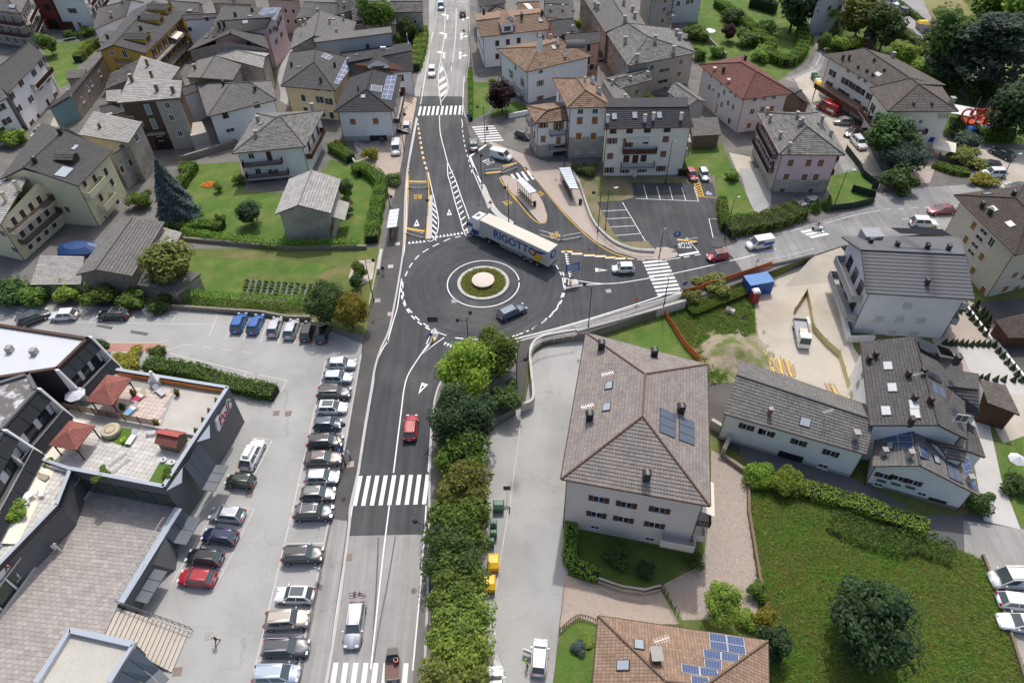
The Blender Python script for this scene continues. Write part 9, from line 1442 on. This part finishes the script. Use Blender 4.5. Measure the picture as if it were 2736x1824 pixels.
def barrier(a,b,label,h=1.1):
 a,b=v3(a),v3(b);r=empty('barrier',a,0,label,'barrier','steel site barriers');d=b-a;f=MB()
 for p,q in ((V(0,0,0),UP*h),(d,d+UP*h),(UP*h,d+UP*h),(UP*.25,d+UP*.25)):f.bar(p,q,.05,.05)
 for k in range(1,int(d.length/.25)):f.bar(d*k/int(d.length/.25)+UP*.25,d*k/int(d.length/.25)+UP*h,.02,.02)
 f.build('frame',M['steel'],r);[MB().box(-.3,-.12,0,.3,.12,.14).build('foot',M['dark'],r,p) for p in (V(0,0,0),d)]
for a,b,lb in (((5.1,94.6),(8.5,92.9),'steel barrier behind the lorry tail'),((8.9,92.9),(12,93.7),'steel barrier across the bus bay exit'),((-18.3,110.1),(-15.1,110.1),'steel barrier at the head of the west bus bay'),((-17.5,95.9),(-14.6,94.5),'steel barrier at the foot of the west bus bay'),((-4.3,114.3),(-1.3,114.7),'steel barrier across the bus bay entry'),((-1,114.5),(1.6,116.4),'steel barrier beside the bus bay entry'),((27.6,90.9),(31.1,91.5),'steel barrier across the new parking entry')):barrier(a,b,lb)
def sign(p,h,kind,label,face=(0,-1),s=.35,col='blue',z=0):
 r=empty('road_sign',(p[0],p[1],z),0,label,'sign');MB().tube((0,0,0),(0,0,h),.035,n=6).build('post',M['steel'],r);n=V(face[0],face[1],0).normalized();e=UP.cross(n)
 sh={'disc': [(math.cos(t*math.pi/8),math.sin(t*math.pi/8)) for t in range(16)],'tri': [(-1,-.7),(1,-.7),(0,1)],'vee': [(-1,.7),(0,-1),(1,.7)],'sq': [(-1,-1),(1,-1),(1,1),(-1,1)],'wide': [(-1.8,-1.2),(1.8,-1.2),(1.8,1.2),(-1.8,1.2)]}[kind]
 P=[e*x*s+UP*(h-s*.6+y*s)+n*.05 for x,y in sh];MB().hexa([p_-n*.02 for p_ in P],P).build('plate',M[col],r);return r,n,e
for p,h,k,lb,f,s,c in (((9.4,82),1.3,'disc','round blue keep right sign on the east island',(.6,-.8),.32,'blue'),((-6.9,95.8),1.5,'disc','round blue keep right sign on the north island',(0,-1),.32,'blue'),((-11.6,70),1.4,'disc','round blue keep right sign on the south island',(-.2,-1),.32,'blue'),((27.4,90.8),2.8,'disc','round blue parking sign at the new parking',(0,-1),.6,'blue'),((25,90.7),2.0,'sq','square crossing sign on the upper crossing lamp',(.9,-.4),.35,'blue'),((23.5,78.1),2.2,'sq','square crossing sign on the lower crossing lamp',(.9,-.4),.35,'blue'),((26.5,79.2),2.0,'sq','square blue sign at the end of the railing',(.4,-.9),.38,'blue'),((-21.1,49.4),2.6,'sq','blue bay sign behind the black off-roader',(-.2,-1),.5,'blue'),((-3.3,103.5),1.3,'tri','orange roadworks triangle on the bus bay divider',(0,-1),.42,'orange'),((18.9,76.6),1.3,'tri','orange roadworks triangle beside the east arm',(0,-1),.42,'orange'),((-14.3,102.7),2.4,'vee','give way sign seen from behind on the west bus island',(0,-1),.42,'dark'),((-20.9,104.2),2.4,'vee','give way sign seen from behind by the west shelter',(0,-1),.42,'dark'),((-11.4,72.1),2.4,'wide','dark direction board on the south island',(0,-1),.42,'dark'),((38.7,83.9),2.4,'tri','white triangle sign by the orange mesh',(.3,-1),.45,'w_lightgrey'),((-8,135.3),1.6,'wide','small blue street name board at the small lawn',(0,-1),.25,'blue'),((22.1,92.7),1.4,'sq','dark notice post between the new bays',(0,-1),.16,'dark'),((-1,44.5,-1.5),2.4,'sq','dark notice board by the bins',(0,-1),.42,'dark'),((-21,34.3),1.9,'sq','pale notice at the nose of the dark car',(-.3,-.6),.45,'w_lightgrey')):
 r,n,e=sign(p,h,k,lb,f,s,c,LOW if len(p)>2 else 0)
 if 'parking' in lb and k=='disc': put('lettering',text_mesh('P',.75,M['white'],.005,0,.02),r,UP*(h-s*.6)+n*.06,e,UP,n)
 if 'bay sign' in lb or 'crossing sign' in lb:MB().poly([e*x*s+UP*(h-s*.6+y*s)+n*.06 for x,y in ((-.6,-.6),(.6,-.6),(0,.65))]).build('pictogram',M['white'],r)
for p,lb in (((9.3,81.6),'yellow bollard on the east island'),((-6.7,95.7),'yellow bollard on the north island'),((-11.4,69.7),'yellow bollard on the south island')):tag(MB().tube((0,0,.1),(0,0,.8),.16,.14,10).build('bollard',M['yellow'],None,(p[0],p[1],0)),lb,'bollard')
r,n,e=sign((9.6,82.2),3.4,'wide','big blue direction board with white rows on the east island',(.25,-1),.62);MB().tube(e*1.2,e*1.2+UP*3.2,.04,n=6).build('post',M['steel'],r);[MB().obox(UP*(2.5+.24*k)+n*.07,e*.9,n*.005,UP*.05).build('text_row',M['white'],r) for k in range(5)]
def bin_(p,w,d,h,mat,label,z=0,rz=0,hole=False,lid=None):
 r=empty('recycling_bin',(p[0],p[1],z),rz,label,'bin');MB().hexa([(-w*.42,-d*.42,.06),(w*.42,-d*.42,.06),(w*.42,d*.42,.06),(-w*.42,d*.42,.06)],[(-w/2,-d/2,h*.75),(w/2,-d/2,h*.75),(w/2,d/2,h*.75),(-w/2,d/2,h*.75)]).build('body',M[mat],r)
 MB().hexa([(-w/2,-d/2,h*.752),(w/2,-d/2,h*.752),(w/2,d/2,h*.752),(-w/2,d/2,h*.752)],[(-w*.4,-d*.2,h),(w*.4,-d*.2,h),(w*.4,d*.3,h),(-w*.4,d*.3,h)]).build('lid',M[lid or mat],r)
 if hole:MB().lathe([(.01,0),(.13,0)],10,c=(0,-d*.1,h+.012)).build('opening',M['black'],r)
for p,w,d,h,m_,lb,ho,z,li in (((-2.6,40.6,-1),.8,.8,1.2,'green_pl','topmost of the three small green bins',1,LOW,None),((-2.6,39.4,-1),.8,.8,1.2,'green_pl','middle of the three small green bins',1,LOW,None),((-2.9,38.4,-1),.8,.8,1.2,'green_pl','lowest of the three small green bins',1,LOW,None),((-2.6,35.9,-.9),1.3,1.7,1.4,'yellow','upper yellow recycling bin beside the lane',0,LOW,None),((-3,33.5,-.9),1.3,1.7,1.4,'yellow','lower yellow recycling bin beside the lane',0,LOW,None),((-2,43,-.9),1.3,1.2,1.3,'green_pl','large green wheeled bin by the notice board',0,LOW,None),((12.8,103.7,.5),.6,.5,1.0,'dark','dark litter bin at the end of the long shelter',0,.12,None),((4.6,103.3,.5),.6,.5,1.0,'dark','dark litter bin on the bus island',0,.12,None),((70.6,152.3,.6),1.3,1.1,1.4,'green_pl','green bin, first of four by the hotel',0,0,None),((70.6,150.8,.6),1.3,1.1,1.4,'green_pl','green bin, second of four by the hotel',0,0,None),((70.4,149.4,.6),1.2,1.1,1.3,'cream_canvas','cream bin, third of four by the hotel',0,0,None),((70.1,147.8,.6),1.3,1.2,1.4,'yellow','yellow bin, last of four by the hotel',0,0,None),((107.4,180,.9),2.6,2.0,2.0,'concrete_dirty','grey container with yellow lid in the upper car park',0,0,'yellow'),((107.3,177.4,.9),2.6,2.0,2.0,'concrete_dirty','grey brown container in the upper car park',0,0,'wood_g'),((107.6,175,.7),1.8,1.4,1.5,'dark','dark bin in the upper car park',0,0,None),((107.8,173.1,.7),1.8,1.4,1.5,'green_pl','green bin last in the upper car park row',0,0,None)):bin_(p,w,d,h,m_,lb,z,0,ho,li)
ct=empty('site_container',v3((38.5,81,-1.5)),R(12),'blue corrugated site container beside the orange mesh','container');MB().box(-2.0,-1.2,.1,2.0,1.2,2.3).build('body',M['blue'],ct);MB().box(-2.03,-1.23,2.3,2.03,1.23,2.38).build('roof',gloss('light_blue_roof',(.06,.2,.46),.5),ct);[MB().box(x,-1.23,.15,x+.08,-1.2,2.25).build('rib',M['blue'],ct) for x in [-1.9+k*.25 for k in range(16)]]
tt=empty('portable_toilet',v3((37.5,78.5,-1.5)),R(8),'red and white portable toilet in front of the blue container','toilet');MB().box(-.55,-.55,.05,.55,.55,2.0).build('cabin',M['red'],tt);MB().hexa([(-.58,-.58,2.0),(.58,-.58,2.0),(.58,.58,2.0),(-.58,.58,2.0)],[(-.4,-.4,2.3),(.4,-.4,2.3),(.4,.4,2.3),(-.4,.4,2.3)]).build('roof',M['white'],tt);MB().box(-.4,-.57,.15,.4,-.55,1.9).build('door',M['w_red'],tt)
random.seed(5);b=MB();N_=14;c0=v3((31.8,67.1,-1.5))
hz=[[max(0,1.7*math.exp(-(((i-7)/3.6)**2+((j-7)/3.6)**2))+random.uniform(-.12,.16)) for j in range(N_+1)] for i in range(N_+1)]
for i in range(N_):
 for j in range(N_):b.poly([c0+V((x-7)*.8,(y-7)*.75,hz[x][y]-.03) for x,y in ((i,j),(i+1,j),(i+1,j+1),(i,j+1))],sm=True)
tag(b.build('spoil_heap',M['dirt']),kind='structure')
def planks(c,ang,n,L,label,mat='wood_p',sp=.26):
 c=v3(c);r=empty('plank_stack',c,ang,label,'planks')
 for k in range(n):MB().box(-L/2,-.11,0,L/2,.11,.05).build('plank',M['yellow'] if mat=='mix' and k % 4==1 else M['wood_p'],r,(random.uniform(-.5,.5),(k-n/2)*sp*1.1,.02+.06*(k % 3)),random.uniform(-.12,.12))
for p,a,n_,L_,lb,mt in (((37.4,64.7,-1.5),1.5,11,3.2,'spread of pale and yellow planks behind the low white house','mix'),((38.8,64.1,-1.5),1.45,4,2.0,'short pale planks beside the plank spread','p'),((36.2,66.5,-1.5),1.7,4,1.8,'pale boards near the spoil heap','mix'),((43.2,59.6,-1.5),1.6,5,3.4,'planks along the yellow mesh fence','mix'),((37.9,61.2,-1.5),1.0,4,1.8,'boards leaning behind the low white house ridge','p')):planks(p,a,n_,L_,lb,mt)
for p,lb,mt,r_ in (((33,76.1,-1.5),'upright concrete pipe on the weedy slope','concrete_dirty',.4),((33.5,75.7,-1.5),'pale bucket beside the concrete pipe','cream_canvas',.3),((45.4,86.2,-1.5),'blue barrel below the guard rail','blue',.35)):tag(MB().lathe([(r_,0),(r_,.8),(r_*.8,.8),(r_*.8,.3),(.01,.3)],14).build('barrel',M[mt],None,v3(p)),lb,'barrel')
tag(MB().lathe([(.32,0),(.5,.05),(.5,.2),(.32,.25),(.32,0)],16).build('tyre',M['tyre'],None,v3((35.2,74.7,-1.5))),'black tyre lying on the weedy slope','tyre')
for P,w,z0,z1,m_,lb in (([(-51.7,78.1),(-37.6,76.3),(-33.4,75.1),(-29.9,74.9)],.35,0,.8,'w_stone','low stone wall below the lower vine row'),([(-55.5,95.6),(-41.7,93.1),(-37.1,92.3),(-23.9,92.1)],.4,0,.7,'w_stone','dark stone wall below the upper vine row'),([(-64.3,121.6),(-55.2,127.6)],.5,0,1.3,'w_stone','pale coped wall at the garden of the balcony house'),([(40.2,84.8),(44.1,85.8),(49.2,87.5)],.3,-1.4,.5,'concrete_dirty','concrete wall under the guard rail of the east road'),([(25.4,54.4,-1.5),(27.5,52.4,-1.5),(25.9,49.8,-1.5)],.5,0,1.6,'w_greige','plastered wall between courtyard and side road'),([(25.9,49.7,-1.5),(28.4,46.9,-1.5),(30.7,45.9,-1.5)],.4,0,.7,'w_stone','stone wall at the top of the meadow'),([(28.3,46.4,-1.5),(27.1,41.7,-1.5),(27,40.6,-1.5),(26.2,33.7,-1.5),(26,30.5,-1.5)],.3,0,.5,'wood_g','timber edged wall between courtyard and meadow'),([(50.8,82.9,-1.5),(49.8,75.3,-1.5),(48.6,69.2,-1.5),(52.2,69.1,-1.5)],.5,0,1.2,'w_lightgrey','grey yard wall of the modern apartment house'),([(51.3,35.7,-1.5),(50.4,29.9,-1.5),(48.8,22.5,-1.5)],.25,0,.5,'wood_g','timber edge between meadow and parked vans'),([(50.6,177.3),(52.1,168.7),(53.2,164)],.4,0,1.4,'w_stone','garden wall above the red roofed house'),([(.5,136.7),(4.8,138.2),],.3,0,1.0,'w_white','white wall below the purple tree'),([(68.1,76.9,-1.5),(69.1,75.4,-1.5),(69.2,70.3,-1.5),(69.3,68,-1.5)],.35,0,.5,'w_white','white wall with conifers by the brick courtyard'),([(69.5,69.5,-1.5),(69.9,61.4,-1.5)],.35,0,.5,'w_white','white wall round the gravel yard'),([(8.7,33.8,-1.5),(11.1,32.8,-1.5),(13.6,32.4,-1.5),(15.3,32.8,-1.5)],.35,0,.8,'w_greige','low wall below the shaded front garden'),([(-30.4,120.3),(-29.5,118.6),(-28.1,116.9)],.3,0,.9,'concrete','curved ramp wall by the clipped hedge')):wall_strip(P,w,z0,z1,M[m_],'wall',label=lb,cat='wall')
rail([(8.6,33.4,-.7),(11,32.5,-.7),(13.4,32,-.7),(15.2,32.4,-.7)],'dark railing on the low wall of the shaded garden',.7,'dark',1.5,k=1,bars=6);rail([(15.4,32.7,-1.5),(16.8,29.4,-1.5)],'dark sliding gate across the courtyard',1.4,'dark',.25,k=6,bars=3,name='gate',cat='gate');rail([(4.2,28.5,-1.5),(6.2,29.9,-1.5),(8.3,29.3,-1.5)],'dark picket fence round the little lawn',.8,'wood',.2,k=9,bars=2,name='picket_fence',cat='fence');rail([(5,33.4,-1.5),(4.6,31,-1.5),(4.1,28.4,-1.5),(3.3,23.5,-1.5)],'pale picket fence along the lane',.5,'wood_g',.3,k=9,bars=2,name='picket_fence',cat='fence');rail([(40.3,85.1),(44.2,86.1),(49.2,87.8)],'steel guard rail of the east road',.8,'steel',2,k=1,bars=2,z=.5);rail([(-31.5,129.3),(-30.5,124.7),(-28.3,122)],'grey handrail of the shop ramp',1.0,'steel',.8);rail([(110.3,171.6),(111.1,153.9),(111.5,138.6)],'steel fence between car park road and field',1.0,'steel',3,k=2,bars=2)
ps=empty('play_ship',v3((96.5,127.4)),R(-5),'red and blue play ship with masts in the hotel playground','playground');rp=gloss('coral_red',(.6,.09,.04),.5);bp=gloss('play_blue',(.02,.12,.42),.5)
[MB().path([V(x+.95*math.cos(t*.5236),y,2.6+.95*math.sin(t*.5236)) for t in range(13)],.2,6).build('hull_ring',rp,ps) for x in (-3.2,-1.6,0,1.6,3.2) for y in (-1.4,1.4)];MB().box(-4,-1.3,1.5,4,1.3,1.9).build('deck',rp,ps);[MB().lathe([(.01,0),(.5,0),(.5,.1)],12).build('porthole',M['cream_canvas'],ps,(x,-2.0,2.6)) for x in (-2.5,0,2.5)];[MB().bar((x,0,0),(x+.3,.4,6.5),.15,.15).build('mast',M['wood_g'],ps) for x in (-3,-1,1,3)];[MB().box(x-.9,-3,0,x+.9,-1.6,1.5).build('tunnel',bp,ps) for x in (-3.2,.8,3.6)];MB().hexa([(-1.4,-4.5,.1),(-.4,-4.5,.1),(-.4,-1.6,1.7),(-1.4,-1.6,1.7)],[(-1.4,-4.5,.2),(-.4,-4.5,.2),(-.4,-1.6,1.8),(-1.4,-1.6,1.8)]).build('slide',M['cream_canvas'],ps)
for p,s,m_,lb in (((93.9,131.1,2.6),3.2,'white','big white sunshade over the playground bar'),((83.5,117.3,2.5),2.8,'cream_canvas','cream square parasol on the hotel terrace'),((51.7,176.2,2.2),1.5,'white','white garden parasol on the upper lawn'),((60.1,46.8,.6),1.0,'w_lightgrey','folded pale parasol by the white garden table')):u=empty('parasol',(p[0],p[1],LOW if p[2]<1 else 0),.3,lb,'parasol');MB().tube((0,0,0),(0,0,2.6),.05).build('pole',M['steel'],u);MB().lathe([(s,2.2),(.01,2.8)],4 if s>2 else 8,sm=False).build('canopy',M[m_],u)
c=v3((-56.5,112.9));b=MB();random.seed(2)
for k in range(260):a_,q=random.uniform(0,6.28),random.random()**.5;leafquad(b,c+V(1.5*q*math.cos(a_),1.0*q*math.sin(a_),random.uniform(.1,.3)),(UP+rnd()*.5).normalized(),.16)
tag(b.build('flower_bed',gloss('orange_petals',(.8,.2,.01),.8)),'orange flower bed on the lawn','flower bed')
sw=empty('swing',v3((-112,180.9)),.5,'white metal swing frame on the village lawn','swing');[MB().tube((x,y,0),(x,0,2.2),.06,n=6).build('leg',M['white'],sw) for x in (-1.5,1.5) for y in (-.8,.8)];MB().tube((-1.5,0,2.2),(1.5,0,2.2),.06,n=6).build('top_bar',M['white'],sw)
for k,cc in ((0,'red'),(1,'blue')):
 p=v3((-16.7,31.7,.6))+V(0,.25*k-.1,0);bk=empty('bicycle',(p.x,p.y,.55),.05-.12*k,['red bicycle on the rack of the silver estate','blue bicycle on the rack of the silver estate'][k],'bicycle')
 for x in (-.52,.52):
  w_=MB();w_.path([V(x+.33*math.cos(t*.4488),0,.34+.33*math.sin(t*.4488)) for t in range(15)],.025,5);w_.build('wheel',M['tyre'],bk)
 MB().path([V(-.52,0,.34),V(-.1,0,.3),V(.38,0,.8),V(-.2,0,.82),V(-.1,0,.3)],.03,6).path([V(.38,0,.9),V(.52,0,.34)],.03,6).build('frame',M[cc],bk);MB().path([V(.35,-.28,.95),V(.4,0,.95),V(.35,.28,.95)],.02,5).build('handlebar',M['black'],bk);MB().box(-.3,-.07,.88,-.08,.07,.94).build('saddle',M['black'],bk)
# ---------------------------------------------------------------- people
def person(p,rz,label,top,legs,hair,pose='walk',z=0,s=1.0):
 J=dict(pel=(0,0,.95),sp=(0,0,1.15),ch=(.02,0,1.38),nk=(.03,0,1.5),hd=(.05,0,1.62),ht=(.05,0,1.72));st={'walk': .28,'stand': .05,'sit': .45}[pose]
 for sd,q in (('l',1),('r',-1)):
  f=st*q if pose=='walk' else st;J.update({'hip'+sd:(0,.1*q,.9),'kn'+sd:(f*.6+.06,.11*q,.5),'an'+sd:(f-(.05 if f<0 else 0),.11*q,.09),'to'+sd:(f+.16,.12*q,.05),'sh'+sd:(.02,.19*q,1.42),'el'+sd:(-f*.4+.02,.25*q,1.15),'wr'+sd:(-f*.5+.14,.24*q,.93),'fi'+sd:(-f*.5+.19,.23*q,.83)})
  if pose=='sit': J['kn'+sd]=(.42,.13*q,.85);J['an'+sd]=(.38,.13*q,.42);J['to'+sd]=(.55,.13*q,.38);J['wr'+sd]=(.4,.2*q,1.1);J['fi'+sd]=(.46,.18*q,1.1)
 E=[('pel','sp'),('sp','ch'),('ch','nk'),('nk','hd'),('hd','ht')]+[(a+sd,b+sd) for sd in 'lr' for a,b in (('hip','kn'),('kn','an'),('an','to'),('sh','el'),('el','wr'),('wr','fi'))]+[(c_,d_+sd) for sd in 'lr' for c_,d_ in (('pel','hip'),('ch','sh'))]
 K=list(J);Rd=dict(pel=.15,sp=.14,ch=.16,nk=.065,hd=.1,ht=.085,hip=.1,kn=.07,an=.05,to=.04,sh=.075,el=.05,wr=.035,fi=.03);me=bpy.data.meshes.new('body');me.from_pydata([J[k] for k in K],[(K.index(a),K.index(b)) for a,b in E],[]);o=link('body',me);o.modifiers.new('s','SKIN');o.modifiers.new('u','SUBSURF').levels=1
 for k,v_ in zip(K,me.skin_vertices[0].data):rr=Rd.get(k) or Rd[k[:-1]];v_.radius=(rr,rr*(1.15 if k in ('pel','sp','ch') else 1));v_.use_root=k=='pel'
 dg=bpy.context.evaluated_depsgraph_get();dg.update();m2=bpy.data.meshes.new_from_object(o.evaluated_get(dg));bpy.data.objects.remove(o);m2.materials.clear()
 for mm in (PM(top),PM(legs),PM('skin'),PM(hair),PM('shoe')):m2.materials.append(mm)
 for pl in m2.polygons:c_=pl.center;pl.use_smooth=True;pl.material_index=(3 if c_.z>1.66 or (c_.z>1.56 and c_.x<.02) else 2) if c_.z>1.5 else (2 if abs(c_.y)>.19 and c_.z<1.12 and c_.z>.75 else (0 if c_.z>.97 else (4 if c_.z<.1 else 1)))
 o=tag(link('person',m2,None,(p[0],p[1],z),rz),label,'person');o.scale=(s,)*3;return o
_pm={}
def PM(k):
 if k not in _pm:_pm[k]=gloss('cloth_'+k,dict(skin=(.5,.3,.22),white=(.75,.75,.73),black=(.02,.02,.022),blue=(.06,.12,.3),red=(.3,.03,.04),lime=(.45,.75,.05),brown=(.06,.035,.02),grey=(.2,.2,.2),shoe=(.05,.05,.05),sand=(.5,.43,.33),silver=(.55,.55,.55))[k],.85)
 return _pm[k]
for p,rz,lb,t,l,hr,po,z in (((-20.3,85.3),-1.3,'person in black top and pale trousers walking on the west pavement','black','sand','brown','walk',0),((-20.3,49.6),.6,'person in white shirt and blue shorts on the pavement by the bay sign','white','blue','silver','stand',0),((-49.1,36.7,2.5),-.6,'person in white top and white trousers leaving the shop','white','white','brown','walk',PZ),((-30.2,27.6),-2.4,'person in black with a white cap crossing the car park','black','grey','white','walk',0),((.7,25.2,-1.5),.2,'person in lime safety vest beside the open car door','lime','black','brown','stand',LOW),((-25.5,126.7),-1.5,'person in dark clothes at the shop door','blue','black','brown','stand',0),((-24.9,126.2),-1.5,'second person in black at the shop door','black','grey','brown','stand',0),((-4.1,130.3),2,'person in red walking over the side crossing','red','black','brown','walk',0),((52.2,94.5),2.9,'person in dark red shirt and white helmet riding a scooter','red','sand','white','sit',.05)):person(p,rz,lb,t,l,hr,po,z)
p=v3((52.1,94.3));sc=empty('scooter',p,2.9,'white motor scooter on the east crossing','scooter');[MB().tube((x,-.06,.25),(x,.06,.25),.25,n=14).build('wheel',M['tyre'],sc) for x in (-.6,.65)];MB().hexa([(-.85,-.17,.4),(.1,-.17,.4),(.1,.17,.4),(-.85,.17,.4)],[(-.8,-.14,.75),(-.05,-.14,.72),(-.05,.14,.72),(-.8,.14,.75)]).build('body',M['white'],sc);MB().hexa([(.4,-.2,.25),(.52,-.2,.25),(.52,.2,.25),(.4,.2,.25)],[(.35,-.22,.95),(.42,-.2,.95),(.42,.2,.95),(.35,.22,.95)]).build('leg_shield',M['white'],sc);MB().path([V(.35,-.3,1.05),V(.42,0,1.0),V(.35,.3,1.05)],.025,5).build('handlebar',M['black'],sc);MB().box(-.4,-.17,.22,.45,.17,.28).build('footboard',M['dark'],sc)
